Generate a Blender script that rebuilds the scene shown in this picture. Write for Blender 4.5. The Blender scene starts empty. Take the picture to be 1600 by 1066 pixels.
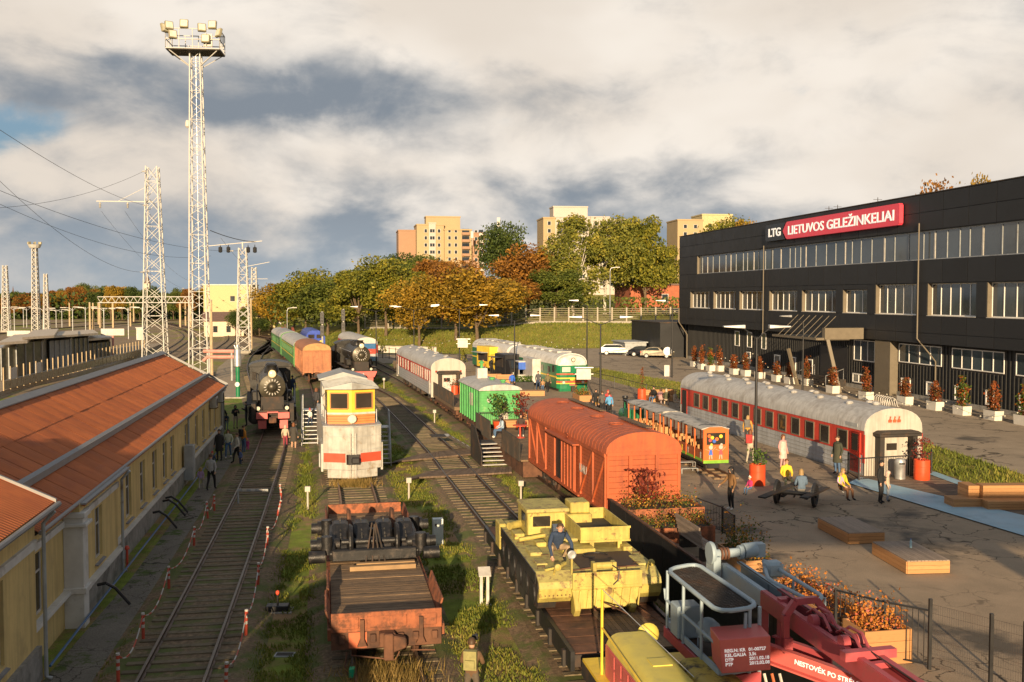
import bpy,bmesh,math,random
from mathutils import Vector,Matrix,noise
import numpy as np
R=math.radians
random.seed(7)
rng=np.random.default_rng(7)
S=bpy.context.scene
COL=S.collection

# ------------------------------------------------------------------ camera
F,HZ,H=1550.0,463.0,9.55            # focal length in photo pixels, horizon row, eye height
PITCH=math.atan((533-HZ)/F)
cam=bpy.data.cameras.new('camera'); camo=bpy.data.objects.new('camera',cam); COL.objects.link(camo)
cam.sensor_width=36; cam.lens=36*F/1600.0; cam.clip_end=9000; cam.clip_start=0.1
camo.location=(0,0,H); camo.rotation_euler=(R(90)-PITCH,0,0)
S.camera=camo
S.render.resolution_x,S.render.resolution_y=1024,682

# ------------------------------------------------------------------ light
SUN_EL,SUN_AZ=R(11.2),R(2.0)
S.view_settings.view_transform='Standard'; S.view_settings.look='None'
S.view_settings.exposure=0.8; S.view_settings.gamma=1
sun=bpy.data.lights.new('sun','SUN'); suno=bpy.data.objects.new('sun',sun); COL.objects.link(suno)
sun.energy=5.0; sun.angle=R(0.53); sun.color=(1.0,0.74,0.44)
L=Vector((math.sin(SUN_AZ)*math.cos(SUN_EL),math.cos(SUN_AZ)*math.cos(SUN_EL),-math.sin(SUN_EL)))
suno.rotation_euler=L.to_track_quat('-Z','Y').to_euler(); suno.location=(0,-20,60)

W=bpy.data.worlds.new('World'); S.world=W; W.use_nodes=True
wt=W.node_tree; wn,wl=wt.nodes,wt.links
for n in list(wn):wn.remove(n)
def wnode(t,**k):
    n=wn.new(t)
    for a,b in k.items():setattr(n,a,b)
    return n
def wmath(op,a,b=None,c=None):
    n=wnode('ShaderNodeMath',operation=op)
    for i,q in enumerate((a,b,c)):
        if q is None:continue
        if isinstance(q,(int,float)):n.inputs[i].default_value=q
        else:wl.new(q,n.inputs[i])
    return n.outputs[0]
def build_world():
    tc=wnode('ShaderNodeTexCoord'); sep=wnode('ShaderNodeSeparateXYZ'); wl.new(tc.outputs['Generated'],sep.inputs[0])
    sky=wnode('ShaderNodeTexSky',sky_type='NISHITA',sun_disc=False)
    sky.sun_elevation=SUN_EL; sky.sun_rotation=R(180)+SUN_AZ; sky.air_density=1.0; sky.dust_density=1.5; sky.ozone_density=1.5
    mul=wnode('ShaderNodeMix',data_type='RGBA',blend_type='MULTIPLY'); mul.inputs[0].default_value=1
    wl.new(sky.outputs[0],mul.inputs[6]); mul.inputs[7].default_value=(0.1,0.1,0.1,1)
    x,y,z=sep.outputs
    az=wmath('ARCTAN2',x,y)                        # 0 straight ahead, + right (radians)
    el=wmath('ARCSINE',z)
    # flattened coordinates: clouds stretch sideways towards the horizon
    ez=wmath('ADD',el,0.10)
    comb=wnode('ShaderNodeCombineXYZ'); wl.new(az,comb.inputs[0]); wl.new(wmath('MULTIPLY',el,1.75),comb.inputs[1])
    def nz(scale,det,rough,dist,off,w=None):
        a=wnode('ShaderNodeVectorMath',operation='ADD'); wl.new(comb.outputs[0],a.inputs[0]); a.inputs[1].default_value=off
        n=wnode('ShaderNodeTexNoise'); n.inputs['Scale'].default_value=scale; n.inputs['Detail'].default_value=det
        n.inputs['Roughness'].default_value=rough; n.inputs['Distortion'].default_value=dist
        wl.new(a.outputs[0],n.inputs['Vector']); return n.outputs['Fac']
    n1=nz(5.0,9,.56,.25,(3.1,.7,0)); n2=nz(13,8,.6,.3,(8.2,4.4,2)); n3=nz(3.2,4,.5,.1,(1.2,9.4,5)); n4=nz(30,7,.62,.4,(2,7,3)); n5=nz(9,8,.55,.5,(4,1,8)); n6=nz(9,8,.55,.5,(4.012,1.035,8)); relief=wmath('MULTIPLY',wmath('SUBTRACT',n5,n6),1.15)
    jit=wmath('MULTIPLY_ADD',n2,1.1,-0.55)
    def blob(a0,e0,sa,se,amp,edge=.55):           # soft lump of cloud at azimuth a0, elevation e0 (degrees)
        da=wmath('DIVIDE',wmath('SUBTRACT',az,R(a0)),R(sa)); de=wmath('DIVIDE',wmath('SUBTRACT',el,R(e0)),R(se))
        r=wmath('ADD',wmath('MULTIPLY',da,da),wmath('MULTIPLY',de,de))
        r=wmath('ADD',wmath('SQRT',r),wmath('MULTIPLY_ADD',n1,3.0,-1.5))
        m=wnode('ShaderNodeMapRange',interpolation_type='SMOOTHSTEP'); wl.new(r,m.inputs[0])
        m.inputs[1].default_value=1-edge; m.inputs[2].default_value=1+edge; m.inputs[3].default_value=amp; m.inputs[4].default_value=0
        return m.outputs[0]
    def total(lst):
        t=lst[0]
        for q in lst[1:]:t=wmath('ADD',t,q)
        return t
    def ramp(v,a,b,lo=0.,hi=1.):
        m=wnode('ShaderNodeMapRange',interpolation_type='SMOOTHSTEP'); wl.new(v,m.inputs[0])
        m.inputs[1].default_value,m.inputs[2].default_value,m.inputs[3].default_value,m.inputs[4].default_value=a,b,lo,hi
        return m.outputs[0]
    def mixc(fac,c1,c2):
        n=wnode('ShaderNodeMix',data_type='RGBA')
        if isinstance(fac,(int,float)):n.inputs[0].default_value=fac
        else:wl.new(fac,n.inputs[0])
        for i,c in ((6,c1),(7,c2)):
            if isinstance(c,tuple):n.inputs[i].default_value=(*c,1)
            else:wl.new(c,n.inputs[i])
        return n.outputs[2]
    # how white (sunlit) the cloud is, direction by direction; elsewhere plain noise decides
    lit=total([wmath('MULTIPLY_ADD',n1,1.5,-0.62),ramp(el,R(15),R(34),.34,0.),wmath('MULTIPLY',jit,.42),wmath('MULTIPLY_ADD',n4,.22,-.11),relief,
                 blob(-21,14.8,13,3.6,.42),blob(-22,7.2,8,2.2,.45),blob(-1,16.5,7,3.5,.6),blob(9,14,14,5.0,.35),
                 blob(20,11,11,6,.30),blob(-3,8.3,12,1.5,.3),blob(17,6.2,5,1.2,.45),blob(24,8,6,2,.3),
                 blob(-17,10.8,9,2.0,-.50),blob(-7,11.6,6,2.4,-.25),blob(5,4.6,13,2.4,-.30),blob(-16,2.6,15,2.6,-.25),blob(0,12.5,5,1.4,-.12)])
    lit=ramp(lit,-.05,1.05)
    grey=mixc(ramp(el,0.0,R(8)),(0.43,0.50,0.57),(0.30,0.345,0.40))
    white=mixc(ramp(n3,.35,.65),(1.0,0.89,0.77),(1.20,1.10,0.98))
    ccol=mixc(lit,grey,white)
    # coverage: nearly overcast with a few blue gaps
    gap=total([blob(-28.5,8.8,3.2,1.3,.9,.7),blob(-29,17,3,1.2,.8,.5),blob(-9.0,17.6,3.4,.9,.8,.5),wmath('MULTIPLY',jit,1.1)])
    gap=ramp(gap,.15,.8)
    blue=mixc(.5,(0.30,0.50,0.72),mul.outputs[2])
    scol=mixc(gap,ccol,blue)
    # horizon veil
    veil=ramp(el,R(-1),R(3.5),.75,0)
    scol=mixc(veil,scol,(0.42,0.50,0.57))
    bg=wnode('ShaderNodeBackground'); wl.new(scol,bg.inputs[0]); bg.inputs[1].default_value=0.46
    out=wnode('ShaderNodeOutputWorld'); wl.new(bg.outputs[0],out.inputs[0])
build_world()

# ------------------------------------------------------------------ pixel -> place
def ray(px,py):
    u=(px-800)/F; v=(533-py)/F
    return Vector((u,math.cos(PITCH)+v*math.sin(PITCH),-math.sin(PITCH)+v*math.cos(PITCH)))
def P(px,py,z=0.0):                      # photo pixel on the level z
    d=ray(px,py); return Vector((0,0,H))+d*((z-H)/d.z)
def V(px,py,Y):                          # photo pixel on something standing at depth Y
    d=ray(px,py); return Vector((0,0,H))+d*(Y/d.y)
TH=math.atan((800-530)/F)            # heading of the tracks and both long buildings
def onwall(px,py,o,ang=TH):             # photo pixel on a wall through o: (distance along, height)
    d=ray(px,py); dx,dy=-math.sin(ang),math.cos(ang)
    det=-d.x*dy+dx*d.y
    t=(-o[0]*dy+dx*o[1])/det
    s=(d.x*o[1]-d.y*o[0])/det
    return s,H+t*d.z
# ------------------------------------------------------------------ materials
MATS={}
def mat(name,col,rough=.65,metal=0.,var=.18,scale=2.5,bump=0.,bscale=30.,col2=None,m2=(.55,.7),s2=1.2,spec=.4,rnd=0.,emit=None,det=5,stretch=None,streak=0.):
    """painted / natural surface: colour, tonal variation, a second colour in noisy patches, fine relief"""
    if name in MATS:return MATS[name]
    m=bpy.data.materials.new(name); MATS[name]=m; m.use_nodes=True
    t=m.node_tree; N,K=t.nodes,t.links
    b=N['Principled BSDF']
    geo=N.new('ShaderNodeNewGeometry')
    vec=geo.outputs['Position']
    if stretch:
        tc=N.new('ShaderNodeTexCoord'); mp=N.new('ShaderNodeMapping'); mp.inputs['Scale'].default_value=stretch
        K.new(tc.outputs['Object'],mp.inputs[0]); vec=mp.outputs[0]
    def nz(sc,d=det,ro=.6):
        n=N.new('ShaderNodeTexNoise'); n.inputs['Scale'].default_value=sc; n.inputs['Detail'].default_value=d; n.inputs['Roughness'].default_value=ro
        K.new(vec,n.inputs['Vector']); return n.outputs['Fac']
    def rg(v,a,c,lo,hi):
        n=N.new('ShaderNodeMapRange'); K.new(v,n.inputs[0])
        for i,q in enumerate((a,c,lo,hi)):n.inputs[i+1].default_value=q
        return n.outputs[0]
    def mx(f,a,c,bt='MIX'):
        n=N.new('ShaderNodeMix'); n.data_type='RGBA'; n.blend_type=bt
        if isinstance(f,(int,float)):n.inputs[0].default_value=f
        else:K.new(f,n.inputs[0])
        for i,q in ((6,a),(7,c)):
            if isinstance(q,tuple):n.inputs[i].default_value=(*q[:3],1)
            else:K.new(q,n.inputs[i])
        return n.outputs[2]
    lo=tuple(c*(1-var) for c in col); hi=tuple(min(1,c*(1+var)) for c in col)
    n1=nz(scale)
    c=mx(rg(n1,.3,.7,0,1),lo,hi)
    if rnd:
        oi=N.new('ShaderNodeObjectInfo')
        v=rg(oi.outputs['Random'],0,1,1-rnd,1+rnd)
        hs=N.new('ShaderNodeHueSaturation'); K.new(v,hs.inputs['Value']); K.new(c,hs.inputs['Color']); c=hs.outputs[0]
    ro=rough
    if col2:
        f2=rg(nz(s2,8,.68),m2[0],m2[1],0,1)
        c=mx(f2,c,col2)
    if streak:                               # run-down grime, long in z
        mp2=N.new('ShaderNodeMapping'); mp2.inputs['Scale'].default_value=(3.2,3.2,.22); K.new(geo.outputs['Position'],mp2.inputs[0])
        ns=N.new('ShaderNodeTexNoise'); ns.inputs['Scale'].default_value=1.6; ns.inputs['Detail'].default_value=6; ns.inputs['Roughness'].default_value=.65; K.new(mp2.outputs[0],ns.inputs['Vector'])
        c=mx(rg(ns.outputs['Fac'],.45,.72,0,streak),c,tuple(q*.35+.02 for q in (col[0],col[1]*.9,col[2]*.8)))
    K.new(c,b.inputs['Base Color'])
    K.new(rg(n1,.2,.8,max(.03,rough-.12),min(1,rough+.12)),b.inputs['Roughness'])
    b.inputs['Metallic'].default_value=metal
    b.inputs['Specular IOR Level'].default_value=spec
    if bump:
        bp=N.new('ShaderNodeBump'); bp.inputs['Strength'].default_value=min(1,bump); bp.inputs['Distance'].default_value=.03
        K.new(nz(bscale,6),bp.inputs['Height']); K.new(bp.outputs[0],b.inputs['Normal'])
    if emit:
        b.inputs['Emission Color'].default_value=(*emit[:3],1); b.inputs['Emission Strength'].default_value=emit[3]
    m.diffuse_color=(*col[:3],1)
    return m
def glass(name,col=(.02,.025,.03),rough=.06,rnd=.0):
    return mat(name,col,rough,0,.25,.6,spec=.8,rnd=rnd)
RUST=(.14,.055,.025)
m_white=mat('white_paint',(.50,.48,.45),.5,col2=(.45,.40,.33),m2=(.58,.75),streak=0.3)
m_offwhite=mat('off_white_enamel',(.43,.42,.39),.45,col2=(.27,.20,.13),m2=(.57,.70),s2=1.6,streak=0.6)
m_black=mat('black_metal',(.018,.018,.02),.45)
m_dark=mat('dark_underframe',(.035,.03,.027),.75,col2=(.09,.05,.03),m2=(.5,.7))
m_steel=mat('galvanised_steel',(.42,.43,.44),.42,.6,col2=(.25,.24,.23),m2=(.55,.7))
m_greypaint=mat('grey_paint',(.33,.35,.36),.5,col2=(.18,.15,.12),m2=(.58,.72))
m_rail=mat('rail_steel',(.10,.065,.05),.5,.5,.3,4,col2=(.055,.032,.022),m2=(.45,.6))
m_railtop=mat('rail_running_top',(.13,.10,.08),.45,.4,.25)
m_conc=mat('concrete',(.34,.31,.27),.9,var=.2,bump=.4,col2=(.17,.15,.12),m2=(.5,.68))
m_sleeper=mat('weathered_sleeper',(.18,.14,.09),.95,var=.3,bump=.6,col2=(.09,.075,.045),m2=(.48,.64),s2=2.5,rnd=.3)
m_gravel=mat('track_gravel',(.19,.13,.078),.95,var=.5,scale=9,bump=1,bscale=22,col2=(.10,.12,.03),m2=(.47,.58),s2=.7)
m_orange=mat('orange_red_wagon_paint',(.42,.098,.034),.62,var=.14,scale=1.2,bump=.15,bscale=8,col2=(.30,.07,.03),m2=(.5,.72),s2=2.2,streak=0.55)
m_orange2=mat('faded_orange_wagon_paint',(.40,.17,.085),.75,var=.2,scale=1.4,col2=(.25,.10,.06),m2=(.5,.7),streak=0.5)
m_rustw=mat('rusty_wagon_paint',(.32,.105,.048),.8,var=.3,scale=2.5,bump=.4,bscale=14,col2=(.12,.05,.028),m2=(.46,.58),s2=3.2,streak=0.5)
m_rust=mat('brown_rust',(.13,.06,.035),.85,var=.35,scale=3,bump=.4,col2=(.055,.03,.022),m2=(.48,.64))
m_plank=mat('weathered_planks',(.22,.145,.085),.9,var=.35,scale=6,bump=.5,bscale=25,col2=(.07,.05,.035),m2=(.46,.66),s2=3,rnd=.3,stretch=(1,9,9))
m_deckwood=mat('grey_deck_boards',(.27,.21,.165),.8,var=.2,scale=3,rnd=.18,stretch=(8,1,8))
m_newwood=mat('oiled_pine_boards',(.46,.235,.095),.6,var=.2,scale=3,col2=(.30,.15,.06),m2=(.5,.7),s2=3,rnd=.15,stretch=(1,8,8))
m_darkwood=mat('dark_deck_boards',(.15,.105,.075),.85,var=.3,scale=3,rnd=.2)
m_redcoach=mat('coach_red_paint',(.55,.055,.035),.38,var=.1,col2=(.42,.05,.035),m2=(.5,.7),streak=0.5)
m_greycoach=mat('coach_grey_paint',(.38,.40,.43),.4,var=.08,col2=(.28,.29,.30),m2=(.55,.75),streak=0.5)
m_roofgrey=mat('coach_roof_grey',(.50,.49,.47),.5,.15,var=.12,col2=(.33,.30,.27),m2=(.5,.7),s2=.8,streak=0.5)
m_cream=mat('coach_end_cream',(.46,.42,.37),.5,var=.08,col2=(.50,.40,.30),m2=(.6,.75),streak=0.5)
m_green=mat('bright_green_paint',(.085,.36,.11),.55,var=.15,col2=(.20,.42,.17),m2=(.56,.68),s2=3,streak=0.5)
m_locogreen=mat('locomotive_green',(.012,.17,.075),.35,var=.12,streak=0.5)
m_coachgreen=mat('coach_green',(.055,.20,.055),.5,var=.15,streak=0.5)
m_yellow=mat('yellow_line_paint',(.75,.52,.05),.5)
m_tank=mat('worn_yellow_paint',(.47,.385,.10),.6,var=.16,scale=3,bump=.2,bscale=18,col2=(.20,.11,.05),m2=(.57,.65),s2=4.5,streak=0.6)
m_tanktop=mat('lichened_yellow_paint',(.42,.36,.12),.75,var=.2,scale=4,bump=.3,col2=(.22,.15,.08),m2=(.52,.62),s2=5)
m_pink=mat('faded_crimson_paint',(.42,.075,.09),.5,var=.12,col2=(.30,.09,.09),m2=(.52,.7),s2=2.5)
m_pinkred=mat('salmon_red_paint',(.58,.13,.12),.5,var=.1)
m_blue=mat('pale_blue_machine_paint',(.30,.38,.44),.5,var=.12,col2=(.30,.20,.12),m2=(.63,.72),s2=5)
m_boiler=mat('sooty_boiler_black',(.022,.021,.02),.42,.2,var=.3,col2=(.06,.05,.04),m2=(.55,.72))
m_boilerface=mat('smokebox_olive_black',(.055,.048,.032),.4,.25,var=.2,col2=(.03,.026,.02),m2=(.5,.7))
m_red=mat('signal_red_paint',(.58,.075,.04),.45,var=.1)
m_barrel=mat('orange_red_drum',(.58,.075,.025),.38,var=.08)
m_bluecloth=mat('bright_blue_paint',(.04,.12,.5),.5)
m_brass=mat('brass_lamp',(.45,.35,.16),.3,.8)
m_lens=mat('lamp_lens',(.62,.6,.5),.12,.1)
m_asphalt=None
m_glass=glass('dark_window_glass',rnd=.3)
m_glass2=glass('coach_window_glass',(.035,.03,.026),.08)
m_skyglass=mat('sky_reflecting_glass',(.05,.065,.08),.03,.0,.3,.35,spec=1.0,rnd=.35)
m_curtain=mat('window_blind',(.62,.59,.50),.7,rnd=.2)
m_cabinet=mat('pale_blue_grey_cabinet',(.55,.60,.60),.5)

# ------------------------------------------------------------------ mesh builder
class MB:
    def __init__(s):s.v=[]; s.f=[]; s.m=[]
    def add(s,vs,fs,mi=0):
        o=len(s.v); s.v += [tuple(q) for q in vs]
        for f in fs:s.f.append(tuple(i+o for i in f)); s.m.append(mi)
        return s
    def box(s,x0,x1,y0,y1,z0,z1,mi=0,M=None):
        vs=[Vector((x,y,z)) for z in (z0,z1) for y in (y0,y1) for x in (x0,x1)]
        if M is not None:vs=[M @ q for q in vs]
        return s.add(vs,[(0,2,3,1),(4,5,7,6),(0,1,5,4),(2,6,7,3),(0,4,6,2),(1,3,7,5)],mi)
    def beam(s,p,q,w,h=None,mi=0):                      # square bar between two points
        p,q=Vector(p),Vector(q); h=h or w; d=(q-p)
        if d.length < 1e-6:return s
        up=Vector((0,0,1)) if abs(d.normalized().z) < .95 else Vector((0,1,0))
        a=d.cross(up).normalized()*w/2; b=a.cross(d).normalized()*h/2
        vs=[p-a-b,p+a-b,p+a+b,p-a+b,q-a-b,q+a-b,q+a+b,q-a+b]
        return s.add(vs,[(3,2,1,0),(4,5,6,7),(0,1,5,4),(1,2,6,5),(2,3,7,6),(3,0,4,7)],mi)
    def cyl(s,p,q,r,r2=None,n=10,mi=0,caps=True):
        p,q=Vector(p),Vector(q); r2=r if r2 is None else r2; d=(q-p).normalized()
        up=Vector((0,0,1)) if abs(d.z) < .95 else Vector((0,1,0))
        a=d.cross(up).normalized(); b=a.cross(d).normalized()
        vs=[c+(a*math.cos(2*math.pi*i/n)+b*math.sin(2*math.pi*i/n))*rr for c,rr in ((p,r),(q,r2)) for i in range(n)]
        fs=[(i,(i+1) % n,n+(i+1) % n,n+i) for i in range(n)]
        if caps:fs += [tuple(range(n-1,-1,-1)),tuple(range(n,2*n))]
        return s.add(vs,fs,mi)
    def tube(s,pts,r,n=6,mi=0,closed=False):
        pts=[Vector(q) for q in pts]; m=len(pts); vs=[]
        pa=None
        for i,q in enumerate(pts):
            a0=pts[i-1] if (i > 0 or closed) else pts[i]; a1=pts[(i+1) % m] if (i < m-1 or closed) else pts[i]
            d=(a1-a0).normalized()
            if pa is None:
                up=Vector((0,0,1)) if abs(d.z) < .9 else Vector((0,1,0)); a=d.cross(up).normalized()
            else:
                a=(pa-d*pa.dot(d)).normalized()
            pa=a; b=a.cross(d)
            rr=r[i] if isinstance(r,(list,tuple)) else r
            vs += [q+(a*math.cos(2*math.pi*k/n)+b*math.sin(2*math.pi*k/n))*rr for k in range(n)]
        fs=[]
        for i in range(m if closed else m-1):
            j=(i+1) % m
            fs += [(i*n+k,i*n+(k+1) % n,j*n+(k+1) % n,j*n+k) for k in range(n)]
        if not closed:fs += [tuple(range(n-1,-1,-1)),tuple(range((m-1)*n,m*n))]
        return s.add(vs,fs,mi)
    def prism(s,poly,axis,a,b,mi=0,mcap=None):          # poly in the plane normal to axis; (u,v) = y,z for x; x,z for y; x,y for z
        n=len(poly)
        f={'x':lambda u,v,w:(w,u,v),'y':lambda u,v,w:(u,w,v),'z':lambda u,v,w:(u,v,w)}[axis]
        vs=[f(u,v,a) for u,v in poly]+[f(u,v,b) for u,v in poly]
        s.add(vs,[(i,(i+1) % n,n+(i+1) % n,n+i) for i in range(n)],mi)
        o=len(s.v)-2*n; c=mi if mcap is None else mcap
        s.f += [tuple(o+i for i in range(n-1,-1,-1)),tuple(o+n+i for i in range(n))]; s.m += [c,c]
        return s
    def lathe(s,prof,n=16,c=(0,0,0),mi=0,axis='z'):
        vs=[]
        for r,z in prof:
            for k in range(n):
                t=2*math.pi*k/n; q=(r*math.cos(t),r*math.sin(t),z)
                if axis == 'y':q=(q[0],q[2],q[1])
                if axis == 'x':q=(q[2],q[0],q[1])
                vs.append((q[0]+c[0],q[1]+c[1],q[2]+c[2]))
        m=len(prof)
        fs=[(i*n+k,i*n+(k+1) % n,(i+1)*n+(k+1) % n,(i+1)*n+k) for i in range(m-1) for k in range(n)]
        fs += [tuple(range(n-1,-1,-1)),tuple(range((m-1)*n,m*n))]
        return s.add(vs,fs,mi)
    def quad(s,*vs,mi=0):return s.add(vs,[tuple(range(len(vs)))],mi)
    def mesh(s,name,mats,smooth=False):
        me=bpy.data.meshes.new(name); me.from_pydata(s.v,[],s.f)
        if not isinstance(mats,(list,tuple)):mats=[mats]
        for q in mats:me.materials.append(q)
        if len(mats) > 1:me.polygons.foreach_set('material_index',s.m)
        bm=bmesh.new(); bm.from_mesh(me); bmesh.ops.recalc_face_normals(bm,faces=bm.faces); bm.to_mesh(me); bm.free()
        if smooth:
            me.polygons.foreach_set('use_smooth',[True]*len(me.polygons))
            try:me.set_sharp_from_angle(angle=R(40))
            except Exception:pass
        me.update(); return me
    def build(s,name,mats,parent=None,smooth=False,bevel=0,loc=None,rot=None):
        o=bpy.data.objects.new(name,s.mesh(name,mats,smooth)); COL.objects.link(o)
        if parent:o.parent=parent
        if loc is not None:o.location=loc
        if rot is not None:o.rotation_euler=rot
        if bevel:
            b=o.modifiers.new('edge_wear','BEVEL'); b.width=bevel; b.segments=1; b.limit_method='ANGLE'
        return o
def tag(o,label,cat,group=None):
    o['label']=label; o['category']=cat
    if group:o['group']=group
    return o
def thing(name,label,cat,loc=(0,0,0),rz=0.,group=None):
    o=bpy.data.objects.new(name,None); COL.objects.link(o); o.empty_display_size=.2
    o.location=loc; o.rotation_euler=(0,0,rz)
    return tag(o,label,cat,group)
def structure(o):o['kind']='structure'; return o
def stuff(o):o['kind']='stuff'; return o
def inst(name,me,parent=None,loc=(0,0,0),rot=(0,0,0),sc=(1,1,1)):
    o=bpy.data.objects.new(name,me); COL.objects.link(o)
    if parent:o.parent=parent
    o.location=loc; o.rotation_euler=rot; o.scale=sc
    return o
def copy_tree(o,parent=None):
    c=o.copy(); COL.objects.link(c)
    if parent:c.parent=parent
    for ch in o.children:copy_tree(ch,c)
    return c
def text_mesh(txt,size,m,align='CENTER',ext=.01,bold=0):
    cu=bpy.data.curves.new('lettering','FONT'); cu.body=txt; cu.size=size; cu.align_x=align; cu.align_y='CENTER'; cu.extrude=ext; cu.offset=bold; cu.resolution_u=3
    o=bpy.data.objects.new('lettering',cu); COL.objects.link(o)
    dg=bpy.context.evaluated_depsgraph_get(); dg.update()
    me=bpy.data.meshes.new_from_object(o.evaluated_get(dg)); bpy.data.objects.remove(o); bpy.data.curves.remove(cu)
    me.materials.clear(); me.materials.append(m); return me
def poly_at(pts,y):                        # x on a polyline given y
    for (x0,y0),(x1,y1) in zip(pts,pts[1:]):
        if y0 <= y <= y1:return x0+(x1-x0)*(y-y0)/(y1-y0)
    return pts[0][0] if y < pts[0][1] else pts[-1][0]
def smooth_path(pts,step):
    """Catmull-Rom resample of 2-D points"""
    out=[]
    q=[Vector((*pts[0],0))*2-Vector((*pts[1],0))]+[Vector((*p,0)) for p in pts]+[Vector((*pts[-1],0))*2-Vector((*pts[-2],0))]
    fine=[]
    for i in range(1,len(q)-2):
        for k in range(24):
            t=k/24; a,b,c,d=q[i-1],q[i],q[i+1],q[i+2]
            fine.append(.5*((2*b)+(c-a)*t+(2*a-5*b+4*c-d)*t*t+(3*b-a-3*c+d)*t** 3))
    fine.append(q[-2]); acc=0; out=[fine[0]]
    for a,b in zip(fine,fine[1:]):
        l=(b-a).length
        while acc+l >= step:
            f=(step-acc)/l; a=a+(b-a)*f; l=(b-a).length; out.append(a.copy()); acc=0
        acc += l
    return out
# ------------------------------------------------------------------ ground materials
def ground_mat(name,base,alt,grass,gmask,gscale,cracks=0.,stain=None,bump=.5,rough=.95,fine=18):
    m=bpy.data.materials.new(name); m.use_nodes=True; t=m.node_tree; N,K=t.nodes,t.links; b=N['Principled BSDF']
    geo=N.new('ShaderNodeNewGeometry'); pos=geo.outputs['Position']
    def nz(sc,d=8,ro=.62,off=(0,0,0)):
        a=N.new('ShaderNodeVectorMath'); a.operation='ADD'; K.new(pos,a.inputs[0]); a.inputs[1].default_value=off
        n=N.new('ShaderNodeTexNoise'); n.inputs['Scale'].default_value=sc; n.inputs['Detail'].default_value=d; n.inputs['Roughness'].default_value=ro
        K.new(a.outputs[0],n.inputs['Vector']); return n.outputs['Fac']
    def rg(v,a,c,lo=0,hi=1):
        n=N.new('ShaderNodeMapRange'); K.new(v,n.inputs[0])
        for i,q in enumerate((a,c,lo,hi)):n.inputs[i+1].default_value=q
        return n.outputs[0]
    def mx(f,a,c,bt='MIX'):
        n=N.new('ShaderNodeMix'); n.data_type='RGBA'; n.blend_type=bt
        if isinstance(f,(int,float)):n.inputs[0].default_value=f
        else:K.new(f,n.inputs[0])
        for i,q in ((6,a),(7,c)):
            if isinstance(q,tuple):n.inputs[i].default_value=(*q[:3],1)
            else:K.new(q,n.inputs[i])
        return n.outputs[2]
    c=mx(rg(nz(.9),.35,.65),base,alt)
    f=nz(fine,6,.7)
    c=mx(1,c,mx(rg(f,.25,.75),(.62,.62,.62),(1.35,1.35,1.35)),'MULTIPLY')
    if stain:c=mx(rg(nz(.28,6,.6,(7,3,1)),stain[1],stain[2]),c,stain[0])
    if grass:
        g=mx(rg(nz(2.2,5,.6,(3,9,4)),.35,.65),grass,tuple(q*1.55 for q in grass))
        c=mx(rg(nz(gscale,9,.7,(11,2,6)),gmask[0],gmask[1]),c,g)
    hgt=f
    if cracks:
        v=N.new('ShaderNodeTexVoronoi'); v.feature='DISTANCE_TO_EDGE'; v.inputs['Scale'].default_value=cracks
        d=N.new('ShaderNodeVectorMath'); d.operation='MULTIPLY_ADD'
        nn=N.new('ShaderNodeTexNoise'); nn.inputs['Scale'].default_value=1.3; nn.inputs['Detail'].default_value=6; K.new(pos,nn.inputs['Vector'])
        K.new(nn.outputs['Color'],d.inputs[0]); d.inputs[1].default_value=(1.6,1.6,0); K.new(pos,d.inputs[2])
        fl=N.new('ShaderNodeVectorMath'); fl.operation='MULTIPLY'; K.new(d.outputs[0],fl.inputs[0]); fl.inputs[1].default_value=(1,1,0)
        K.new(fl.outputs[0],v.inputs['Vector'])
        cr=rg(v.outputs['Distance'],.005,.020,1,0)
        part=N.new('ShaderNodeMath'); part.operation='MULTIPLY'; K.new(cr,part.inputs[0]); K.new(rg(nz(.22,3,.5,(5,5,5)),.38,.54),part.inputs[1])
        c=mx(part.outputs[0],c,tuple(q*.25 for q in base))
    K.new(c,b.inputs['Base Color']); b.inputs['Roughness'].default_value=rough; b.inputs['Specular IOR Level'].default_value=.25
    bp=N.new('ShaderNodeBump'); bp.inputs['Strength'].default_value=bump; bp.inputs['Distance'].default_value=.06
    K.new(hgt,bp.inputs['Height']); K.new(bp.outputs[0],b.inputs['Normal'])
    return m
m_yard=ground_mat('yard_earth_and_turf',(.22,.14,.075),(.35,.225,.12),(.14,.18,.026),(.41,.53),.33,bump=.9)
m_asphalt=ground_mat('worn_asphalt',(.28,.215,.15),(.35,.265,.185),None,None,1,cracks=.55,stain=((.10,.085,.07),.58,.68),bump=.25,rough=.85,fine=30)
m_street=ground_mat('dusty_street_asphalt',(.31,.25,.185),(.38,.305,.225),None,None,1,cracks=.3,stain=((.11,.095,.08),.58,.7),bump=.2,rough=.9,fine=24)
m_turf=ground_mat('autumn_turf',(.29,.245,.05),(.24,.24,.042),(.32,.22,.06),(.55,.72),.1,bump=1,fine=7)
m_path=ground_mat('cracked_concrete_path',(.15,.135,.115),(.20,.18,.15),(.05,.075,.018),(.53,.6),.8,cracks=.9,bump=.5)
m_far=ground_mat('far_yard_gravel',(.24,.175,.11),(.31,.23,.15),(.19,.19,.04),(.5,.58),.045,bump=.5,fine=4)
m_platform=ground_mat('platform_paving',(.32,.26,.19),(.38,.31,.23),None,None,1,bump=.15,fine=8)
m_bluepath=mat('pale_blue_walkway',(.30,.46,.56),.55,var=.1,scale=.8,col2=(.22,.34,.43),m2=(.5,.7))

def sheet(name,pts,z,m,thick=0):
    mb=MB()
    if thick:mb.prism([(x,y) for x,y in pts],'z',z-thick,z)
    else:mb.quad(*[(x,y,z) for x,y in pts])
    return mb.build(name,m)

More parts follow.
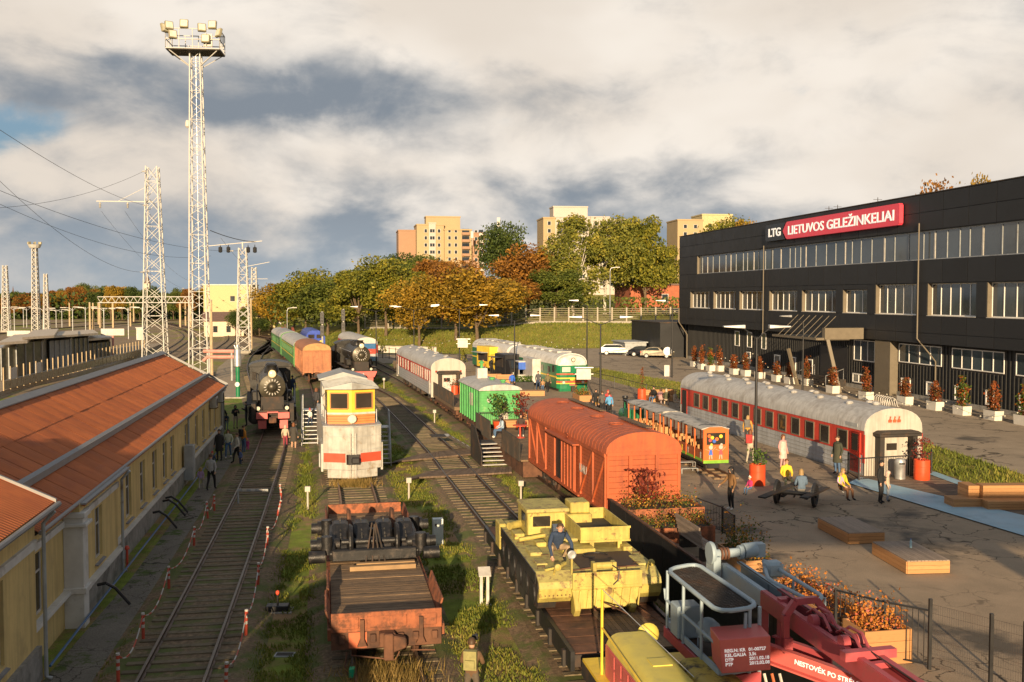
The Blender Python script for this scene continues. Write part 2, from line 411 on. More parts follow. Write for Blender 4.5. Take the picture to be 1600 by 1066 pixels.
# the yard: one sheet to the horizon
g=MB(); g.quad((-5000,-300,0),(5000,-300,0),(5000,8000,0),(-5000,8000,0))
structure(g.build('ground',m_yard))
structure(sheet('yard_gravel',[(-400,95),(-27,95),(-30,125),(-36,165),(-50,230),(-70,420),(-400,420)],.004,m_far))

# ------------------------------------------------------------------ tracks
TR1=[(-4.4,0),(-6.0,10),(-8.36,24.25),(-11.6,43),(-15.1,62),(-18.0,75),(-24.5,97),(-35,134),(-43,170),(-54,230)]
TR2=[(1.6,0),(-.3,10),(-3.44,26.1),(-5.9,39),(-8.15,50.4),(-13.2,72),(-21.1,107),(-24.6,119),(-33.5,149),(-46,190)]
TR3=[(7.0,0),(5.2,10),(2.87,23.1),(.58,35.5),(-.25,39.6),(-2.6,51),(-4.9,62),(-11.7,90.6),(-15.9,104),(-24.5,132),(-36,170)]
TR4=[(5.6,35.5),(5.05,38),(2.4,50),(-.83,64.5),(-5.4,84),(-11,107),(-17.5,131),(-29,172)]
m_bed=m_gravel
def rail_mesh(path,off):
    mb=MB(); n=len(path); prof=[(-.07,0),(.07,0),(.07,.025),(.016,.045),(.016,.125),(.036,.135),(.036,.17),(-.036,.17),(-.036,.135),(-.016,.125),(-.016,.045),(-.07,.025)]
    k=len(prof); vs=[]
    for i,p in enumerate(path):
        d=(path[min(i+1,n-1)]-path[max(i-1,0)]).normalized(); s=Vector((d.y,-d.x,0))
        for u,w in prof:vs.append(p+s*(off+u)+Vector((0,0,w)))
    fs=[]; ms=[]
    for i in range(n-1):
        for j in range(k):
            fs.append((i*k+j,i*k+(j+1) % k,(i+1)*k+(j+1) % k,(i+1)*k+j)); ms.append(1 if j == 6 else 0)
    mb.v=[tuple(q) for q in vs]; mb.f=fs; mb.m=ms
    return mb
sl=MB(); sl.prism([(-.13,0),(.13,0),(.10,.13),(-.10,.13)],'x',-1.35,1.35); SLEEPER=sl.mesh('sleeper',m_sleeper)
def track(label,pts,smax=230,y_lo=-1e9,y_hi=1e9,z=.03,step=1.6,bed=True,spacing=.58,bedw=1.55,group=None,bedmat=None,cat='track'):
    t=thing('railway_track',label,cat,(0,0,0),0,group)
    path=smooth_path(pts,step)
    for p in path:p.z=z+.10
    for s in (-1,1):rail_mesh(path,s*.797).build('rail',[m_rail,m_railtop],t)
    if bed:
        mb=MB(); n=len(path)
        for i,p in enumerate(path):
            d=(path[min(i+1,n-1)]-path[max(i-1,0)]).normalized(); s=Vector((d.y,-d.x,0))
            for u,w in ((-bedw-.5,.006),(-bedw,.135),(bedw,.135),(bedw+.5,.006)):mb.v.append(tuple(p+s*u+Vector((0,0,w-p.z))))
        for i in range(n-1):
            for j in range(3):mb.f.append((i*4+j,i*4+j+1,i*4+j+5,i*4+j+4)); mb.m.append(0)
        mb.build('ballast_bed',bedmat or m_bed,t)
    if smax:
        k=0; pp=smooth_path(pts,spacing)
        for a,b in zip(pp,pp[1:]):
            if not (y_lo <= a.y <= y_hi):continue
            d=b-a; inst('sleeper',SLEEPER,t,(a.x,a.y,z-.0+random.uniform(-.01,.012)),(0,0,math.atan2(-d.x,d.y)+random.uniform(-.012,.012))); k += 1
            if k >= smax:break
    return t
track('straight overgrown track in the shade beside the yellow building',TR1,200,8,118)
track('track carrying the rusty flat wagon and the white snow plough',TR2,150,12,66)
track('track crossed by two timber walkways, under the yellow tracked vehicle',TR3,190,14,92)
track('siding under the orange boxcar and the green caboose',TR4,0)
pxp=lambda L,z=0:[tuple(P(*q,z)[:2]) for q in L]
far_tracks=[('curved main line bending left behind the lattice masts',pxp([(150,600),(230,570),(268,548),(288,534),(292,526),(284,519),(262,512),(230,506),(180,501)])),
              ('second curved line on the outside of the bend by the tall floodlight mast',pxp([(225,606),(262,577),(300,553),(313,540),(310,529),(298,519),(276,510),(236,502)])),
              ('track along the inside of the platform fence behind the ridge',pxp([(-60,634),(20,604),(110,580),(190,558),(240,541)])),
              ('straight yard track crossing towards the pale yellow houses',pxp([(262,506),(300,513),(345,519),(400,527),(436,534)])),
              ('yard track beyond the station shelter under the gantry',pxp([(-40,527),(60,517),(160,509),(260,502),(330,499)])),
              ('outermost yard track along the dark row of trees',pxp([(-40,514),(60,508),(160,503),(260,499)])),
              ('turnout track curling past the water column',pxp([(300,505),(342,512),(358,521),(362,532),(350,543),(336,553)])),
              ('yard track between the green coach and the curved lines',pxp([(400,556),(424,543),(430,535),(420,529),(392,523),(352,516)]))]
for l,p in far_tracks:track(l,p if p[0][0] != p[-1][0] else p,0,step=3,bedmat=m_far)

# ------------------------------------------------------------------ plaza, street, slopes
ZP,ZS=1.1,1.5
def edge4(y):return poly_at(TR4,y)+1.62
plz=[(12.5,-14)]+[(5.35+.19*(27.8-y),y) for y in (-14,10,27.8,36.4)][1:]+[(edge4(36.4)+.1,36.4)]+[(edge4(y),y) for y in range(40,131,6)]
plz += [(-6,140),(4,122),(9.5,100),(13,84),(17.5,66),(20.2,52),(20.8,40),(20.5,20),(20.5,-14)]
o=structure(sheet('plaza',plz,ZP,m_asphalt,1.2))
ST_L=[(21.5,-12),(22.3,30),(23.1,45),(22.6,60),(19.6,78),(16.0,92),(9.6,111),(5.5,124),(5,142)]
structure(sheet('street',ST_L+[(8,152),(34,156),(60,152),(75,40),(75,-12)],ZS,m_street,.7))
bk=MB(); PL=[(20.5,-12),(20.5,20),(20.8,40),(20.2,52),(17.5,66),(13,84),(9.5,100),(4,122),(-6,140)]
rows=[]
for i in range(60):
    t=i/59; y=-12+152*t
    a=Vector((poly_at(PL,y)-.15,y,ZP-.06)); b=Vector((poly_at(ST_L,y)+.1,y,ZS-.03))
    n=Vector((.0,0,1)); row=[]
    for k in range(9):
        f=k/8; p=a.lerp(b,f); p.z += .16*math.sin(math.pi*f)+.10*noise.noise(p*1.3)*math.sin(math.pi*f); row.append(tuple(p))
    rows.append(row)
for r_ in rows:bk.v += r_
bk.f=[(i*9+k,i*9+k+1,(i+1)*9+k+1,(i+1)*9+k) for i in range(59) for k in range(8)]; bk.m=[0]*len(bk.f)
structure(bk.build('grass_bank',m_turf,smooth=True))

FOOT=[(-140,620),(-85,330),(-65,262),(-52,215),(-40,186),(-22,167),(0,163),(30,160),(60,156),(300,150)]
def foot_y(x):
    for (x0,y0),(x1,y1) in zip(FOOT,FOOT[1:]):
        if x0 <= x <= x1:return y0+(y1-y0)*(x-x0)/(x1-x0)
    return FOOT[-1][1]
def sm(a,b,v):v=max(0,min(1,(v-a)/(b-a))); return v*v*(3-2*v)
def terrain(x,y):
    c=.42 if x <-45 else (.42+.58*sm(-45,-18,x))
    d=(y-foot_y(x))*c
    if d <-6:return -1.0
    base=1.35*sm(-12,10,x)
    return base-.25+3.3*sm(-1,25,d)+.03*max(0,d-25)+.12*noise.noise(Vector((x*.13,y*.13,0)))
tm=MB(); nx,ny=90,90; xs=[-140+440*(i/(nx-1))** 1 for i in range(nx)]; ys=[146+(640-146)*(j/(ny-1))** 1.5 for j in range(ny)]
tm.v=[(x,y,terrain(x,y)) for y in ys for x in xs]
tm.f=[(j*nx+i,j*nx+i+1,(j+1)*nx+i+1,(j+1)*nx+i) for j in range(ny-1) for i in range(nx-1)]; tm.m=[0]*len(tm.f)
structure(tm.build('grass_slope',m_turf,smooth=True))
# paved walk and low wall at the foot of the slope
structure(sheet('slope_path',[(-21,140),(-6,141),(4,124),(9.5,101),(10.4,103),(6,124),(3,145),(0,160.5),(-24,163),(-40,182),(-42,178)],.1,m_platform,.2))

# distant wooded hills
m_hill=mat('distant_woods',(.055,.075,.05),.95,var=.35,scale=.012,col2=(.10,.085,.04),m2=(.5,.62),s2=.02)
for k,(yy,amp,z0,seed) in enumerate([(1500,9,7,3),(2600,13,13,11)]):
    hm=MB(); n=140
    for i in range(n):
        x=-2200+4400*i/(n-1)
        h=z0+amp*noise.noise(Vector((x*.0013+seed,seed,0)))+3.5*noise.noise(Vector((x*.012,seed,2)))+2*noise.noise(Vector((x*.05,seed,7)))
        hm.v += [(x,yy-350,-1),(x,yy,h),(x,yy+500,-1)]
    hm.f=[(i*3+a,(i+1)*3+a,(i+1)*3+a+1,i*3+a+1) for i in range(n-1) for a in (0,1)]; hm.m=[0]*len(hm.f)
    structure(hm.build('hill',m_hill,smooth=True))

# concrete path along the yellow building
stp=MB()
structure(sheet('wall_path',[(-8.6,8),(-10.2,14),(-12.9,33.2),(-18.3,64.2),(-19.2,70),(-17.6,70),(-16.4,62),(-11.4,33),(-9,18),(-7.2,8)],.012,m_path))
structure(sheet('service_road',[tuple(P(*q)[:2]) for q in [(330,620),(395,620),(398,596),(420,562),(402,549),(372,549),(340,575)]],.016,m_platform))

# ------------------------------------------------------------------ footbridge and the taller block behind the viewpoint (unseen, added to shade plaza and roof)
fb=thing('shade_bridge','steel footbridge with stair, unseen behind the viewpoint, added to shade plaza and crane','shade_caster',(0,-2.2,0))
MB().box(6.6,50,-.9,.9,8.35,8.6).build('deck',m_conc,fb)
for s in (-.95,.95):MB().box(6.6,50,s-.05,s+.05,8.3,9.75).build('parapet',m_greypaint,fb)
MB().prism([(6.6,8.3),(6.6,9.7),(2.6,7.0),(2.6,5.3)],'y',.8,.95).build('stair_side',m_greypaint,fb); MB().prism([(6.6,8.35),(6.6,8.6),(2.6,5.7),(2.6,5.4)],'y',-.9,.75).build('stair_flight',m_conc,fb)
MB().box(2.5,2.9,-.5,.5,0,5.3).build('pier',m_conc,fb); MB().box(14.3,15.3,-.8,.8,0,8.35).build('pier',m_conc,fb); MB().box(17,19.5,-.8,.8,0,8.35).build('pier',m_conc,fb); MB().box(34,35,-.8,.8,0,8.35).build('pier',m_conc,fb)  # stair and piers shaped to drop shade on crane and plaza
an=thing('shade_block','unseen yellow block added behind the viewpoint to shade the long roof','building',(0,0,0))  # added out of view so its shadow falls on the long roof
m_ywall=mat('ochre_yellow_render',(.62,.47,.20),.9,var=.10,scale=.9,bump=.25,bscale=9,col2=(.47,.35,.16),m2=(.55,.72),s2=.8,streak=.45)
MB().box(-30,-14.2,-2,10.5,0,8.6).build('wall',m_ywall,an); MB().box(-14.15,-8.3,-2,8,0,5.7).build('shade_wing',m_ywall,an)  # lower wing added to keep sun off the near track
m_roof=mat('red_corrugated_roof',(.44,.135,.048),.7,var=.14,scale=1.1,col2=(.34,.10,.045),m2=(.5,.68),s2=.5,rnd=.08,bump=.1)
MB().prism([(-30.5,8.61),(-13.9,8.61),(-22,10.1)],'y',-2.4,10.9).build('roof',m_roof,an)

# ------------------------------------------------------------------ long yellow building on the left
YO=(-13.83,33.75)
m_plinth=mat('grey_cement_plinth',(.27,.26,.24),.9,var=.25,bump=.4,col2=(.13,.125,.115),m2=(.5,.65))
m_trim=mat('white_trim_plaster',(.58,.57,.54),.8,var=.1,col2=(.36,.34,.31),m2=(.55,.7))
m_tin=mat('dull_roof_flashing',(.24,.24,.245),.6,.2,var=.15)
m_pipeblue=mat('blue_cable_pipe',(.04,.12,.26),.5)
yb=thing('yellow_building','long single-storey yellow building with red corrugated roof beside the shaded track','building',(*YO,0),TH)
# local frame: +y along the wall away from the viewer, +x out of the wall
def wall_with_openings(y0,y1,z0,z1,ops,x=0.,t=.42,mi=0):
    """wall slab whose window openings are real holes"""
    mb=MB(); cur=y0
    for a,b,c,d in sorted(ops):
        if a > cur:mb.box(x-t,x,cur,a,z0,z1)
        mb.box(x-t,x,a,b,z0,c); mb.box(x-t,x,a,b,d,z1); cur=b
    mb.box(x-t,x,cur,y1,z0,z1); return mb
WZ0,WZ1,EV=1.25,2.95,3.75
ops=[]
for px,py in ((177,840),(197,790),(219,760),(238,735),(254,712),(266,697),(288,668),(304,652),(315,642),(325,632),(333,624)):
    s,_=onwall(px,py,(YO[0]-.1,YO[1])); ops.append((s-.5,s+.5,WZ0,WZ1))
ops=[q for q in ops if q[0] > .9]
main=wall_with_openings(.25,32.6,0.0,EV,ops); main.build('wall',m_ywall,yb)
MB().box(-7.4,-.05,32.2,32.62,0,EV-.02).build('end_wall',m_ywall,yb)
bay_ops=[(-2.95,-2.0,1.2,2.85)]
wall_with_openings(-5.2,.25,.0,EV-.16,bay_ops,x=.22).build('wall',m_ywall,yb)
mid_ops=[(-8.55,-7.6,1.15,2.85)]
wall_with_openings(-9.6,-5.2,.0,EV-.03,mid_ops,x=0.).build('wall',m_ywall,yb)
near_ops=[(-13.0,-12.0,1.25,3.2),(-17.5,-16.5,1.25,3.2)]
wall_with_openings(-24,-9.6,.0,4.25,near_ops,x=.35).build('wall',m_ywall,yb)
MB().box(-7.4,-.1,-9.65,-9.25,0,4.23).build('gable_wall',m_ywall,yb)
MB().box(.0,.10,.3,32.6,0,.85).box(.22,.34,-5.2,.3,0,.8).box(.35,.47,-24,-9.6,0,.85).build('plinth',m_plinth,yb)
MB().box(.0,.16,.32,32.6,.85,.95).box(.22,.42,-5.15,.32,.8,.9).box(0,.2,-9.6,-5.25,1.0,1.12).build('plinth_cap',m_trim,yb)
def ywin(y0,y1,z0,z1,x):
    w=MB(); fx=x-.09
    w.box(fx-.05,fx,y0,y1,z0,z0+.07).box(fx-.05,fx,y0,y1,z1-.07,z1).box(fx-.05,fx,y0,y0+.07,z0+.07,z1-.07).box(fx-.05,fx,y1-.07,y1,z0+.07,z1-.07)
    w.box(fx-.045,fx-.005,(y0+y1)/2-.03,(y0+y1)/2+.03,z0+.07,z1-.07).box(fx-.045,fx-.005,y0+.07,y1-.07,z1-.6,z1-.54)
    o=w.build('window',m_white,yb)
    MB().box(fx-.035,fx-.02,y0+.07,y1-.07,z0+.07,z1-.07).build('pane',m_glass,o)
    MB().prism([(x-.2,z0-.03),(x+.10,z0-.10),(x+.10,z0-.13),(x-.2,z0-.07)],'y',y0-.08,y1+.08).build('sill',m_tin,o)
for a in ops:ywin(*a[:2],WZ0,WZ1,0)
for a in bay_ops:ywin(*a,.22)
for a in mid_ops:ywin(*a,0)
for a in near_ops:ywin(*a,.35)
# pilaster, string course
MB().box(.0,.55,-5.75,-5.2,-.02,3.35).box(-.05,.62,-5.82,-5.12,1.0,1.18).box(-.05,.66,-5.86,-5.1,2.95,3.05).box(-.05,.62,-5.82,-5.12,3.2,3.36).build('pilaster',m_trim,yb,bevel=.015)
MB().box(-.02,.45,-5.7,-5.25,3.36,EV-.14).build('pilaster_head',m_ywall,yb)
MB().box(.22,.30,-5.1,.2,2.98,3.16).box(0,.09,-9.55,-5.9,2.98,3.16).box(.35,.44,-24,-9.7,3.35,3.55).build('string_course',m_trim,yb)
# roof: corrugated sheets, three courses on the visible slope, plain far slope
RW,RR=3.72,2.02; slope=math.hypot(RW+.35,RR+.19); ang=math.atan2(RR,RW)
roof=MB().prism([(-7.5,EV-.2),(.3,EV-.2),(.3,EV-.12),(-RW,EV+RR-.04),(-7.5,EV+.02)],'y',-9.3,32.9).build('roof',m_dark,yb)
def corr_mesh(w,l,pitch=.16,amp=.022):
    mb=MB(); n=int(w/pitch*6)
    for i in range(n+1):
        y=w*i/n; z=amp*math.cos(2*math.pi*y/pitch)
        mb.v += [(0,y,z),(l,y,z)]
    mb.f=[(2*i,2*i+1,2*i+3,2*i+2) for i in range(n)]; mb.m=[0]*n
    me=mb.mesh('roof_sheet',m_roof,True); return me
PW=1.12
CM=[corr_mesh(PW-.012,slope*f+.06) for f in (.36,.36,.29)]
k=0
for i in range(int(42.2/PW)):
    y=-9.3+i*PW; d=0
    for c,f in enumerate((.36,.36,.29)):
        u=-RW+d*math.cos(ang); w=EV+RR-d*math.sin(ang)
        inst('roof_sheet',CM[c],roof,(u,y+random.uniform(-.006,.006),w+.075-.014*c+random.uniform(-.004,.004)),(0,ang+random.uniform(-.003,.003),random.uniform(-.002,.002)))
        d += slope*f
MB().prism([(-RW-.28,EV+RR-.07),(-RW,EV+RR+.13),(-RW+.28,EV+RR-.02),(-RW+.28,EV+RR+.02),(-RW,EV+RR+.17),(-RW-.28,EV+RR-.03)],'y',-9.4,33.0).build('ridge_cap',m_tin,yb)
d=slope*.70; u=-RW+d*math.cos(ang); w=EV+RR-d*math.sin(ang)
MB().prism([(u-.14,w+.14),(u+.16,w+.02),(u+.16,w+.22),(u+.12,w+.22),(u+.10,w+.10),(u-.14,w+.19)],'y',-9.3,32.9).build('snow_guard',m_tin,yb)
MB().tube([(.40,y,EV-.14-.0) for y in (-9.3,0,32.9)],.055,8).build('gutter',m_tin,yb)
MB().prism([(-RW-.1,EV+RR+.1),(.45,EV-.2),(.45,EV-.02),(-RW-.1,EV+RR+.24)],'y',32.93,33.0).build('barge_board',m_tin,yb)
# bay eave step
MB().box(.25,.60,-5.6,.6,EV-.2,EV-.15).build('bay_eave',m_tin,yb)
inst('roof_sheet',corr_mesh(6.2,.8),roof,(-.15,-5.6,EV+.13),(0,ang,0))
# near section, a step higher and standing forward
NE=4.35; nroof=MB().prism([(-7.5,NE),(.72,NE),(.72,NE+.02),(-RW+.2,NE+2.1),(-7.5,NE+.02)],'y',-24.3,-9.3).build('roof',m_roof,yb)
nang=math.atan2(2.1,RW+.5); ns=math.hypot(2.1,RW+.5)
NM=[corr_mesh(PW+.03,ns*.5+.06)]*2
for i in range(13):
    for c in range(2):
        inst('roof_sheet',NM[c],nroof,(-RW+.2+c*ns*.5*math.cos(nang),-9.35-(i+1)*PW,NE+2.18-c*ns*.5*math.sin(nang)-.012*c),(0,nang,random.uniform(-.002,.002)))
MB().prism([(-RW+.1,NE+2.2),(.8,NE+.03),(.8,NE+.12),(-RW+.1,NE+2.29)],'y',-9.35,-9.26).build('barge_board',m_tin,yb)
MB().tube([(.84,-24,NE-.02),(.84,-9.25,NE-.02)],.07,8).build('gutter',m_tin,yb)
for y,x,zt in ((.1,.36,EV-.2),(-9.75,.55,NE-.1),(17.3,.1,EV-.2),(32.3,.1,EV-.2)):
    MB().tube([(x+.32,y,zt),(x+.05,y,zt-.3),(x+.05,y,.12),(x+.18,y,.06)],.05,8).build('downpipe',m_greypaint,yb)
MB().tube([(.62,y,.28+.03*math.sin(y)) for y in (-9.5,-4,0,6,12,20,32)],.035,6).build('cable_pipe',m_pipeblue,yb)
for y in (27.2,30.6):
    a=MB().box(.02,.42,y-.45,y+.45,2.75,3.4).build('air_conditioner',m_offwhite,yb,bevel=.02)
    MB().cyl((.42,y-.1,3.07),(.445,y-.1,3.07),.24,n=14).build('fan_grille',m_dark,a)
    MB().beam((0,y-.3,2.7),(.45,y-.3,2.7),.04).beam((0,y+.3,2.7),(.45,y+.3,2.7),.04).build('bracket',m_dark,a)
c=MB().box(.1,.55,15.9,16.6,.3,2.05).build('meter_cabinet',m_greypaint,yb,bevel=.02); MB().box(.54,.57,15.98,16.52,.4,1.95).build('cabinet_door',m_greypaint,c)
lt=MB().box(-7.5,-.2,33.1,36.6,0,2.9).box(-7.6,-.1,33.05,36.7,2.9,3.0).build('lean_to',m_conc,yb)
for y,x in ((-4.0,.5),(6.3,.3),(8.6,.3),(9.3,.3)):
    MB().tube([(x,y,.75),(x+.25,y,.8),(x+.5,y+.1,.6),(x+.9,y+.2,.05)],.05,6,mi=0).build('vent_hose',m_black,yb)
MB().tube([(.45,.55,.02),(.45,.55,.75)],.04,8).lathe([(.09,0),(.09,.05),(.05,.12)],8,(.45,.55,.7)).build('hydrant',m_red,yb)
# ------------------------------------------------------------------ black railway headquarters on the right
m_clad=mat('black_facade_cladding',(.017,.018,.021),.5,.0,var=.10,scale=.6,spec=.35,rnd=.12)
m_batten=mat('charcoal_batten_cladding',(.03,.03,.03),.6,var=.15)
m_reveal=mat('bronze_grey_reveal',(.15,.125,.09),.55,var=.1)
BO=P(1590,655,ZS); bo=(BO.x,BO.y)
hb=thing('black_office_building','long black clad office building with red company sign and white window frames','building',(bo[0],bo[1],0),TH)
# local: +y along the facade away from the viewer, -x outwards to the street
YN,YF,ZT=-16.0,66.0,17.35
def at(px,py):return onwall(px,py,bo)
def sx(px,z):                               # distance along the facade of a photo column at height z
    s=20.
    # the facade is vertical: any row works for the distance along it
    return onwall(px,500,bo)[0]
RB0,RB1,OV=12.3,14.5,5.95              # ribbon window, overhang edge
rows2=[(1078,1109),(1114,1149),(1154.5,1193),(1201,1245),(1252,1305),(1316,1354),(1367,1431),(1448,1524),(1541,1622)]
w2=[]
for i,(a,b) in enumerate(rows2):
    y1,y0=sx(a,9),sx(b,9); w2.append((y0,y1,8.1,10.5 if i > 5 else 10.1))
w2 += [(-9.5,-5.2,8.1,10.5)]
w2.sort()
ribbon=(YN+.5,59.5)
# core behind everything (dark interior), slabs
MB().box(.9,15,YN,YF,10.7,ZT-.05).box(.9,15,YN,YF,OV+.05,7.9).build('inner_wall',m_clad,hb)
up=MB()                                    # upper wall, with the ribbon and the second row cut out
up.box(0.06,.9,YN,YF,RB1,ZT-.1); up.box(.06,.9,ribbon[1],YF,RB0,RB1); up.box(.06,.9,YN,YF,10.5,RB0); up.box(.06,.9,YN,YF,OV,8.1)
cur=YN
for a,b,c,d in w2:
    up.box(.06,.9,cur,a,8.1,10.5)
    if d < 10.5:up.box(.06,.9,a,b,d,10.5)
    cur=b
up.box(.06,.9,cur,YF,8.1,10.5)
up.build('wall',m_clad,hb)
for y in (YF-.3,YN):MB().box(.85,15,y,y+.3,ZS-1,ZT-.1).build('end_wall',m_clad,hb)
MB().box(-.03,15.1,YN-.05,YF+.05,ZT-.08,ZT).build('roof',m_dark,hb)
# cladding panels, each its own sheet with an open joint
step=3.02; JG=.025
def panel(y0,y1,z0,z1):MB().box(.0,.055,y0+JG,y1-JG,z0+JG,z1-JG).build('cladding_panel',m_clad,hb)
y=YF
while y > YN+.1:
    y0=max(YN,y-step)
    panel(y0,y,RB1+.04,15.9); panel(y0,y,15.9,ZT-.1); panel(y0,y,10.55,RB0-.08); panel(y0,y,6.75,8.05); panel(y0,y,OV,6.75)
    y=y0
cur=YN
for a,b,c,d in w2+[(YF,YF,0,0)]:
    if a-cur > .2:
        n=max(1,round((a-cur)/3.0))
        for i in range(n):panel(cur+(a-cur)*i/n,cur+(a-cur)*(i+1)/n,8.05,10.55)
    if 0 < d < 10.5:panel(a,b,d+.03,10.55)
    cur=b
panel(ribbon[1],YF,RB0,RB1)
# windows
m_winwhite=mat('window_frame_white',(.78,.76,.72),.45,var=.05)
def bwin(y0,y1,z0,z1,x,n,name='window',fw=.07,gl=None,lit=.35,split=None):
    w=MB(); w.box(x-.04,x+.04,y0,y1,z0,z0+fw).box(x-.04,x+.04,y0,y1,z1-fw,z1)
    cuts=split or [i/n for i in range(n+1)]
    ys=[y0+(y1-y0)*c for c in cuts]
    for i,yy in enumerate(ys):
        a=yy if i == 0 else (yy-fw if i == len(ys)-1 else yy-fw/2)
        w.box(x-.04,x+.04,a,a+fw,z0+fw,z1-fw)
    o=w.build(name,m_winwhite,hb)
    for a,b in zip(ys,ys[1:]):
        MB().box(x+.0,x+.015,a+fw*.6,b-fw*.6,z0+fw,z1-fw).build('pane',gl or m_skyglass,o)
        if random.random() < lit:
            q=random.uniform(.2,1); MB().box(x+.03,x+.04,a+fw,a+(b-a)*q*.5+fw,z0+fw,z1-fw).build('blind',m_curtain,o)
    return o
for a,b,c,d in w2:
    n=max(1,round((b-a)/1.25)); o=bwin(a,b,c,d,.42,n)
    MB().box(.05,.42,b-.02,b+.001,c,d).build('reveal',m_reveal,o)
    MB().box(-.03,.42,a,b,c-.04,c+.001).build('sill',m_white,o)
# ribbon window: narrow aluminium mullions, panes one by one, some framed white
rx=.32; mull=MB(); y=ribbon[1]; ribs=[]
while y > ribbon[0]+.5:
    w=random.choice((1.15,1.5,1.75,2.0)); ribs.append((max(ribbon[0],y-w),y)); y -= w
rib=MB().box(rx-.06,rx+.06,ribbon[0],ribbon[1],RB0,RB0+.08).box(rx-.06,rx+.06,ribbon[0],ribbon[1],RB1-.08,RB1).build('ribbon_window',m_steel,hb)
for i,(a,b) in enumerate(ribs):
    white=i % 4 == 1
    MB().box(rx-.05,rx+.05,a-.03,a+(.14 if white else .05),RB0+.08,RB1-.08).build('mullion',m_white if white else m_greypaint,rib)
    MB().box(rx-.01,rx+.01,a+.05,b-.03,RB0+.08,RB1-.08).build('pane',m_skyglass,rib)
MB().box(.05,.9,ribbon[1]-.002,ribbon[1]+.05,RB0,RB1).build('reveal',m_reveal,hb)
# recessed lower storeys: battens, ground-floor and basement windows
LX=.9
low=[]
for (a,b,t,u) in [(1321.6,1354,5.75,3.95),(1391,1457,5.75,4.25),(1473,1554,5.75,4.25),(1572,1640,5.75,4.25)]:
    low.append((sx(b,5),sx(a,5),u,t))
low += [(-9,-4,4.25,5.75)]
for a,b in ((1138,1145),(1157,1164),(1179,1186)):low.append((sx(b,5),sx(a,5),3.9,5.6))
base=[]
for a,b,z0,z1 in ((1395,1409,1.95,3.0),(1434,1450,1.95,3.0),(1478,1493.5,1.95,3.0),(1526,1539,1.95,3.0),(1578,1593,1.95,3.0),(1320,1349,2.0,2.8),(1156,1162,2.1,3.4),(1199,1208,2.1,3.5),(1224,1232,2.1,3.5),(1250,1258,2.1,3.5)):
    base.append((sx(b,2),sx(a,2),z0,z1))
allw=sorted(low+base)
lw=MB(); lw.box(LX,LX+.4,YN,YF-1,ZS-.5,OV+.1); lw.build('lower_wall',m_batten,hb)
for i,(a,b,c,d) in enumerate(low):
    MB().box(LX-.06,LX+.02,a-.08,b+.08,c-.08,d+.08).build('reveal',m_dark,hb); bwin(a,b,c,d,LX-.07,max(1,round((b-a)/1.3)),lit=.5)
for a,b,c,d in base:bwin(a,b,c,d,LX-.07,max(1,round((b-a)/1.1)),'basement_window',fw=.1,lit=.3)
bt=MB().box(LX-.09,LX-.04,-.04,.04,0,1).mesh('batten',m_batten)
ent=(sx(1312,3),sx(1270,3))
y=YN+.3
while y < YF-1.2:
    segs=[(ZS+.35,OV)]
    for a,b,c,d in allw+[(ent[0],ent[1],ZS,4.9)]:
        if a-.12 < y < b+.12:
            ns=[]
            for s0,s1 in segs:
                if c-.12 > s0:ns.append((s0,min(s1,c-.12)))
                if d+.12 < s1:ns.append((max(s0,d+.12),s1))
            segs=ns
    for s0,s1 in segs:
        if s1-s0 > .15:inst('batten',bt,hb,(0,y,s0),(0,0,0),(1,1,s1-s0))
    y += .42
MB().box(LX-.12,LX,YN,YF-1,ZS-.4,ZS+.34).build('plinth',m_plinth,hb)
MB().box(LX-.08,LX+2.2,ent[0],ent[1],ZS+.36,4.9).build('entrance_recess',m_black,hb)
MB().box(LX-.75,LX,sx(1389,3),sx(1365,3),ZS-.2,OV-.05).build('stair_pier',m_reveal,hb)
for px in (1436,1194):
    s=sx(px,9); MB().tube([(-.14,s,RB1+.6),(-.14,s,6.3),(.45,s-.7,5.2),(LX-.16,s-1.1,4.6),(LX-.16,s-1.1,ZS)] if px > 1300 else [(-.14,s,RB1+.3),(-.14,s,5.6)],.055,8).build('downpipe',m_reveal,hb)
MB().tube([(-.1,YF-.3,8),(-.1,YF-.3,6.2),(.6,YF-1.5,4.6),(.6,YF-1.5,ZS)],.075,8).build('downpipe',m_reveal,hb)
# entrance canopy: two leaning legs, heavy beam, glazed frame on hangers
ec=thing('entrance_canopy','bronze steel entrance canopy on two leaning legs with glazed hanging frame','canopy',(0,0,0))
f1=P(1312,614,ZS); f2=P(1246,603,ZS)
n_out=Vector((-math.cos(TH),-math.sin(TH),0)); u_al=Vector((-math.sin(TH),math.cos(TH),0))
Yc=f1.y
t1=V(1292,527,f1.y+1.0); t2=V(1232,545,f2.y+1.0)
MB().beam(f1,t1,.28).build('leg',m_reveal,ec); MB().beam(f2,t2,.24).build('leg',m_reveal,ec)
b1=t1+Vector((0,0,.3)); b1e=b1-n_out*3.2
MB().beam(b1+n_out*.3,b1e,.5,.95).build('beam',m_reveal,ec)
fr=MB(); c0=t1+Vector((0,0,-.15)); c1=c0+u_al*8.6; c2=c1+n_out*3.0; c3=c0+n_out*3.0+u_al*0
L_=[c0-n_out*2,c1-n_out*2,c1+n_out*.9,c0+n_out*.9]
for a,b in zip(L_,L_[1:]+L_[:1]):fr.beam(a,b,.14,.2)
for i in range(1,8):fr.beam(L_[0].lerp(L_[1],i/8),L_[3].lerp(L_[2],i/8),.05,.08)
fr.build('frame',m_reveal,ec)
m_canglass=mat('grey_canopy_glass',(.12,.13,.13),.12,spec=.8)
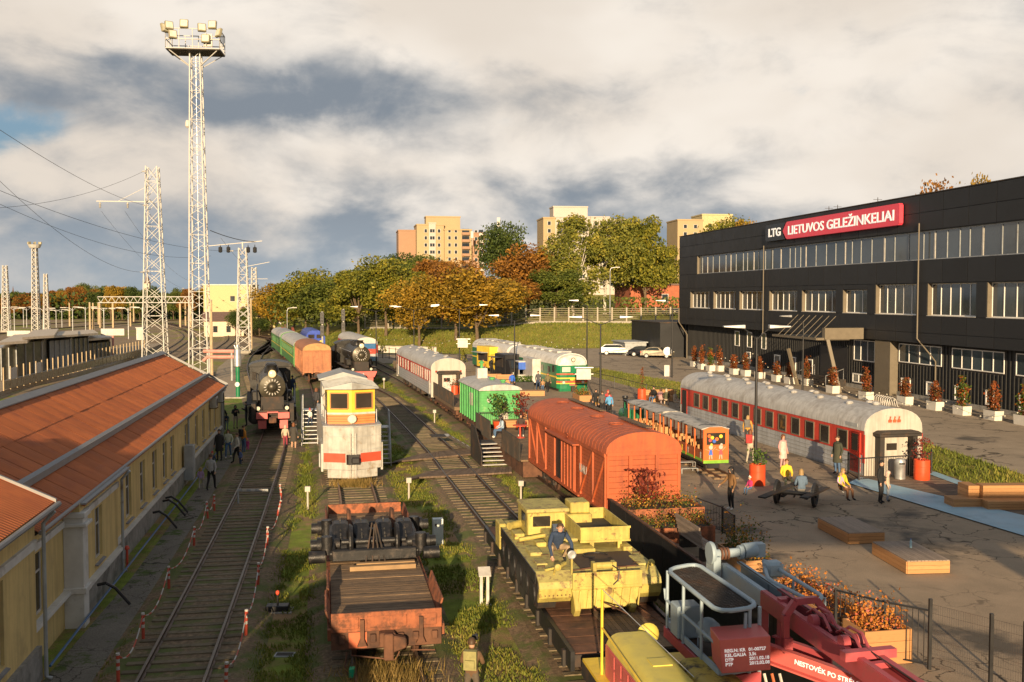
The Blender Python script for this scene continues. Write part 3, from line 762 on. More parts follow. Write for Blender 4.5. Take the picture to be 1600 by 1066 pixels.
for i in range(8):
    g=MB(); d=Vector((0,0,.1)); g.quad(*[q+d for q in (L_[0].lerp(L_[1],(i+.04)/8),L_[0].lerp(L_[1],(i+.96)/8),L_[3].lerp(L_[2],(i+.96)/8),L_[3].lerp(L_[2],(i+.04)/8))]); g.build('pane',m_canglass,ec)
for i in range(7):
    q=L_[3].lerp(L_[2],(i+.5)/7.3); top=L_[0].lerp(L_[1],(i+.5)/7.3)+Vector((0,0,1.9))+n_out*.9
    MB().beam(q,top,.04).build('hanger',m_reveal,ec)
# entrance steps with railing
es=thing('entrance_steps','short dark flight of steps with handrail at the office entrance','steps',(bo[0],bo[1],0),TH)
for i in range(4):MB().box(LX-1.9+i*.4,LX-.1,ent[0]+.2,ent[1]+.8,ZS+.16*i,ZS+.16*(i+1)-.01).build('step',m_dark,es)
for yy in (ent[0]+.3,ent[1]+.7):MB().tube([(LX-2,yy,ZS),(LX-2,yy,ZS+.95),(LX-.3,yy,ZS+1.55),(LX-.3,yy,ZS+.6)],.03,6).build('handrail',m_steel,es)
# company sign
m_signred=mat('sign_red',(.62,.05,.075),.35,var=.04,emit=(.62,.05,.075,.15)); m_signwhite=mat('sign_white',(.88,.86,.84),.4,var=.02,emit=(.9,.9,.9,.2)); m_signblack=mat('sign_black',(.012,.012,.014),.3)
sL,sM,sR=onwall(1201,365,bo)[0],onwall(1229,360,bo)[0],onwall(1413,330,bo)[0]
z0,z1=15.15,16.85; zc=(z0+z1)/2
sg=thing('company_sign','red arrow-shaped LIETUVOS GELEZINKELIAI sign with black LTG tag on roof band','sign',(bo[0],bo[1],0),TH)
def rr(poly):return poly
hh=(z1-z0)/2
red=[(sR+.15,z0),(sM-1.0,z0),(sM-.75,z0+.1),(sM,zc),(sM-.75,z1-.1),(sM-1.0,z1),(sR+.15,z1),(sR,z1-.15),(sR,z0+.15)]
MB().prism(red,'x',-.42,-.08).build('red_panel',m_signred,sg)
blk=[(sM-.45,z0+.02),(sL-.2,z0+.02),(sL,z0+.2),(sL,z1-.2),(sL-.2,z1-.02),(sM-.45,z1-.02),(sM+.25,zc)]
MB().prism(blk,'x',-.36,-.075).build('black_tag',m_signblack,sg)
tm1=text_mesh('LIETUVOS GELEŽINKELIAI',1.12,m_signwhite,ext=.02,bold=.012); tm2=text_mesh('LTG',1.0,m_signwhite,ext=.02,bold=.02)
def fit(me,width,height):
    xs_=[v.co.x for v in me.vertices]; zs_=[v.co.y for v in me.vertices]
    cx,cy=(min(xs_)+max(xs_))/2,(min(zs_)+max(zs_))/2; ax=width/(max(xs_)-min(xs_)); ay=height/(max(zs_)-min(zs_))
    for v in me.vertices:v.co.x=(v.co.x-cx)*ax; v.co.y=(v.co.y-cy)*ay
    return me
# facing -x: text right = local -y
rot=(R(90),0,R(-90))
inst('lettering',fit(tm1,(sM-sR)-2.0,1.08),sg,(-.44,(sR+sM)/2-.25,zc+.08),rot)
inst('lettering',fit(tm2,(sL-sM)-1.4,.85),sg,(-.38,(sM+sL)/2-.1,zc),rot)
# roof aerials
for px in (1262,1275,1335):s=sx(px,17); MB().cyl((2,s,ZT),(2,s,ZT+.7),.03,n=5).box(1.6,2.4,s-.02,s+.02,ZT+.5,ZT+.53).build('aerial',m_dark,hb)
# low dark pavilion beyond the far end
pv=thing('dark_annex','low black box annex at the far end of the office building','annex',(bo[0],bo[1],0),TH)
MB().box(-2.2,6,YF+1,YF+14,ZS-.2,6.0).build('wall',m_clad,pv); MB().box(-2.3,6.1,YF+.9,YF+14.1,6.0,6.15).build('roof',m_dark,pv)
MB().box(-5.5,-2.5,YF+6,YF+12,ZS-.1,3.2).box(-5.7,-2.3,YF+5.8,YF+12.2,3.2,3.35).build('bin_shelter',m_greypaint,pv)
# planters with red creeper
m_planter=mat('pale_concrete_planter',(.60,.57,.51),.8,var=.08,col2=(.45,.42,.37),m2=(.55,.7))
def leaf_cloud(name,n,fn,size,cols,parent=None,seed=1,dark=.45,flat=0.):
    """n little leaf quads placed by fn(rng)->(x,y,z); colour by a per-face value"""
    g=np.random.default_rng(seed); c=np.array([fn(g) for _ in range(n)],dtype=float)
    d1=g.normal(size=(n,3)); d1 /= np.linalg.norm(d1,axis=1)[:,None]; d2=np.cross(d1,g.normal(size=(n,3))); d2 /= np.linalg.norm(d2,axis=1)[:,None]+1e-9
    s=size*g.uniform(.6,1.35,(n,1))
    v=np.stack([c-d1*s,c+d2*s*.62,c+d1*s,c-d2*s*.62],1).reshape(-1,3)
    me=bpy.data.meshes.new(name); me.vertices.add(4*n); me.vertices.foreach_set('co',v.ravel())
    me.loops.add(4*n); me.loops.foreach_set('vertex_index',np.arange(4*n)); me.polygons.add(n); me.polygons.foreach_set('loop_start',np.arange(n)*4); me.polygons.foreach_set('loop_total',np.full(n,4))
    a=me.attributes.new('leaf','FLOAT','FACE'); a.data.foreach_set('value',g.random(n).astype(np.float32))
    me.update(); me.materials.append(cols)
    return me
def leaf_mat(name,stops,trans=.25,objcol=False,noise_s=.35):
    m=bpy.data.materials.new(name); m.use_nodes=True; t=m.node_tree; N,K=t.nodes,t.links; b=N['Principled BSDF']; out=N['Material Output']
    at_=N.new('ShaderNodeAttribute'); at_.attribute_name='leaf'
    geo=N.new('ShaderNodeNewGeometry'); nz=N.new('ShaderNodeTexNoise'); nz.inputs['Scale'].default_value=noise_s; nz.inputs['Detail'].default_value=3; K.new(geo.outputs['Position'],nz.inputs['Vector'])
    ad=N.new('ShaderNodeMath'); ad.operation='MULTIPLY_ADD'; K.new(nz.outputs['Fac'],ad.inputs[0]); ad.inputs[1].default_value=1.3; ad.inputs[2].default_value=-.40
    a2=N.new('ShaderNodeMath'); a2.operation='MULTIPLY_ADD'; K.new(at_.outputs['Fac'],a2.inputs[0]); a2.inputs[1].default_value=.5; K.new(ad.outputs[0],a2.inputs[2])
    r=N.new('ShaderNodeValToRGB'); K.new(a2.outputs[0],r.inputs[0]); e=r.color_ramp.elements
    while len(e) < len(stops):e.new(.5)
    for el,(p_,c) in zip(e,stops):el.position=p_; el.color=(*c,1)
    c=r.outputs[0]
    if objcol:
        oi=N.new('ShaderNodeObjectInfo'); mm=N.new('ShaderNodeMix'); mm.data_type='RGBA'; mm.blend_type='MULTIPLY'; mm.inputs[0].default_value=1; K.new(c,mm.inputs[6]); K.new(oi.outputs['Color'],mm.inputs[7]); c=mm.outputs[2]
    K.new(c,b.inputs['Base Color']); b.inputs['Roughness'].default_value=.6; b.inputs['Specular IOR Level'].default_value=.25
    tr=N.new('ShaderNodeBsdfTranslucent'); K.new(c,tr.inputs[0]); mx=N.new('ShaderNodeMixShader'); mx.inputs[0].default_value=trans
    K.new(b.outputs[0],mx.inputs[1]); K.new(tr.outputs[0],mx.inputs[2]); K.new(mx.outputs[0],out.inputs[0])
    return m
m_vine=leaf_mat('red_creeper_leaves',[(0,(.04,.06,.015)),(.35,(.15,.07,.02)),(.65,(.27,.06,.022)),(1,(.38,.15,.03))],noise_s=1.6)
m_vineg=leaf_mat('green_red_creeper_leaves',[(0,(.04,.08,.015)),(.5,(.09,.13,.02)),(.7,(.38,.08,.02)),(1,(.45,.14,.03))],noise_s=1.6)
pl=MB(); pl.prism([(-.55,0),(.55,0),(.6,.62),(-.6,.62)],'x',-.32,.32); PLM=pl.mesh('planter_box',m_planter)
SOIL=MB().box(-.28,.28,-.52,.52,.60,.63).mesh('soil',m_dark)
def vine_fn(h,w):
    def f(g):
        t=g.random()** .8; k=g.integers(0,3); return (g.normal()*.13,(k-1)*w*.62+g.normal()*w*.36*(1-.55*t),.6+t*h*(.7+.3*(k == 1)))
    return f
VINES=[leaf_cloud('creeper',560,vine_fn(h,w),.085,mm,seed=i+3) for i,(h,w,mm) in enumerate([(1.7,.5,m_vine),(1.3,.55,m_vine),(1.9,.55,m_vineg),(2.1,.42,m_vine)])]
pls=[(1085,573,0),(1097,577,3),(1110,579.5,2),(1124,580,3),(1147,585,1),(1165,587.5,0),(1187,591,0),(1214,596,1),(1234,599.5,1),(1261,602,3),(1301,614,1),(1353,624,3),(1414,632,1),(1461,640.5,0),(1503,648,2),(1552,656,0),(1600,664,2)]
wherep=['at the far corner of the black building','second from the far corner','third from the far corner','fourth from the far corner','left of the narrow basement window','right of the narrow basement window','behind the double street lamp','before the paired basement windows','behind the far canopy leg','with tall creeper beside the entrance steps','at the foot of the near canopy leg','with tall creeper beside the bicycle rack','between the two white basement windows','below the wide ground-floor window','with half-green creeper','with spreading red creeper','by the last basement window']
for (px,py,k),wh in zip(pls,wherep):
    p=P(px,py,ZS); t=thing('planter','pale concrete planter of red creeper '+wh,'planter',p,TH,'creeper planters along the black building')
    inst('planter_box',PLM,t); inst('soil',SOIL,t)
    inst('creeper',VINES[k],t,(0,0,0),(0,0,random.choice((0,math.pi))),(1,1,random.uniform(.9,1.15)))
# bicycle rack
p=P(1385,634,ZS); t=thing('bicycle_rack','white tubular bicycle rack of slanted hoops by the building wall','bicycle rack',p,TH)
for i in range(8):
    y=i*.3-1.0; MB().tube([(-.4,y,0),(-.3,y+.1,.55),(-.05,y+.15,.7),(.2,y+.1,.55),(.3,y,0)],.03,6).build('hoop',m_white,t)
MB().box(-.45,-.38,-1.1,1.2,.01,.05).box(.28,.35,-1.1,1.2,.01,.05).build('base_rail',m_white,t)
# ------------------------------------------------------------------ rolling stock
# local frame of every vehicle: origin on the rails under its near end, +y along the track away from the viewer
ZR=.30                                     # running top of the rails
def rz_of(pts,y0,y1):return math.atan2(-(poly_at(pts,y1)-poly_at(pts,y0)),y1-y0)
WHEEL=MB().lathe([(.03,-.07),(.40,-.07),(.475,-.06),(.50,-.03),(.475,.0),(.46,.07),(.40,.07),(.36,.03),(.12,.03),(.12,.09),(.03,.09)],20,axis='x').mesh('wheel',m_rust,True)
def bogie(parent,y,wb=1.85,r=.475,m=None,zr=0):
    m=m or m_dark
    b=MB().box(-1.02,-.90,y-wb/2-.35,y+wb/2+.35,.42,.72).box(.90,1.02,y-wb/2-.35,y+wb/2+.35,.42,.72).box(-1.0,1.0,y-.2,y+.2,.5,.8)
    for s in (-1,1):
        for d in (-wb/2,wb/2):b.box(s*.96-.09,s*.96+.09,y+d-.16,y+d+.16,.30,.64)
        for d in (-.22,0,.22):b.cyl((s*.96,y+d,.38),(s*.96,y+d,.72),.08,n=6)
    o=b.build('bogie',m,parent)
    for d in (-wb/2,wb/2):
        MB().cyl((-.8,y+d,r),(.8,y+d,r),.08,n=8).build('axle',m_rust,o)
        for s in (-1,1):inst('wheel',WHEEL,o,(s*.79,y+d,r),(0,0,0 if s > 0 else math.pi),(1,r/.475,r/.475))
    return o
def coupler(parent,y,s=-1,z=1.06,m=None):
    MB().box(-.14,.14,min(y,y+s*.45),max(y,y+s*.45),z-.13,z+.13).box(-.26,.20,min(y+s*.42,y+s*.72),max(y+s*.42,y+s*.72),z-.19,z+.19).box(.05,.22,min(y+s*.66,y+s*.86),max(y+s*.66,y+s*.86),z-.16,z+.16).build('coupler',m or m_rust,parent,bevel=.03)
def arch(w,ze,rise,n=12,flat=1.0):       # roof outline from left eave to right eave
    return [(w*math.sin(math.pi*(i/n-.5)) if flat == 1 else w*(2*i/n-1),ze+rise*(math.cos(math.pi*(i/n-.5))** flat)) for i in range(n+1)]
def roofshell(L,w,ze,rise,n=14,over=0.,flat=.8,thick=.05):
    out=[(w*math.sin(math.pi*(i/n-.5)),ze+rise*max(0,math.cos(math.pi*(i/n-.5)))** flat) for i in range(n+1)]
    return out
# ---- passenger coach -------------------------------------------------------
def coach(label,loc,rz,L,w,zb,ze,rise,side_cols,wins,endm,roofm,zwin,group=None,body_z0=.95,framem=None,doors=(0.9,),side_only=None,name='passenger_coach',winw=.95,stripes=(),cat='coach',doorcol=None,ribs=True):
    t=thing(name,label,cat,loc,rz,group)
    h=w/2
    # body: lower and upper side colours as separate shells
    lo,hi,zs=side_cols
    body=MB(); body.box(-h,h,0.06,L-.06,body_z0,zs,0); body.box(-h-.004,h+.004,.05,L-.05,zs,ze,1)
    body.build('body',[lo,hi],t)
    if ribs:
        for i in range(4):
            z=body_z0+.12+i*(zs-body_z0-.15)/4
            for s in (-1,1):MB().box(s*(h+.012)-.012,s*(h+.012)+.012,.3,L-.3,z,z+.035).build('rib',lo,t)
    out=roofshell(L,h+.03,ze,rise)
    MB().prism(out,'y',.0,L).build('roof',roofm,t,smooth=True)
    for yy in (-.02,L-.05):
        MB().box(-h-.01,h+.01,yy,yy+.07,body_z0-.15,ze+.001).prism([(x*.985,z-.02) for x,z in out],'y',yy+.001,yy+.069).build('end_wall',endm,t,smooth=False)
    for z0,z1,c in stripes:
        for s in (-1,1):MB().box(s*(h+.012)-.012,s*(h+.012)+.012,.08,L-.08,z0,z1).build('stripe',c,t)
    for s in (-1,1):
        for yc,ww in wins:
            f=MB(); x=s*(h+.012); zz0,zz1=zwin
            f.box(x-.03,x+.03,yc-ww/2-.06,yc+ww/2+.06,zz0-.06,zz0).box(x-.03,x+.03,yc-ww/2-.06,yc+ww/2+.06,zz1,zz1+.06)
            f.box(x-.03,x+.03,yc-ww/2-.06,yc-ww/2,zz0,zz1).box(x-.03,x+.03,yc+ww/2,yc+ww/2+.06,zz0,zz1)
            o=f.build('window',framem or m_reveal,t); MB().box(x-.02,x+.012,yc-ww/2,yc+ww/2,zz0,zz1).build('pane',m_glass2,o)
        for yd in doors:
            d=MB().box(s*(h+.02)-.03,s*(h+.02)+.02,yd-.42,yd+.42,body_z0+.1,ze-.12).build('door',doorcol or hi,t)
            MB().box(s*(h+.04)-.02,s*(h+.04)+.014,yd-.26,yd+.26,zwin[0],zwin[1]).build('pane',m_glass2,d)
    MB().box(-.9,.9,.8,L-.8,.55,body_z0).build('underframe',m_dark,t)
    for i in range(4):MB().box(-1.25,1.25,L*(.3+.12*i),L*(.3+.12*i)+1.1,.42,body_z0).build('equipment_box',m_dark,t)
    bogie(t,3.2,2.4); bogie(t,L-3.2,2.4)
    return t,h
def vents(t,L,z,n,x=.55):
    for i in range(n):
        y=1.5+(L-3)*i/(n-1)
        for s in ((-1,1) if i % 2 else (0,)):MB().lathe([(.15,0),(.19,.08),(.12,.14),(.04,.16)],10,(s*x,y,z-.18*abs(s)*x)).build('roof_vent',m_roofgrey,t)
def porch(t,y,h,ze,w=1.0,m=m_dark,side=-1):
    p=MB().box(-w-.18,-w+.06,y-.45,y,1.0,ze-.75).box(w-.06,w+.18,y-.45,y,1.0,ze-.75).box(-w-.3,w+.3,y-.6,y,ze-.75,ze-.62).prism([(-w-.34,ze-.62),(w+.34,ze-.62),(w+.1,ze-.5),(-w-.1,ze-.5)],'y',y-.62,y).build('gangway',m,t,bevel=.02)
    MB().box(-w+.1,w-.1,y-.06,y-.015,1.0,ze-.78).build('end_door',m_cream,p)
    MB().box(-.42,.12,y-.08,y-.06,ze-1.45,ze-1.12).build('pane',m_glass2,p)
# coach on the plaza: red window band, pale grey below, cream end
c_rz=math.atan2(4.6,21.5); cw=3.0
L1=23.0
pn=Vector((16.55,46.3,0))+Vector((math.cos(c_rz),math.sin(c_rz),0))*1.5
wn_=[(1.9,.8)]+[(3.6+i*1.50,.78) for i in range(12)]
rc,h=coach('red and pale grey passenger coach parked along the plaza, cream end towards the seesaw',(pn.x,pn.y,.10),c_rz,L1,cw,.95,3.12,1.05,(m_greycoach,m_redcoach,1.98),wn_,m_cream,m_roofgrey,(2.12,2.92),framem=m_reveal,body_z0=1.0,doors=(.75,22.2),winw=.8)
for s in (-1,1):MB().box(s*(h+.016)-.012,s*(h+.016)+.012,.1,L1-.1,1.98,2.06).build('waist_rail',m_redcoach,rc)
for x in (-h-.02,h-.0):MB().box(x,x+.03,-.03,.12,1.6,2.95).build('corner_panel',m_redcoach,rc)
MB().box(-h-.05,-h-.01,.36,1.14,1.15,3.0).build('open_doorway',m_black,rc)
MB().box(-h-.08,-h-.012,L1-1.2,L1-.5,1.15,3.0).build('open_doorway',m_black,rc)
porch(rc,-.03,h,3.65,w=.8)
vents(rc,L1,4.18,15)
emb=MB().box(-.42,.42,-.05,-.03,3.45,3.85).build('emblem_plate',m_cream,rc)
for cx in (-.22,.02,.25):MB().prism([(cx-.1,3.5),(cx+.08,3.5),(cx+.1,3.62),(cx+.02,3.66),(cx+.06,3.78),(cx-.02,3.8),(cx-.04,3.66),(cx-.1,3.62)],'y',-.065,-.051).build('emblem_mark',m_orange,emb)
MB().box(-h,h,L1*.0+.02,L1,.99,1.03).build('sole_bar',m_white,rc)
MB().box(-h-.03,-h-.005,.6,1.6,3.22,3.4).build('vent_grille',m_greypaint,rc)
# second coach: red band with paired narrow windows, blue-grey lower body
rz2=rz_of(TR4,84,107)
w2_=[(2.2,.45),(3.3,.45)]+[(5.0+i*1.4,.5) for i in range(6)]+[(14.4,.45),(16.3,.45),(18.4,.45),(20.4,.45)]
k2,h2=coach('red-banded coach with white-framed windows and grey roof parked behind the green caboose',(poly_at(TR4,84),84,ZR-.1),rz2,23.5,2.95,.95,3.15,.95,(m_greycoach,m_redcoach,2.0),w2_,m_cream,m_roofgrey,(2.15,2.95),framem=m_white,doors=(1.0,22.4),doorcol=m_white)
for s in (-1,1):
    for i in range(2):MB().box(s*1.05-.08,s*1.05+.08,-.06,-.03,2.9,3.06).build('tail_lamp',m_red,k2)
porch(k2,-.03,h2,3.55,w=.72); vents(k2,23.5,4.08,9)
door=MB().box(-.45,.3,-.11,-.09,1.1,2.6).build('painted_door',m_white,k2)
for i in range(26):
    a,r_=random.random()*6.28,random.random()** .5*.3; x,z=-.08+r_*math.cos(a)*.9,1.8+r_*math.sin(a)*2.2
    MB().cyl((x,-.125,z),(x,-.112,z),random.uniform(.02,.045),n=6).build('blossom',random.choice((m_red,m_pink,m_dark)),door)
# deck wagon with dark boarded side between coach and caboose
dw=thing('deck_wagon','low flat wagon with dark solid parapet between coach and green caboose','wagon',(poly_at(TR4,73),73,ZR-.1),rz_of(TR4,73,83))
MB().box(-1.45,1.45,0,10.4,.95,1.2).build('deck',m_plank,dw)
pp=MB().box(-1.47,-1.42,.4,10.2,1.2,2.2).build('parapet',m_dark,dw)
for i in range(28):MB().box(-1.50,-1.47,.5+i*.35,.56+i*.35,1.2,2.2).build('batten',m_dark,pp)
MB().box(-1.3,-1.1,.2,10.2,.6,.95).box(1.1,1.3,.2,10.2,.6,.95).build('sole_bar',m_rust,dw)
bogie(dw,2.0,m=m_rust); bogie(dw,8.4,m=m_rust)
for i,(x,y) in enumerate(((.9,9.6),(.2,9.4),(1.1,7.2))):
    tt=thing('flower_drum',('red drum planter beside the painted coach door','second red drum planter at the coach end','red drum with orange flowers on the deck wagon')[i],'drum',dw.matrix_basis @ Vector((x,y,1.2)))
    MB().lathe([(.28,0),(.29,.02),(.29,.7),(.27,.72),(.25,.66)],14).build('drum',m_barrel,tt)
    inst('plant',leaf_cloud('plant',90,lambda g:(g.normal()*.15,g.normal()*.15,.75+abs(g.normal())*.25),.07,m_vine,seed=50+i),tt)
# ---- green caboose ----------------------------------------------------------
gc=thing('green_caboose','small bright green plank-sided caboose with grey roof and white chimney box','wagon',(poly_at(TR4,64.3),64.3,ZR-.1),rz_of(TR4,64,72))
GL,gh,gz0,gz1=7.2,1.32,1.0,3.25
MB().box(-gh+.03,gh-.03,.03,GL-.03,gz0,gz1).build('body',m_green,gc)
for i in range(13):
    z=gz0+i*(gz1-gz0)/13
    MB().box(-gh+.03,gh-.03,.0,.028,z+.006,z+(gz1-gz0)/13-.006).build('plank',m_green,gc)
for i in range(9):
    y=.06+i*(GL-.2)/8
    for s in (-1,1):MB().box(s*gh-.05,s*gh+.02,y,y+.1,gz0,gz1).build('post',m_green,gc)
for s in (-1,1):MB().box(s*gh-.05,s*gh+.015,-.03,.07,gz0-.05,gz1+.02).build('corner_post',m_green,gc)
rf=MB().prism(roofshell(GL,gh+.12,gz1,.38,flat=1),'y',-.25,GL+.2).build('roof',m_roofgrey,gc,smooth=True)
MB().box(-.45,.25,5.2,5.9,gz1+.3,gz1+1.05).build('chimney_box',m_white,rf); MB().cyl((-.1,5.55,gz1+1.05),(-.1,5.55,gz1+1.4),.1,n=10).lathe([(.2,0),(.2,.06),(.05,.2)],10,(-.1,5.55,gz1+1.38)).build('flue',m_green,rf)
for x,y in ((.25,3.6),(.55,1.5)):MB().lathe([(.12,0),(.14,.15),(.22,.17),(.2,.26),(.04,.3)],10,(x,y,gz1+.28)).build('roof_vent',m_green,rf)
d=MB().box(-.05,.62,-.03,.01,gz0+.05,2.65).build('door',m_green,gc); MB().box(.12,.46,-.045,-.03,1.95,2.45).build('pane',m_glass2,d); MB().box(.02,.55,-.05,-.031,1.35,1.85).build('notice',m_cream,d)
MB().cyl((-.75,-.12,2.6),(-.75,.02,2.6),.13,n=12).build('lamp',m_white,gc)
w=MB().box(-gh-.04,-gh-.0,2.6,3.4,2.0,2.85).build('window',m_cream,gc)
MB().box(-1.2,-1.0,-.2,GL+.2,.6,1.0).box(1.0,1.2,-.2,GL+.2,.6,1.0).build('underframe',m_rust,gc); bogie(gc,1.6,1.2,m=m_rust); bogie(gc,5.6,1.2,m=m_rust)
# ---- orange boxcar -----------------------------------------------------------
def boxcar(label,loc,rz,L,w,zf,ze,rise,m,ridged=True,name='boxcar',sliding=True):
    t=thing(name,label,'boxcar',loc,rz); h=w/2
    MB().box(-h+.06,h-.06,.06,L-.06,zf,ze).build('body',m,t)
    # end: planks, posts, top arch plate
    nb=10; bh=(ze-.02-zf)/nb
    for yy,sg in ((0.0,1),(L,-1)):
        for i in range(nb):
            a,b=sorted((yy,yy+sg*.058)); MB().box(-h+.04,h-.04,a,b,zf+i*bh+.008,zf+(i+1)*bh-.008).build('plank',m,t)
        for x in (-h*.36,h*.36):
            a,b=sorted((yy-sg*.09,yy-sg*.002)); MB().box(x-.07,x+.07,a,b,zf-.1,ze).build('end_post',m,t)
        for x in (-h+.02,h-.1):
            a,b=sorted((yy-sg*.03,yy+sg*.12)); MB().box(x,x+.08,a,b,zf-.12,ze+.01).build('corner_post',m,t)
        a,b=sorted((yy-sg*.12,yy-sg*.0)); MB().box(-h,h,a,b,ze-.06,ze+.08).build('end_beam',m,t)
    # sides: planks, posts, diagonal braces, sliding door
    np_=9; dy0,dy1=L*.40,L*.60
    posts=[0.1,L*.135,L*.27,L*.40,L*.60,L*.73,L*.865,L-.1]
    for s in (-1,1):
        xo=s*h
        for i in range(14):
            z=zf+i*(ze-zf)/14
            for a,b in ((.12,dy0),(dy1,L-.12)):MB().box(*sorted((xo-s*.06,xo-s*.02)),a,b,z+.007,z+(ze-zf)/14-.007).build('plank',m,t)
        for y in posts:MB().box(*sorted((xo-s*.04,xo+s*.05)),y-.06,y+.06,zf-.1,ze).build('post',m,t)
        for (a,b) in ((0,1),(1,2),(5,6),(6,7)):
            ya,yb_=(posts[a],posts[b]) if a < 3 else (posts[b],posts[a])
            MB().beam((xo+s*.015,ya,ze-.1),(xo+s*.015,yb_,zf+.1),.07,.10).build('brace',m,t)
        MB().box(*sorted((xo-s*.04,xo+s*.07)),.06,L-.06,ze-.12,ze+.02).build('top_rail',m,t)
        MB().box(*sorted((xo-s*.04,xo+s*.06)),.06,L-.06,zf-.16,zf+.0).build('sole_bar',m,t)
        if s < 0 and sliding:
            MB().box(*sorted((xo-s*.3,xo-s*.02)),dy0+.1,dy1-.1,zf,ze-.15).build('door_opening',m_black,t)
            sd=MB().box(*sorted((xo+s*.06,xo+s*.11)),dy0-1.15,dy0+1.1,zf-.05,ze-.2).build('sliding_door',m,t)
            for i in range(5):MB().box(*sorted((xo+s*.11,xo+s*.15)),dy0-1.1+i*.5,dy0-1.02+i*.5,zf,ze-.25).build('door_rib',m,sd)
            for i in range(16):MB().box(*sorted((xo+s*.11,xo+s*.135)),dy0-.05,dy0+.35,zf+.3+i*.13,zf+.36+i*.13).build('louvre',m,sd)
            MB().box(*sorted((xo+s*.02,xo+s*.34)),dy0-1.6,dy1+.6,ze-.18,ze-.12).build('door_hood',m,t)
            MB().box(*sorted((xo+s*.06,xo+s*.14)),dy0-1.7,dy1+.6,zf-.12,zf-.05).build('door_track',m,t)
    roof=MB().prism(roofshell(L,h+.05,ze+.02,rise,flat=.85),'y',-.1,L+.1).build('roof',m,t,smooth=True)
    if ridged:
        o1=[(x*1.006,z+.004) for x,z in roofshell(L,h+.05,ze+.02,rise,flat=.85)]
        rb=MB(); o2=[(x*.97,z-.06) for x,z in o1]
        rb.prism(o1+o2[::-1],'y',0,.10); rm=rb.mesh('roof_rib',m,True)
        n=int(L/.42)
        for i in range(1,n):inst('roof_rib',rm,roof,(0,i*L/n,0))
        MB().box(.25,.55,.4+L*.0,L*.30,ze+rise+.10,ze+rise+.13).box(.25,.55,L*.5,L*.92,ze+rise+.07,ze+rise+.10).build('roof_walk',m_plank,roof)
        for fy in (.18,.38,.62,.82):
            MB().tube([(-.35+.3*math.cos(a),L*fy+.3*math.sin(a),ze+rise+.05) for a in [i*math.pi/6 for i in range(12)]],.018,5,closed=True).build('hatch_ring',m,roof)
    MB().box(-.3,.3,.2,L-.2,.6,zf-.1).build('underframe',m_dark,t); bogie(t,2.1); bogie(t,L-2.1); coupler(t,0); coupler(t,L,1)
    return t
m_orangebox=m_orange
ob=boxcar('bright orange-red wooden boxcar with ribbed roof at the edge of the plaza',(5.05,37.9,ZR-.1),R(12.2),12.9,2.98,1.15,3.32,.82,m_orange)
tw=text_mesh('UAU',.5,m_white,ext=.005); inst('chalk_mark',tw,ob,(-1.56,2.9,2.25),(R(90),0,R(-90)))
ob2=boxcar('faded tan and brick-red boxcar coupled in front of the green coach',(poly_at(TR2,106),106,ZR-.1),rz_of(TR2,106,119),13.2,2.9,1.15,3.55,.75,m_orange2,ridged=False,sliding=False)
MB().prism([(x,z) for x,z in roofshell(0,1.47,3.57,.75,flat=.85)],'y',-.16,13.3).build('tan_roof',mat('tan_roof_paint',(.42,.24,.10),.7,col2=(.26,.14,.06),m2=(.5,.7)),ob2,smooth=True)
# ---- green coach train behind -----------------------------------------------
gcl,_=coach('dark green passenger coach with yellow waist line behind the tan boxcar',(poly_at(TR2,120.5),120.5,ZR-.1),rz_of(TR2,120,146),24,2.95,.95,3.3,.85,(m_coachgreen,m_coachgreen,2.0),[(3+i*1.7,.7) for i in range(12)],m_coachgreen,m_roofgrey,(2.2,2.9),stripes=((1.9,2.0,m_yellow),(3.05,3.1,m_yellow)),framem=m_coachgreen)
gcl2,_=coach('farthest green passenger coach at the end of the exhibit row',(poly_at(TR2,146),146,ZR-.1),rz_of(TR2,146,170),22,2.95,.95,3.3,.85,(m_coachgreen,m_coachgreen,2.0),[(3+i*1.7,.7) for i in range(10)],m_coachgreen,m_roofgrey,(2.2,2.9),stripes=((1.9,2.0,m_yellow),),framem=m_coachgreen)
# rust-red crane jib seen over the coaches
rjc=thing('red_track_machine','orange-red track machine with folded frame seen above the green coach roof','machine',(*V(455,540,158)[:2],0),R(18))
MB().box(-1.4,1.4,0,10,.9,1.3).build('frame',m_dark,rjc); MB().box(-1.3,1.3,6.5,9.5,1.3,3.4).build('cab',m_orange,rjc); bogie(rjc,2); bogie(rjc,8)
for x in (-.8,.8):MB().beam((x,.2,2.9),(x,6.5,4.3),.35).beam((x,.5,1.3),(x,.5,3),.3).beam((x,3.5,1.3),(x,3,3.6),.3).build('jib',m_orange,rjc)
# blue locomotive with yellow chevron
bl=thing('blue_locomotive','deep blue diesel locomotive nose with yellow chevron','locomotive',(*V(493,540,150)[:2],ZR-.1),R(15))
m_lblue=mat('locomotive_blue',(.02,.06,.38),.4)
MB().prism([(-1.45,1.0),(1.45,1.0),(1.45,3.2),(1.1,3.9),(.5,4.15),(-.5,4.15),(-1.1,3.9),(-1.45,3.2)],'y',0.2,16).build('body',m_lblue,bl,smooth=True)
MB().prism([(-1.2,2.5),(0,1.8),(1.2,2.5),(1.2,2.9),(0,2.2),(-1.2,2.9)],'y',.12,.19).build('chevron',m_yellow,bl)
for s in (-1,1):MB().box(s*.62-.45,s*.62+.45,.1,.19,3.0,3.55).build('windscreen',m_glass2,bl)
bogie(bl,3); bogie(bl,13); MB().box(-1.4,1.4,.1,16,.8,1.0).build('underframe',m_dark,bl)
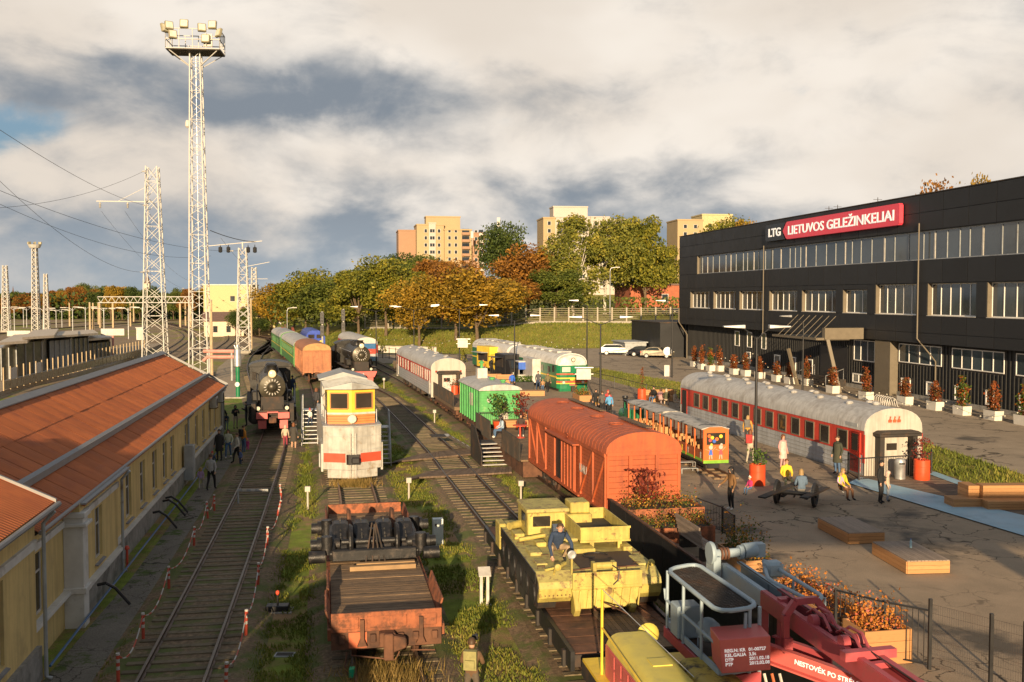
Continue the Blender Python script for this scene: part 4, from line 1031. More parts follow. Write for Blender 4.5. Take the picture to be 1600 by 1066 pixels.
# red, white and blue railcar behind the second steam engine
rr_=thing('railcar','white-topped railcar with red front and blue windscreen behind the black steam engine','railcar',(*V(573,560,128)[:2],ZR-.1),rz_of(TR4,128,150))
MB().prism(roofshell(0,1.48,3.1,.95,flat=.8),'y',0,22).build('roof',m_white,rr_,smooth=True)
MB().box(-1.47,1.47,.02,22,2.0,3.1).build('body',m_redcoach,rr_); MB().box(-1.475,1.475,.01,22,1.0,2.0).build('skirt',m_greycoach,rr_)
MB().box(-1.2,1.2,-.06,.02,2.55,3.25).build('windscreen',mat('blue_tint_glass',(.05,.14,.30),.1),rr_); MB().box(-1.3,1.3,-.05,.01,1.9,2.5).build('nose_panel',m_redcoach,rr_); MB().cyl((0,-.1,3.65),(0,.1,3.65),.2,n=12).build('headlamp',m_lens,rr_)
MB().box(-1.3,1.3,-.05,.02,1.0,1.5).build('bumper',mat('pale_blue_panel',(.2,.35,.45),.5),rr_)
for i in range(9):
    for s in (-1,1):MB().box(s*1.48-.02,s*1.48+.01,2+i*2.1,3.3+i*2.1,2.2,2.95).build('window',m_glass2,rr_)
bogie(rr_,3); bogie(rr_,18)

shade_car=boxcar('brown boxcar added unseen behind the viewpoint to shade the near track',(poly_at(TR1,-1.2),-1.2,ZR-.1),rz_of(TR1,0,10),12.4,2.9,1.15,3.5,.75,m_rustw,ridged=False,sliding=False)  # out-of-view car added as a shadow caster for the near track
# ------------------------------------------------------------------ steam engines
def steam(label,loc,rz,r=.88,zc=3.05,Lb=8.2,beam='plates',chim=1.9):
    t=thing('steam_locomotive',label,'locomotive',loc,rz)
    b=MB().cyl((0,1.15,zc),(0,1.15+Lb,zc),r,n=28).build('boiler',m_boiler,t,smooth=True)
    for i in range(5):MB().cyl((0,2.6+i*1.5,zc),(0,2.68+i*1.5,zc),r+.015,n=28).build('boiler_band',m_boiler,b,smooth=True)
    sd=MB().lathe([(.02,0),(r*.985,0),(r*.985,-.05),(r*.93,-.08),(r*.42,-.10),(r*.36,-.13),(r*.33,-.22),(r*.2,-.30),(.02,-.32)],32,(0,1.15,zc),axis='y').build('smokebox_door',m_boilerface,t,smooth=True)
    for i in range(16):
        a=2*math.pi*i/16; c,s=math.cos(a),math.sin(a)
        MB().beam((c*r*.46,1.02,zc+s*r*.46),(c*r*.62,1.02,zc+s*r*.62),.06,.05).build('door_dog',m_white,sd)
    MB().cyl((0,1.25,zc+r+.02),(0,.82,zc+r+.02),.24,.27,n=18).build('headlamp',m_brass,t,smooth=True)
    MB().lathe([(.02,-.05),(.18,-.03),(.24,0)],16,(0,.81,zc+r+.02),axis='y').build('headlamp_glass',m_lens,t,smooth=True)
    MB().lathe([(.36,0),(.30,.25),(.32,.55),(.38,.62),(.36,.64),(.22,.5)],20,(0,chim,zc+r-.08)).build('chimney',m_boiler,t,smooth=True)
    MB().lathe([(.5,0),(.48,.35),(.36,.55),(.12,.64),(.01,.65)],20,(0,4.0,zc+r-.12)).build('steam_dome',m_boiler,t,smooth=True)
    MB().box(-.4,.4,5.2,6.6,zc+r-.15,zc+r+.45).build('sandbox',m_boiler,t,bevel=.12)
    for s in (-1,1):
        MB().box(s*1.42-.3,s*1.42+.1,.9,10.6,1.95,2.02).build('running_board',m_dark,t)
        MB().cyl((s*1.2,1.1,1.05),(s*1.2,2.3,1.05),.42,n=18).box(s*1.2-.4,s*1.2+.4,1.2,2.2,1.05,1.75).build('cylinder',m_boiler,t,smooth=True)
        for i in range(5):
            y=3.4+i*1.42; w=MB().lathe([(.06,-.06),(.60,-.06),(.66,-.03),(.63,.06),(.54,.06),(.52,.02),(.14,.02),(.14,.1),(.04,.1)],24,(s*.80,y,.66),axis='x').build('driving_wheel',m_dark,t)
        MB().beam((s*.97,3.4,.6),(s*.97,9.1,.6),.07,.14).build('coupling_rod',m_steel,t)
        MB().tube([(s*(r+.12),1.6,zc+.35),(s*(r+.12),9.3,zc+.35)],.03,6).build('handrail',m_steel if beam != 'plates' else m_dark,t)
        MB().cyl((s*.95,.62,1.75),(s*.95,.78,1.75),.13,n=14).build('marker_lamp',m_lens,t)
        MB().tube([(s*.78,.5,1.3),(s*.60,1.1,2.2)],.035,6).build('front_stay',m_dark,t)
        MB().box(s*1.05-.32,s*1.05+.32,2.6,3.6,2.05,2.75).build('air_pump',m_boiler,t,bevel=.08)
        MB().tube([(s*1.0,1.4,2.1),(s*1.02,2.2,2.9),(s*.98,4,3.1),(s*1.0,6,2.6)],.05,6).build('pipe',m_boiler,t)
    MB().box(-.75,.75,.9,9.5,1.0,zc-r+.25).build('frame',m_dark,t); MB().box(-1.0,1.0,.55,1.3,1.3,1.62).build('front_deck',m_dark,t)
    cab=MB().box(-1.5,1.5,9.4,11.4,1.9,4.0).build('cab',m_boiler,t); MB().prism(roofshell(0,1.6,4.0,.42,flat=1),'y',9.2,11.9).build('cab_roof',m_boiler,t,smooth=True)
    for s in (-1,1):
        MB().box(s*1.5-.02,s*1.5+.02,9.8,10.9,2.9,3.6).build('window',m_glass2,cab); MB().box(s*1.2-.16,s*1.2+.16,9.36,9.4,3.0,3.6).build('front_window',m_glass2,cab)
    td=MB().box(-1.5,1.5,12.2,19,1.2,3.1).build('tender',m_boiler,t); MB().prism([(-1.4,3.1),(1.4,3.1),(.8,3.6),(-.8,3.6)],'y',12.6,17).build('coal_bunker',m_dark,td)
    bogie(t,13.8); bogie(t,17.4)
    if beam == 'plates':
        for s in (-1,1):
            MB().box(s*.72-.37,s*.72+.37,.12,.5,1.42,1.5).box(s*.72-.37,s*.72+.37,.06,.12,1.1,1.5).build('buffer_plate',m_pinkred,t); MB().prism([(s*.70-.24,.42),(s*.70+.28,.42),(s*.70+.28,.98),(s*.70-.28,.98)],'y',.2,.26).build('rail_guard',m_pinkred,t)
        MB().box(-.36,.36,.14,.5,1.48,1.56).build('beam_top',m_pinkred,t)
        MB().box(-1.4,-1.12,.3,1.1,.9,2.1).build('front_step',m_dark,t); MB().box(1.12,1.4,.3,1.1,.9,2.1).build('front_step',m_dark,t)
    else:
        MB().prism([(-1.45,1.45),(1.45,1.45),(1.2,.95),(-1.2,.95)],'y',.1,.3).box(-1.45,1.45,.1,.55,1.45,1.55).build('buffer_beam',m_pinkred,t)
        for s in (-1,1):MB().prism([(s*.8-.25,.3),(s*.8+.25,.3),(s*.8+.3,.93),(s*.8-.3,.93)],'y',.14,.22).build('rail_guard',m_pinkred,t)
        MB().cyl((-.18,.08,1.27),(-.18,.1,1.27),.1,n=10).cyl((.05,.08,1.27),(.05,.1,1.27),.1,n=10).build('number_disc',m_white,t)
    coupler(t,.2); return t
steam('black steam locomotive with pink buffer plates standing on the shaded track',(poly_at(TR1,66.5),66.5,ZR-.1),rz_of(TR1,66,84),zc=3.15,r=.90)
steam('black steam locomotive with full salmon buffer beam beside the tan boxcar',(poly_at(TR3,102.5),102.5,ZR-.1),rz_of(TR3,102,120),beam='full',zc=3.2,r=.95)

# ------------------------------------------------------------------ white snow plough
sp=thing('snow_plough','white wedge-nosed snow plough vehicle with yellow cab and red nose band','snow plough',(poly_at(TR2,49.4),49.4,ZR-.1),rz_of(TR2,49,61))
def vee(x,y0,y1,yb):return [(-x,y1),(0,y0),(x,y1),(x,yb),(-x,yb)]
MB().prism(vee(1.46,0,.62,2.8),'z',.62,2.78).build('nose',m_offwhite,sp,bevel=.02)
MB().prism(vee(1.25,-.04,.5,1.6),'z',.2,.62).build('lower_blade',m_offwhite,sp,bevel=.02)
for s in (-1,1):
    MB().quad((s*1.44,.605,1.0),(s*.38,.15,1.0),(s*.38,.15,1.46),(s*1.44,.605,1.46)).add([(s*1.44,.595,1.0),(s*.38,.14,1.0),(s*.38,.14,1.46),(s*1.44,.595,1.46)],[(0,1,2,3)]).build('red_band',m_red,sp)
    MB().box(s*1.5-.06,s*1.5+.04,.7,3.0,.5,1.9).build('wing_blade',m_offwhite,sp)
    MB().prism([(s*1.25,.3),(s*1.62,.5),(s*1.62,1.2),(s*1.25,1.2)],'y',2.2,2.3).build('wing_strut',m_greypaint,sp)
    for k in range(5):MB().cyl((s*(.3+k*.22),.06+(.3+k*.22)*.41,.30),(s*(.3+k*.22),.0+(.3+k*.22)*.41,.30),.025,n=6).build('bolt',m_dark,sp)
for z in (1.62,2.3):MB().prism(vee(1.475,-.015,.605,2.6),'z',z,z+.018).build('plate_seam',m_greypaint,sp)
ld=MB()
for s in (-1,1):ld.beam((s*.13,-.08,.3),(s*.13,-.08,2.5),.04)
ld.build('ladder',m_offwhite,sp)
for i in range(8):MB().beam((-.13,-.08,.45+i*.27),(.13,-.08,.45+i*.27),.03).build('ladder_rung',m_offwhite,sp)
MB().prism([(-.34,.02),(.34,.02),(.3,-.13),(-.25,-.13)],'z',.92,1.42).build('coupler_pocket',m_black,sp); MB().box(-.1,.3,-.3,-.08,1.0,1.3).build('coupler',m_black,sp,bevel=.04)
MB().box(-1.42,1.42,2.8,12.0,1.0,2.75).build('body',m_offwhite,sp)
MB().prism(vee(1.47,-.02,.6,2.6),'z',2.78,2.84).build('nose_cap',m_greypaint,sp)
m_cabor=mat('cab_orange_band',(.62,.20,.06),.55,var=.1); m_caby=mat('cab_yellow',(.72,.47,.05),.5,var=.08)
cbo=MB().prism(vee(1.2,.95,1.3,4.6),'z',2.84,3.32).build('cab_lower',m_cabor,sp)
MB().prism(vee(1.22,.93,1.28,4.6),'z',3.32,3.42).build('white_line',m_white,sp)
cab=MB().prism(vee(1.2,.95,1.3,4.6),'z',3.42,4.62).build('cab',m_caby,sp)
for i in range(3):MB().prism(vee(1.205,.94,1.29,4.6),'z',2.95+i*.13,2.965+i*.13).build('panel_groove',m_rust,cbo)
for s in (-1,1):
    a=Vector((s*.18,.985,0)); b=Vector((s*1.05,1.24,0)); n=Vector((s*.28,-.96,0))*.02
    f=MB(); f.quad(*(Vector((q.x,q.y,z))+n for q,z in ((a,3.62),(b,3.62),(b,4.42),(a,4.42)))); w=f.build('window',m_glass2,cab)
    fr=MB(); c4=[Vector((q.x,q.y,z))+n*2 for q,z in ((a,3.62),(b,3.62),(b,4.42),(a,4.42))]
    for p_,q_ in zip(c4,c4[1:]+c4[:1]):fr.beam(p_,q_,.06,.06)
    fr.build('frame',mat('varnished_frame',(.35,.16,.04),.5),w)
    MB().box(s*1.21-.02,s*1.21+.02,1.8,3.2,3.6,4.4).build('side_window',m_glass2,cab)
    MB().tube([(s*1.3,1.5,2.85),(s*1.3,1.5,3.5),(s*1.3,4.4,3.5),(s*1.3,4.4,2.85)],.025,6).build('handrail',m_steel,sp)
MB().cyl((0,.78,3.12),(0,1.0,3.12),.24,.2,n=18).lathe([(.02,-.04),(.2,0),(.24,.0)],16,(0,.78,3.12),axis='y').build('headlamp',m_lens,sp,smooth=True)
def gable(y0,y1,w,ze,zr_,m,parent,nm='roof',ycut=.35):
    MB().add([(-w,y0+ycut,ze),(0,y0,ze),(w,y0+ycut,ze),(w,y1,ze),(0,y1,ze),(-w,y1,ze),(-w,y0+ycut,ze+.06),(0,y0,zr_),(w,y0+ycut,ze+.06),(w,y1,ze+.06),(0,y1,zr_),(-w,y1,ze+.06)],
             [(0,1,4,5),(1,2,3,4),(6,11,10,7),(7,10,9,8),(0,6,7,1),(1,7,8,2),(2,8,9,3),(3,9,10,4),(4,10,11,5),(5,11,6,0)]).build(nm,m,parent)
m_zinc=mat('weathered_zinc_roof',(.34,.35,.35),.55,.2,var=.15,col2=(.24,.23,.21),m2=(.5,.7))
gable(.62,5.0,1.38,4.63,5.0,m_zinc,sp)
for i in range(7):MB().beam((-1.37,1.1+i*.6,4.72),(0,.95+i*.6,5.02),.03).beam((1.37,1.1+i*.6,4.72),(0,.95+i*.6,5.02),.03).build('roof_seam',m_zinc,sp)
cab2=MB().box(-1.2,1.2,8.6,11.4,2.75,4.5).build('rear_cab',m_offwhite,sp); gable(8.2,11.8,1.4,4.5,4.95,m_zinc,sp,'rear_roof',0)
MB().prism([(-.8,4.2),(.8,4.2),(.4,4.42),(-.4,4.42)],'y',8.55,8.59).build('rear_window',m_glass2,cab2)
for s in (-1,1):MB().box(s*.95-.06,s*.95+.06,8.5,8.6,2.75,3.9).build('pillar',m_yellow,cab2); MB().tube([(s*1.3,6.5,2.75),(s*1.3,6.5,3.7),(s*.9,8.4,3.9)],.03,6).build('guard_rail',m_steel,sp)
for s in (-.9,-.6,.6,.9):MB().lathe([(.05,0),(.12,.05),(.12,.4),(.05,.5)],8,(s,8.3,3.4)).build('air_tank',m_blue,sp)
bogie(sp,3.2); bogie(sp,10)
def metal_stair(label,loc,rz,w,n,rise,run,rails=True,m=m_steel,tread=None,platform=1.0,group=None):
    t=thing('metal_stair',label,'stairs',loc,rz,group)
    top=(n*run,n*rise)
    for s in (-1,1):
        MB().beam((s*w/2,0,0),(s*w/2,top[0],top[1]),.05,.16).build('stringer',m,t)
        if rails:MB().tube([(s*w/2,0,.0),(s*w/2,0,.95),(s*w/2,top[0],top[1]+.95),(s*w/2,top[0]+platform,top[1]+.95),(s*w/2,top[0]+platform,0)],.03,6).tube([(s*w/2,top[0],top[1]+.95),(s*w/2,top[0],0)],.03,6).build('handrail',m,t)
    for i in range(n):MB().box(-w/2+.03,w/2-.03,(i+.5)*run,(i+.5)*run+run*.85,(i+1)*rise-.04,(i+1)*rise).build('tread',tread or m,t)
    MB().box(-w/2,w/2,top[0],top[0]+platform,top[1]-.05,top[1]-.001).build('landing',m,t); return t
p=P(484,698); metal_stair('tall grey metal stair leading up to the cab of the steam locomotive',(p.x,p.y,0),TH,1.0,9,.235,.22)
p=P(599,733); metal_stair('grey metal stair on the shadow side of the snow plough',(p.x,p.y+.6,0),TH,.7,9,.22,.22)
p=P(447,655); metal_stair('dark footplate steps between steam locomotive and tan boxcar',(p.x,p.y,0),TH,1.2,6,.25,.3,m=m_greypaint)

# ------------------------------------------------------------------ rusty flat wagon with a spare bogie on it
fw=thing('flat_wagon','rusty red flat wagon with low end boards and plank floor','wagon',(poly_at(TR2,24.6),24.6,ZR-.1),rz_of(TR2,25,39)); FL,fh=13.3,1.38
for i in range(74):MB().box(-fh+.02,fh-.02,.04+i*.178,.04+i*.178+.168,1.02,1.08+random.uniform(-.008,.008)).build('floor_plank',m_plank,fw)
for y in (0,FL-.14):MB().box(-fh,fh,y,y+.14,.52,1.02).build('headstock',m_rust,fw,bevel=.01)
for s in (-1,1):MB().box(s*fh-.09,s*fh+.09,.14,FL-.14,.72,1.0).build('side_sill',m_rustw,fw)
MB().box(-.25,.25,.2,FL-.2,.6,1.0).build('centre_sill',m_rust,fw)
eb=MB().box(-fh,fh,-.06,.0,.98,1.46).build('end_board',m_rustw,fw,bevel=.008)
for a,b in ((-1.25,-.7),(-.5,.5),(.75,1.25)):MB().box(a,b,-.085,-.06,1.06,1.36).build('pressed_panel',m_rustw,eb,bevel=.015)
for x in (-.62,.85):MB().box(x-.05,x+.05,-.16,-.06,.72,1.30).prism([(x-.12,.62),(x+.12,.62),(x+.05,.8),(x-.05,.8)],'y',-.14,-.03).build('stanchion',m_rust,fw)
MB().box(-.95,-.5,-.012,.0,.56,.95).build('bare_red_patch',mat('bright_oxide_patch',(.5,.13,.06),.7),fw)
for x in (-1.12,-.35,.35,.72,1.2):MB().box(x-.07,x+.07,-.1,.0,.7,.9).build('bracket',m_rust,fw,bevel=.01)
MB().box(-fh,fh,FL,FL+.05,1.0,1.42).build('end_board',m_rustw,fw,bevel=.008)
for s,segs in ((-1,((.3,2.2,R(14)),(2.3,4.2,R(6)),(10.6,13.2,R(8)))),(1,((.9,3.6,R(16)),(10.6,13.2,R(12))))):
    for a,b,tilt in segs:
        o=MB().box(-.025,.025,a,b,0,.44).build('side_board',m_rustw,fw,loc=(s*(fh+.02),0,1.0),rot=(0,s*tilt,0),bevel=.008)
        for y in (a+.3,b-.3):MB().box(s*.025-.02,s*.025+.03,y-.04,y+.04,-.25,.4).build('hinge_strap',m_rust,o)
MB().tube([(-1.0,-.1,.5),(-1.05,-.2,.2),(-1.02,-.3,.02)],.02,5).tube([(-.9,-.12,.42),(.2,-.25,.28),(.3,-.15,.45)],.02,5).tube([(.6,-.1,.45),(1.2,-.12,.42)],.018,5).build('brake_pipe',m_rust,fw)
MB().box(-.2,.2,-.32,.0,.62,.98).box(-.1,.14,-.48,-.3,.34,1.0).prism([(.1,.5),(.46,.62),(.46,.86),(.1,.95)],'y',-.42,-.2).build('coupler',m_rust,fw,bevel=.03)
bogie(fw,2.0,m=m_rust,zr=0); bogie(fw,11.2,m=m_rust)
for y in (5.2,5.55):MB().box(-.9+(y-5)*.6,1.2,y-.12,y+.06,1.09,1.22).build('loose_timber',mat('fresh_timber',(.30,.19,.095),.7),fw)
# spare bogie lying on the wagon
m_bog=mat('oily_black_bogie',(.022,.022,.024),.42,.3,var=.35,col2=(.06,.05,.045),m2=(.54,.66),s2=5,bump=.3)
sb=thing('spare_bogie','oily black electric train bogie lying across the rusty flat wagon','bogie',fw.matrix_basis @ Vector((0,7.6,1.09)),fw.rotation_euler.z)
for s in (-1,1):
    MB().prism([(-1.7,.35),(-1.3,.62),(-.5,.75),(.5,.75),(1.3,.62),(1.7,.35),(1.6,.1),(.9,.32),(-.9,.32),(-1.6,.1)],'x',s*1.28-.1,s*1.28+.1).build('side_frame',m_bog,sb,bevel=.03)
    for y in (-1.15,1.15):
        w=MB().lathe([(.05,-.06),(.46,-.06),(.56,-.05),(.56,.0),(.50,.07),(.42,.07),(.38,.03),(.15,.03),(.15,.1),(.04,.1)],24,(s*.72,y,.56),axis='x').build('wheel',m_rust if y > 0 else m_bog,sb)
        MB().cyl((s*1.05,y,.5),(s*1.75,y,.5),.2,.24,n=14).cyl((s*1.75,y,.5),(s*1.95,y,.5),.17,n=14).build('axle_box',m_bog,sb,smooth=True)
        MB().cyl((s*1.45,y-.35,.3),(s*1.45,y-.35,.85),.17,n=12).build('spring',m_bog,sb,smooth=True)
    for y in (-.65,-.05):
        x=s*.40 if y <-.3 else s*1.0
    for x in (s*.36,s*1.02):
        MB().prism([(-1.3,.3),(-1.15,.55),(-.4,.98),(.1,1.0),(.3,.85),(.3,.3),(-.6,.1)],'x',x-.25,x+.25).build('motor_casing',m_bog,sb,bevel=.07)
        for k in range(6):MB().box(x-.02,x+.02,-1.1+k*.2,-1.04+k*.2,.62+k*.06,.72+k*.07).build('casing_rib',m_bog,sb)
    MB().cyl((s*1.5,-1.75,.28),(s*2.0,-1.75,.28),.19,n=14).build('brake_cylinder',m_bog,sb,smooth=True)
MB().cyl((-1.0,1.15,.56),(1.0,1.15,.56),.1,n=12).build('axle',m_bog,sb); MB().cyl((-1.0,-1.15,.56),(1.0,-1.15,.56),.1,n=12).build('axle',m_bog,sb)
MB().box(-1.3,1.3,-1.75,-1.5,.1,.45).build('transom',m_bog,sb,bevel=.03); MB().box(-1.2,1.2,.5,.8,.3,.55).build('transom',m_bog,sb,bevel=.03)
for a,b in (((-.28,-1.85,.05),(-.05,-1.2,1.15)),((-.08,-1.85,.05),(.02,-1.2,1.1)),((.14,-1.85,.05),(.03,-1.2,1.1)),((.32,-1.85,.05),(.06,-1.2,1.15)),((-.2,-1.6,.4),(.24,-1.6,.4))):MB().beam(a,b,.04).build('brake_rod',m_dark,sb)

# ------------------------------------------------------------------ flat wagon with the yellow tracked vehicle
w3=thing('dark_flat_wagon','dark flat wagon with rusty plate deck carrying the yellow tracked vehicle','wagon',(poly_at(TR3,23.0),23.0,ZR-.1),rz_of(TR3,23,36)); WL=13.0
MB().box(-1.45,1.45,0,WL,.72,1.0).build('frame',m_dark,w3)
for i in range(24):
    MB().box(-1.42,-.28,.06+i*.54,.57+i*.54,1.0,1.035+random.uniform(-.004,.004)).build('deck_plate',m_rust,w3); MB().box(.95,1.42,.06+i*.54,.57+i*.54,1.0,1.03).build('deck_plate',m_rust,w3)
for i in range(9):MB().box(-.27+i*.135,-.145+i*.135,.05,WL-.05,1.0,1.045).build('deck_board',m_plank,w3)
for s in (-1,1):
    MB().box(s*1.5-.05,s*1.5+.05,.0,WL,.62,1.08).build('side_sill',m_black,w3)
    for i in range(9):MB().box(s*1.58-.04,s*1.58+.04,.5+i*1.5,.65+i*1.5,.55,.95).build('stake_pocket',m_dark,w3)
MB().box(-.6,.4,-.35,0,.8,1.0).build('end_platform',m_dark,w3); bogie(w3,2,m=m_rust); bogie(w3,11,m=m_rust); coupler(w3,0)
bm_=MB().beam((.2,1.2,1.5),(-.4,4.2,1.3),.03).beam((1.3,1.0,1.1),(.5,4.2,1.3),.03); bm_.build('lashing_chain',m_rust,w3)
tv=thing('tracked_vehicle','worn yellow military tracked engineering vehicle with cargo tray and front blade','tracked vehicle',w3.matrix_basis @ Vector((-.05,2.75,1.05)),w3.rotation_euler.z)
MB().box(-1.1,1.1,.5,6.4,.25,.98).build('hull',m_tank,tv)
for s in (-1,1):
    path=[(.35,.1),(.15,.35),(.3,.75),(.6,.9),(6.2,.9),(6.55,.7),(6.5,.3),(6.1,.06),(.7,.06)]
    MB().prism(path,'x',s*1.4-.24,s*1.4+.24).build('track',m_dark,tv)
    for i in range(6):
        MB().cyl((s*1.62,.9+i*.95,.36),(s*1.68,.9+i*.95,.36),.33,n=18).build('road_wheel',m_black,tv)
    for i in range(24):MB().box(s*1.66-.02,s*1.66+.03,.5+i*.24,.6+i*.24,.86,.93).build('track_link',m_dark,tv)
fd=MB().prism([(.45,.98),(6.5,.98),(6.6,.9),(6.6,1.02),(.5,1.04),(.05,.86),(-.02,.70),(.04,.68),(.12,.80)],'x',-1.66,1.66).build('fender_deck',m_tanktop,tv,bevel=.01)
for s,x0,x1 in ((-1,-1.66,-.78),(1,1.02,1.66)):MB().prism([(-.02,.70),(.04,.45),(.18,.30),(.30,.30),(.2,.5),(.1,.7)],'x',x0,x1).build('front_fender',m_tank,tv,bevel=.01)
MB().box(-1.69,-1.66,.4,6.5,.74,1.03).build('fender_lip',m_black,tv)
bp=MB().box(-.80,1.08,-.14,-.08,.68,1.12).build('blade_panel',m_tank,tv,bevel=.01)
MB().prism([(-.82,.68),(1.1,.68),(.85,.16),(-.70,.16)],'y',-.12,.1).build('blade',m_tank,tv,bevel=.02)
for i in range(8):x=-.66+i*.23; MB().beam((x+.06,-.15,.66),(x,-.17,.2),.035,.04).build('blade_rib',m_tank,tv)
for x in (-.68,.82):MB().prism([(-.25,.18),(-.05,.55),(.2,.55),(.2,-.05),(-.05,-.1)],'x',x-.08,x+.08).build('blade_arm',m_tank,tv,bevel=.02)
for x in (-.2,.0,.3,.5):MB().lathe([(.05,0),(.06,.05),(.03,.12)],8,(x,-.16,.12)).build('shackle',m_rust,tv)
cab=MB().prism([(4.35,1.0),(5.95,1.0),(5.95,1.72),(4.42,1.72)],'x',-1.08,.18).build('cab',m_tank,tv,bevel=.03)
MB().box(-1.12,.22,4.33,6.0,1.72,1.84).build('cab_roof',m_tanktop,cab,bevel=.03)
MB().box(-.92,-.38,4.36,4.4,1.3,1.62).build('windscreen',m_glass2,cab,bevel=.02); MB().box(-1.10,-1.07,4.7,5.3,1.25,1.65).build('side_window',m_glass2,cab)
MB().box(.18,1.0,4.6,5.95,1.0,1.58).build('engine_housing',m_tank,tv,bevel=.03); MB().box(.34,.96,4.75,5.5,1.58,1.92).build('stowage_box',m_tank,tv,bevel=.03)
MB().box(-.7,.12,2.9,4.35,1.03,1.26).build('hatch_box',m_tanktop,tv,bevel=.02); MB().box(-.55,.4,2.0,2.9,1.03,1.18).build('engine_cover',m_tank,tv,bevel=.02)
tx0,tx1,ty0,ty1=.12,1.5,2.5,5.1
tr=MB().box(tx0,tx1,ty0,ty1,1.28,1.32).build('cargo_floor',m_dark,tv)
for a in ((tx0,tx1,ty0-.04,ty0),(tx0,tx1,ty1,ty1+.04),(tx0-.04,tx0,ty0-.04,ty1+.04),(tx1,tx1+.04,ty0-.04,ty1+.04)):
    sd=MB().box(*a,1.26,1.66).build('cargo_side',m_tank,tv,bevel=.008)
MB().box(tx0-.06,tx1+.06,ty0-.07,ty0-.03,1.62,1.68).box(tx0-.06,tx1+.06,ty0-.07,ty0-.03,1.24,1.30).build('cargo_rail',m_tank,tv)
for x in (tx0+.3,tx1-.25):MB().box(x-.06,x+.06,ty0-.02,ty0+.1,1.0,1.28).build('cargo_foot',m_tank,tv)
MB().box(-.42,1.35,.55,2.05,1.042,1.06).build('rubber_mat',mat('brown_rubber_mat',(.055,.032,.025),.7),tv)
MB().tube([(.3+.35*math.cos(a),1.7+.25*math.sin(a),1.08) for a in [i*.5 for i in range(10)]],.022,5).build('cable',m_black,tv)
wv=MB().cyl((-.15,.12,1.22),(.35,.12,1.22),.09,n=12).box(-.22,-.12,.0,.24,1.08,1.32).box(.32,.42,.0,.24,1.08,1.32).build('winch',m_tank,tv,bevel=.01)
MB().tube([(.3,-.02,1.25),(.45,-.16,1.15),(.4,-.2,.9),(.28,-.18,.78)],.018,5).build('winch_hose',m_black,tv)
lp=MB().cyl((-.78,.05,1.04),(-.78,.05,1.5),.03,n=6).build('lamp_post',m_tank,tv); MB().lathe([(.03,.08),(.11,.05),(.12,-.02),(.09,-.04),(.02,-.03)],12,(-.78,.05,1.56),axis='y').build('searchlight',m_steel,lp,smooth=True)
MB().cyl((-1.5,5.2,1.16),(-.95,5.6,1.16),.12,n=12).cyl((-1.5,3.6,1.12),(-.7,3.7,1.2),.06,n=8).build('exhaust_pipe',m_tank,tv)
MB().box(-1.72,-1.5,5.7,6.5,.3,1.12).build('rear_guard',m_tank,tv,bevel=.03)
MB().beam((-1.1,.5,1.1),(-.75,.9,1.12),.07).beam((-1.4,.45,1.08),(-1.0,.6,1.1),.05).build('tow_bar',m_tank,tv)

# clutter on the tracked vehicle
for x,y,w_,l_,h_ in ((-1.35,1.3,.3,.5,.05),(-1.3,2.4,.34,.7,.09),(1.35,1.0,.3,.9,.06),(1.38,2.6,.26,1.0,.12),(-.95,3.2,.3,.4,.12),(-1.4,4.3,.3,.6,.16),(1.3,5.6,.4,.6,.14),(-.15,2.3,.4,.3,.1)):MB().box(x-w_/2,x+w_/2,y-l_/2,y+l_/2,1.03,1.04+h_).build('deck_hatch',m_tanktop if h_ < .1 else m_tank,tv,bevel=.015)
for x,y in ((-1.45,.75),(-1.1,1.9),(1.5,1.7),(1.2,.7),(-.6,2.5),(.7,.35),(-1.5,3.4)):MB().tube([(x-.1,y,1.03),(x-.1,y,1.1),(x+.1,y,1.1),(x+.1,y,1.03)],.012,5).build('grab_handle',m_rust,tv)
for x in (-1.2,1.35):MB().tube([(x,.3,1.0),(x,.15,1.2),(x+.1,.1,1.24)],.03,6).lathe([(.02,-.06),(.09,-.03),(.09,.04),(.03,.07)],10,(x+.05,.08,1.24),axis='y').build('headlamp',m_tank,tv)
for i in range(7):MB().cyl((-1.5+i*.11,-.005,.52),(-1.5+i*.11,.04,.52),.018,n=6).build('rivet',m_rust,tv)
MB().tube([(-.75,.3,1.07),(-.2,.42,1.08),(.5,.38,1.08),(1.1,.5,1.07)],.02,5).build('tow_cable',m_rust,tv)
MB().box(-.72,1.0,-.16,-.14,.72,.76).box(-.72,1.0,-.16,-.14,1.04,1.08).build('blade_rim',m_tank,bp)
# ------------------------------------------------------------------ rail crane in the foreground
cr=thing('rail_crane','rail crane with crimson and pale blue lattice platform and twin-beam jib over yellow motor car','crane',(poly_at(TR3,20),20.0,0),rz_of(TR3,14,23))
CI=cr.matrix_basis.inverted()
def cp(px,py,z):return CI @ P(px,py,z)
def cv(px,py,Y):return CI @ V(px,py,Y)
MB().box(-1.4,1.4,-8,2.6,.9,1.25).build('chassis',m_dark,cr); bogie(cr,-5); bogie(cr,.8)
MB().box(-1.4,1.4,-8,2.5,1.25,1.32).build('deck',m_yellow,cr)
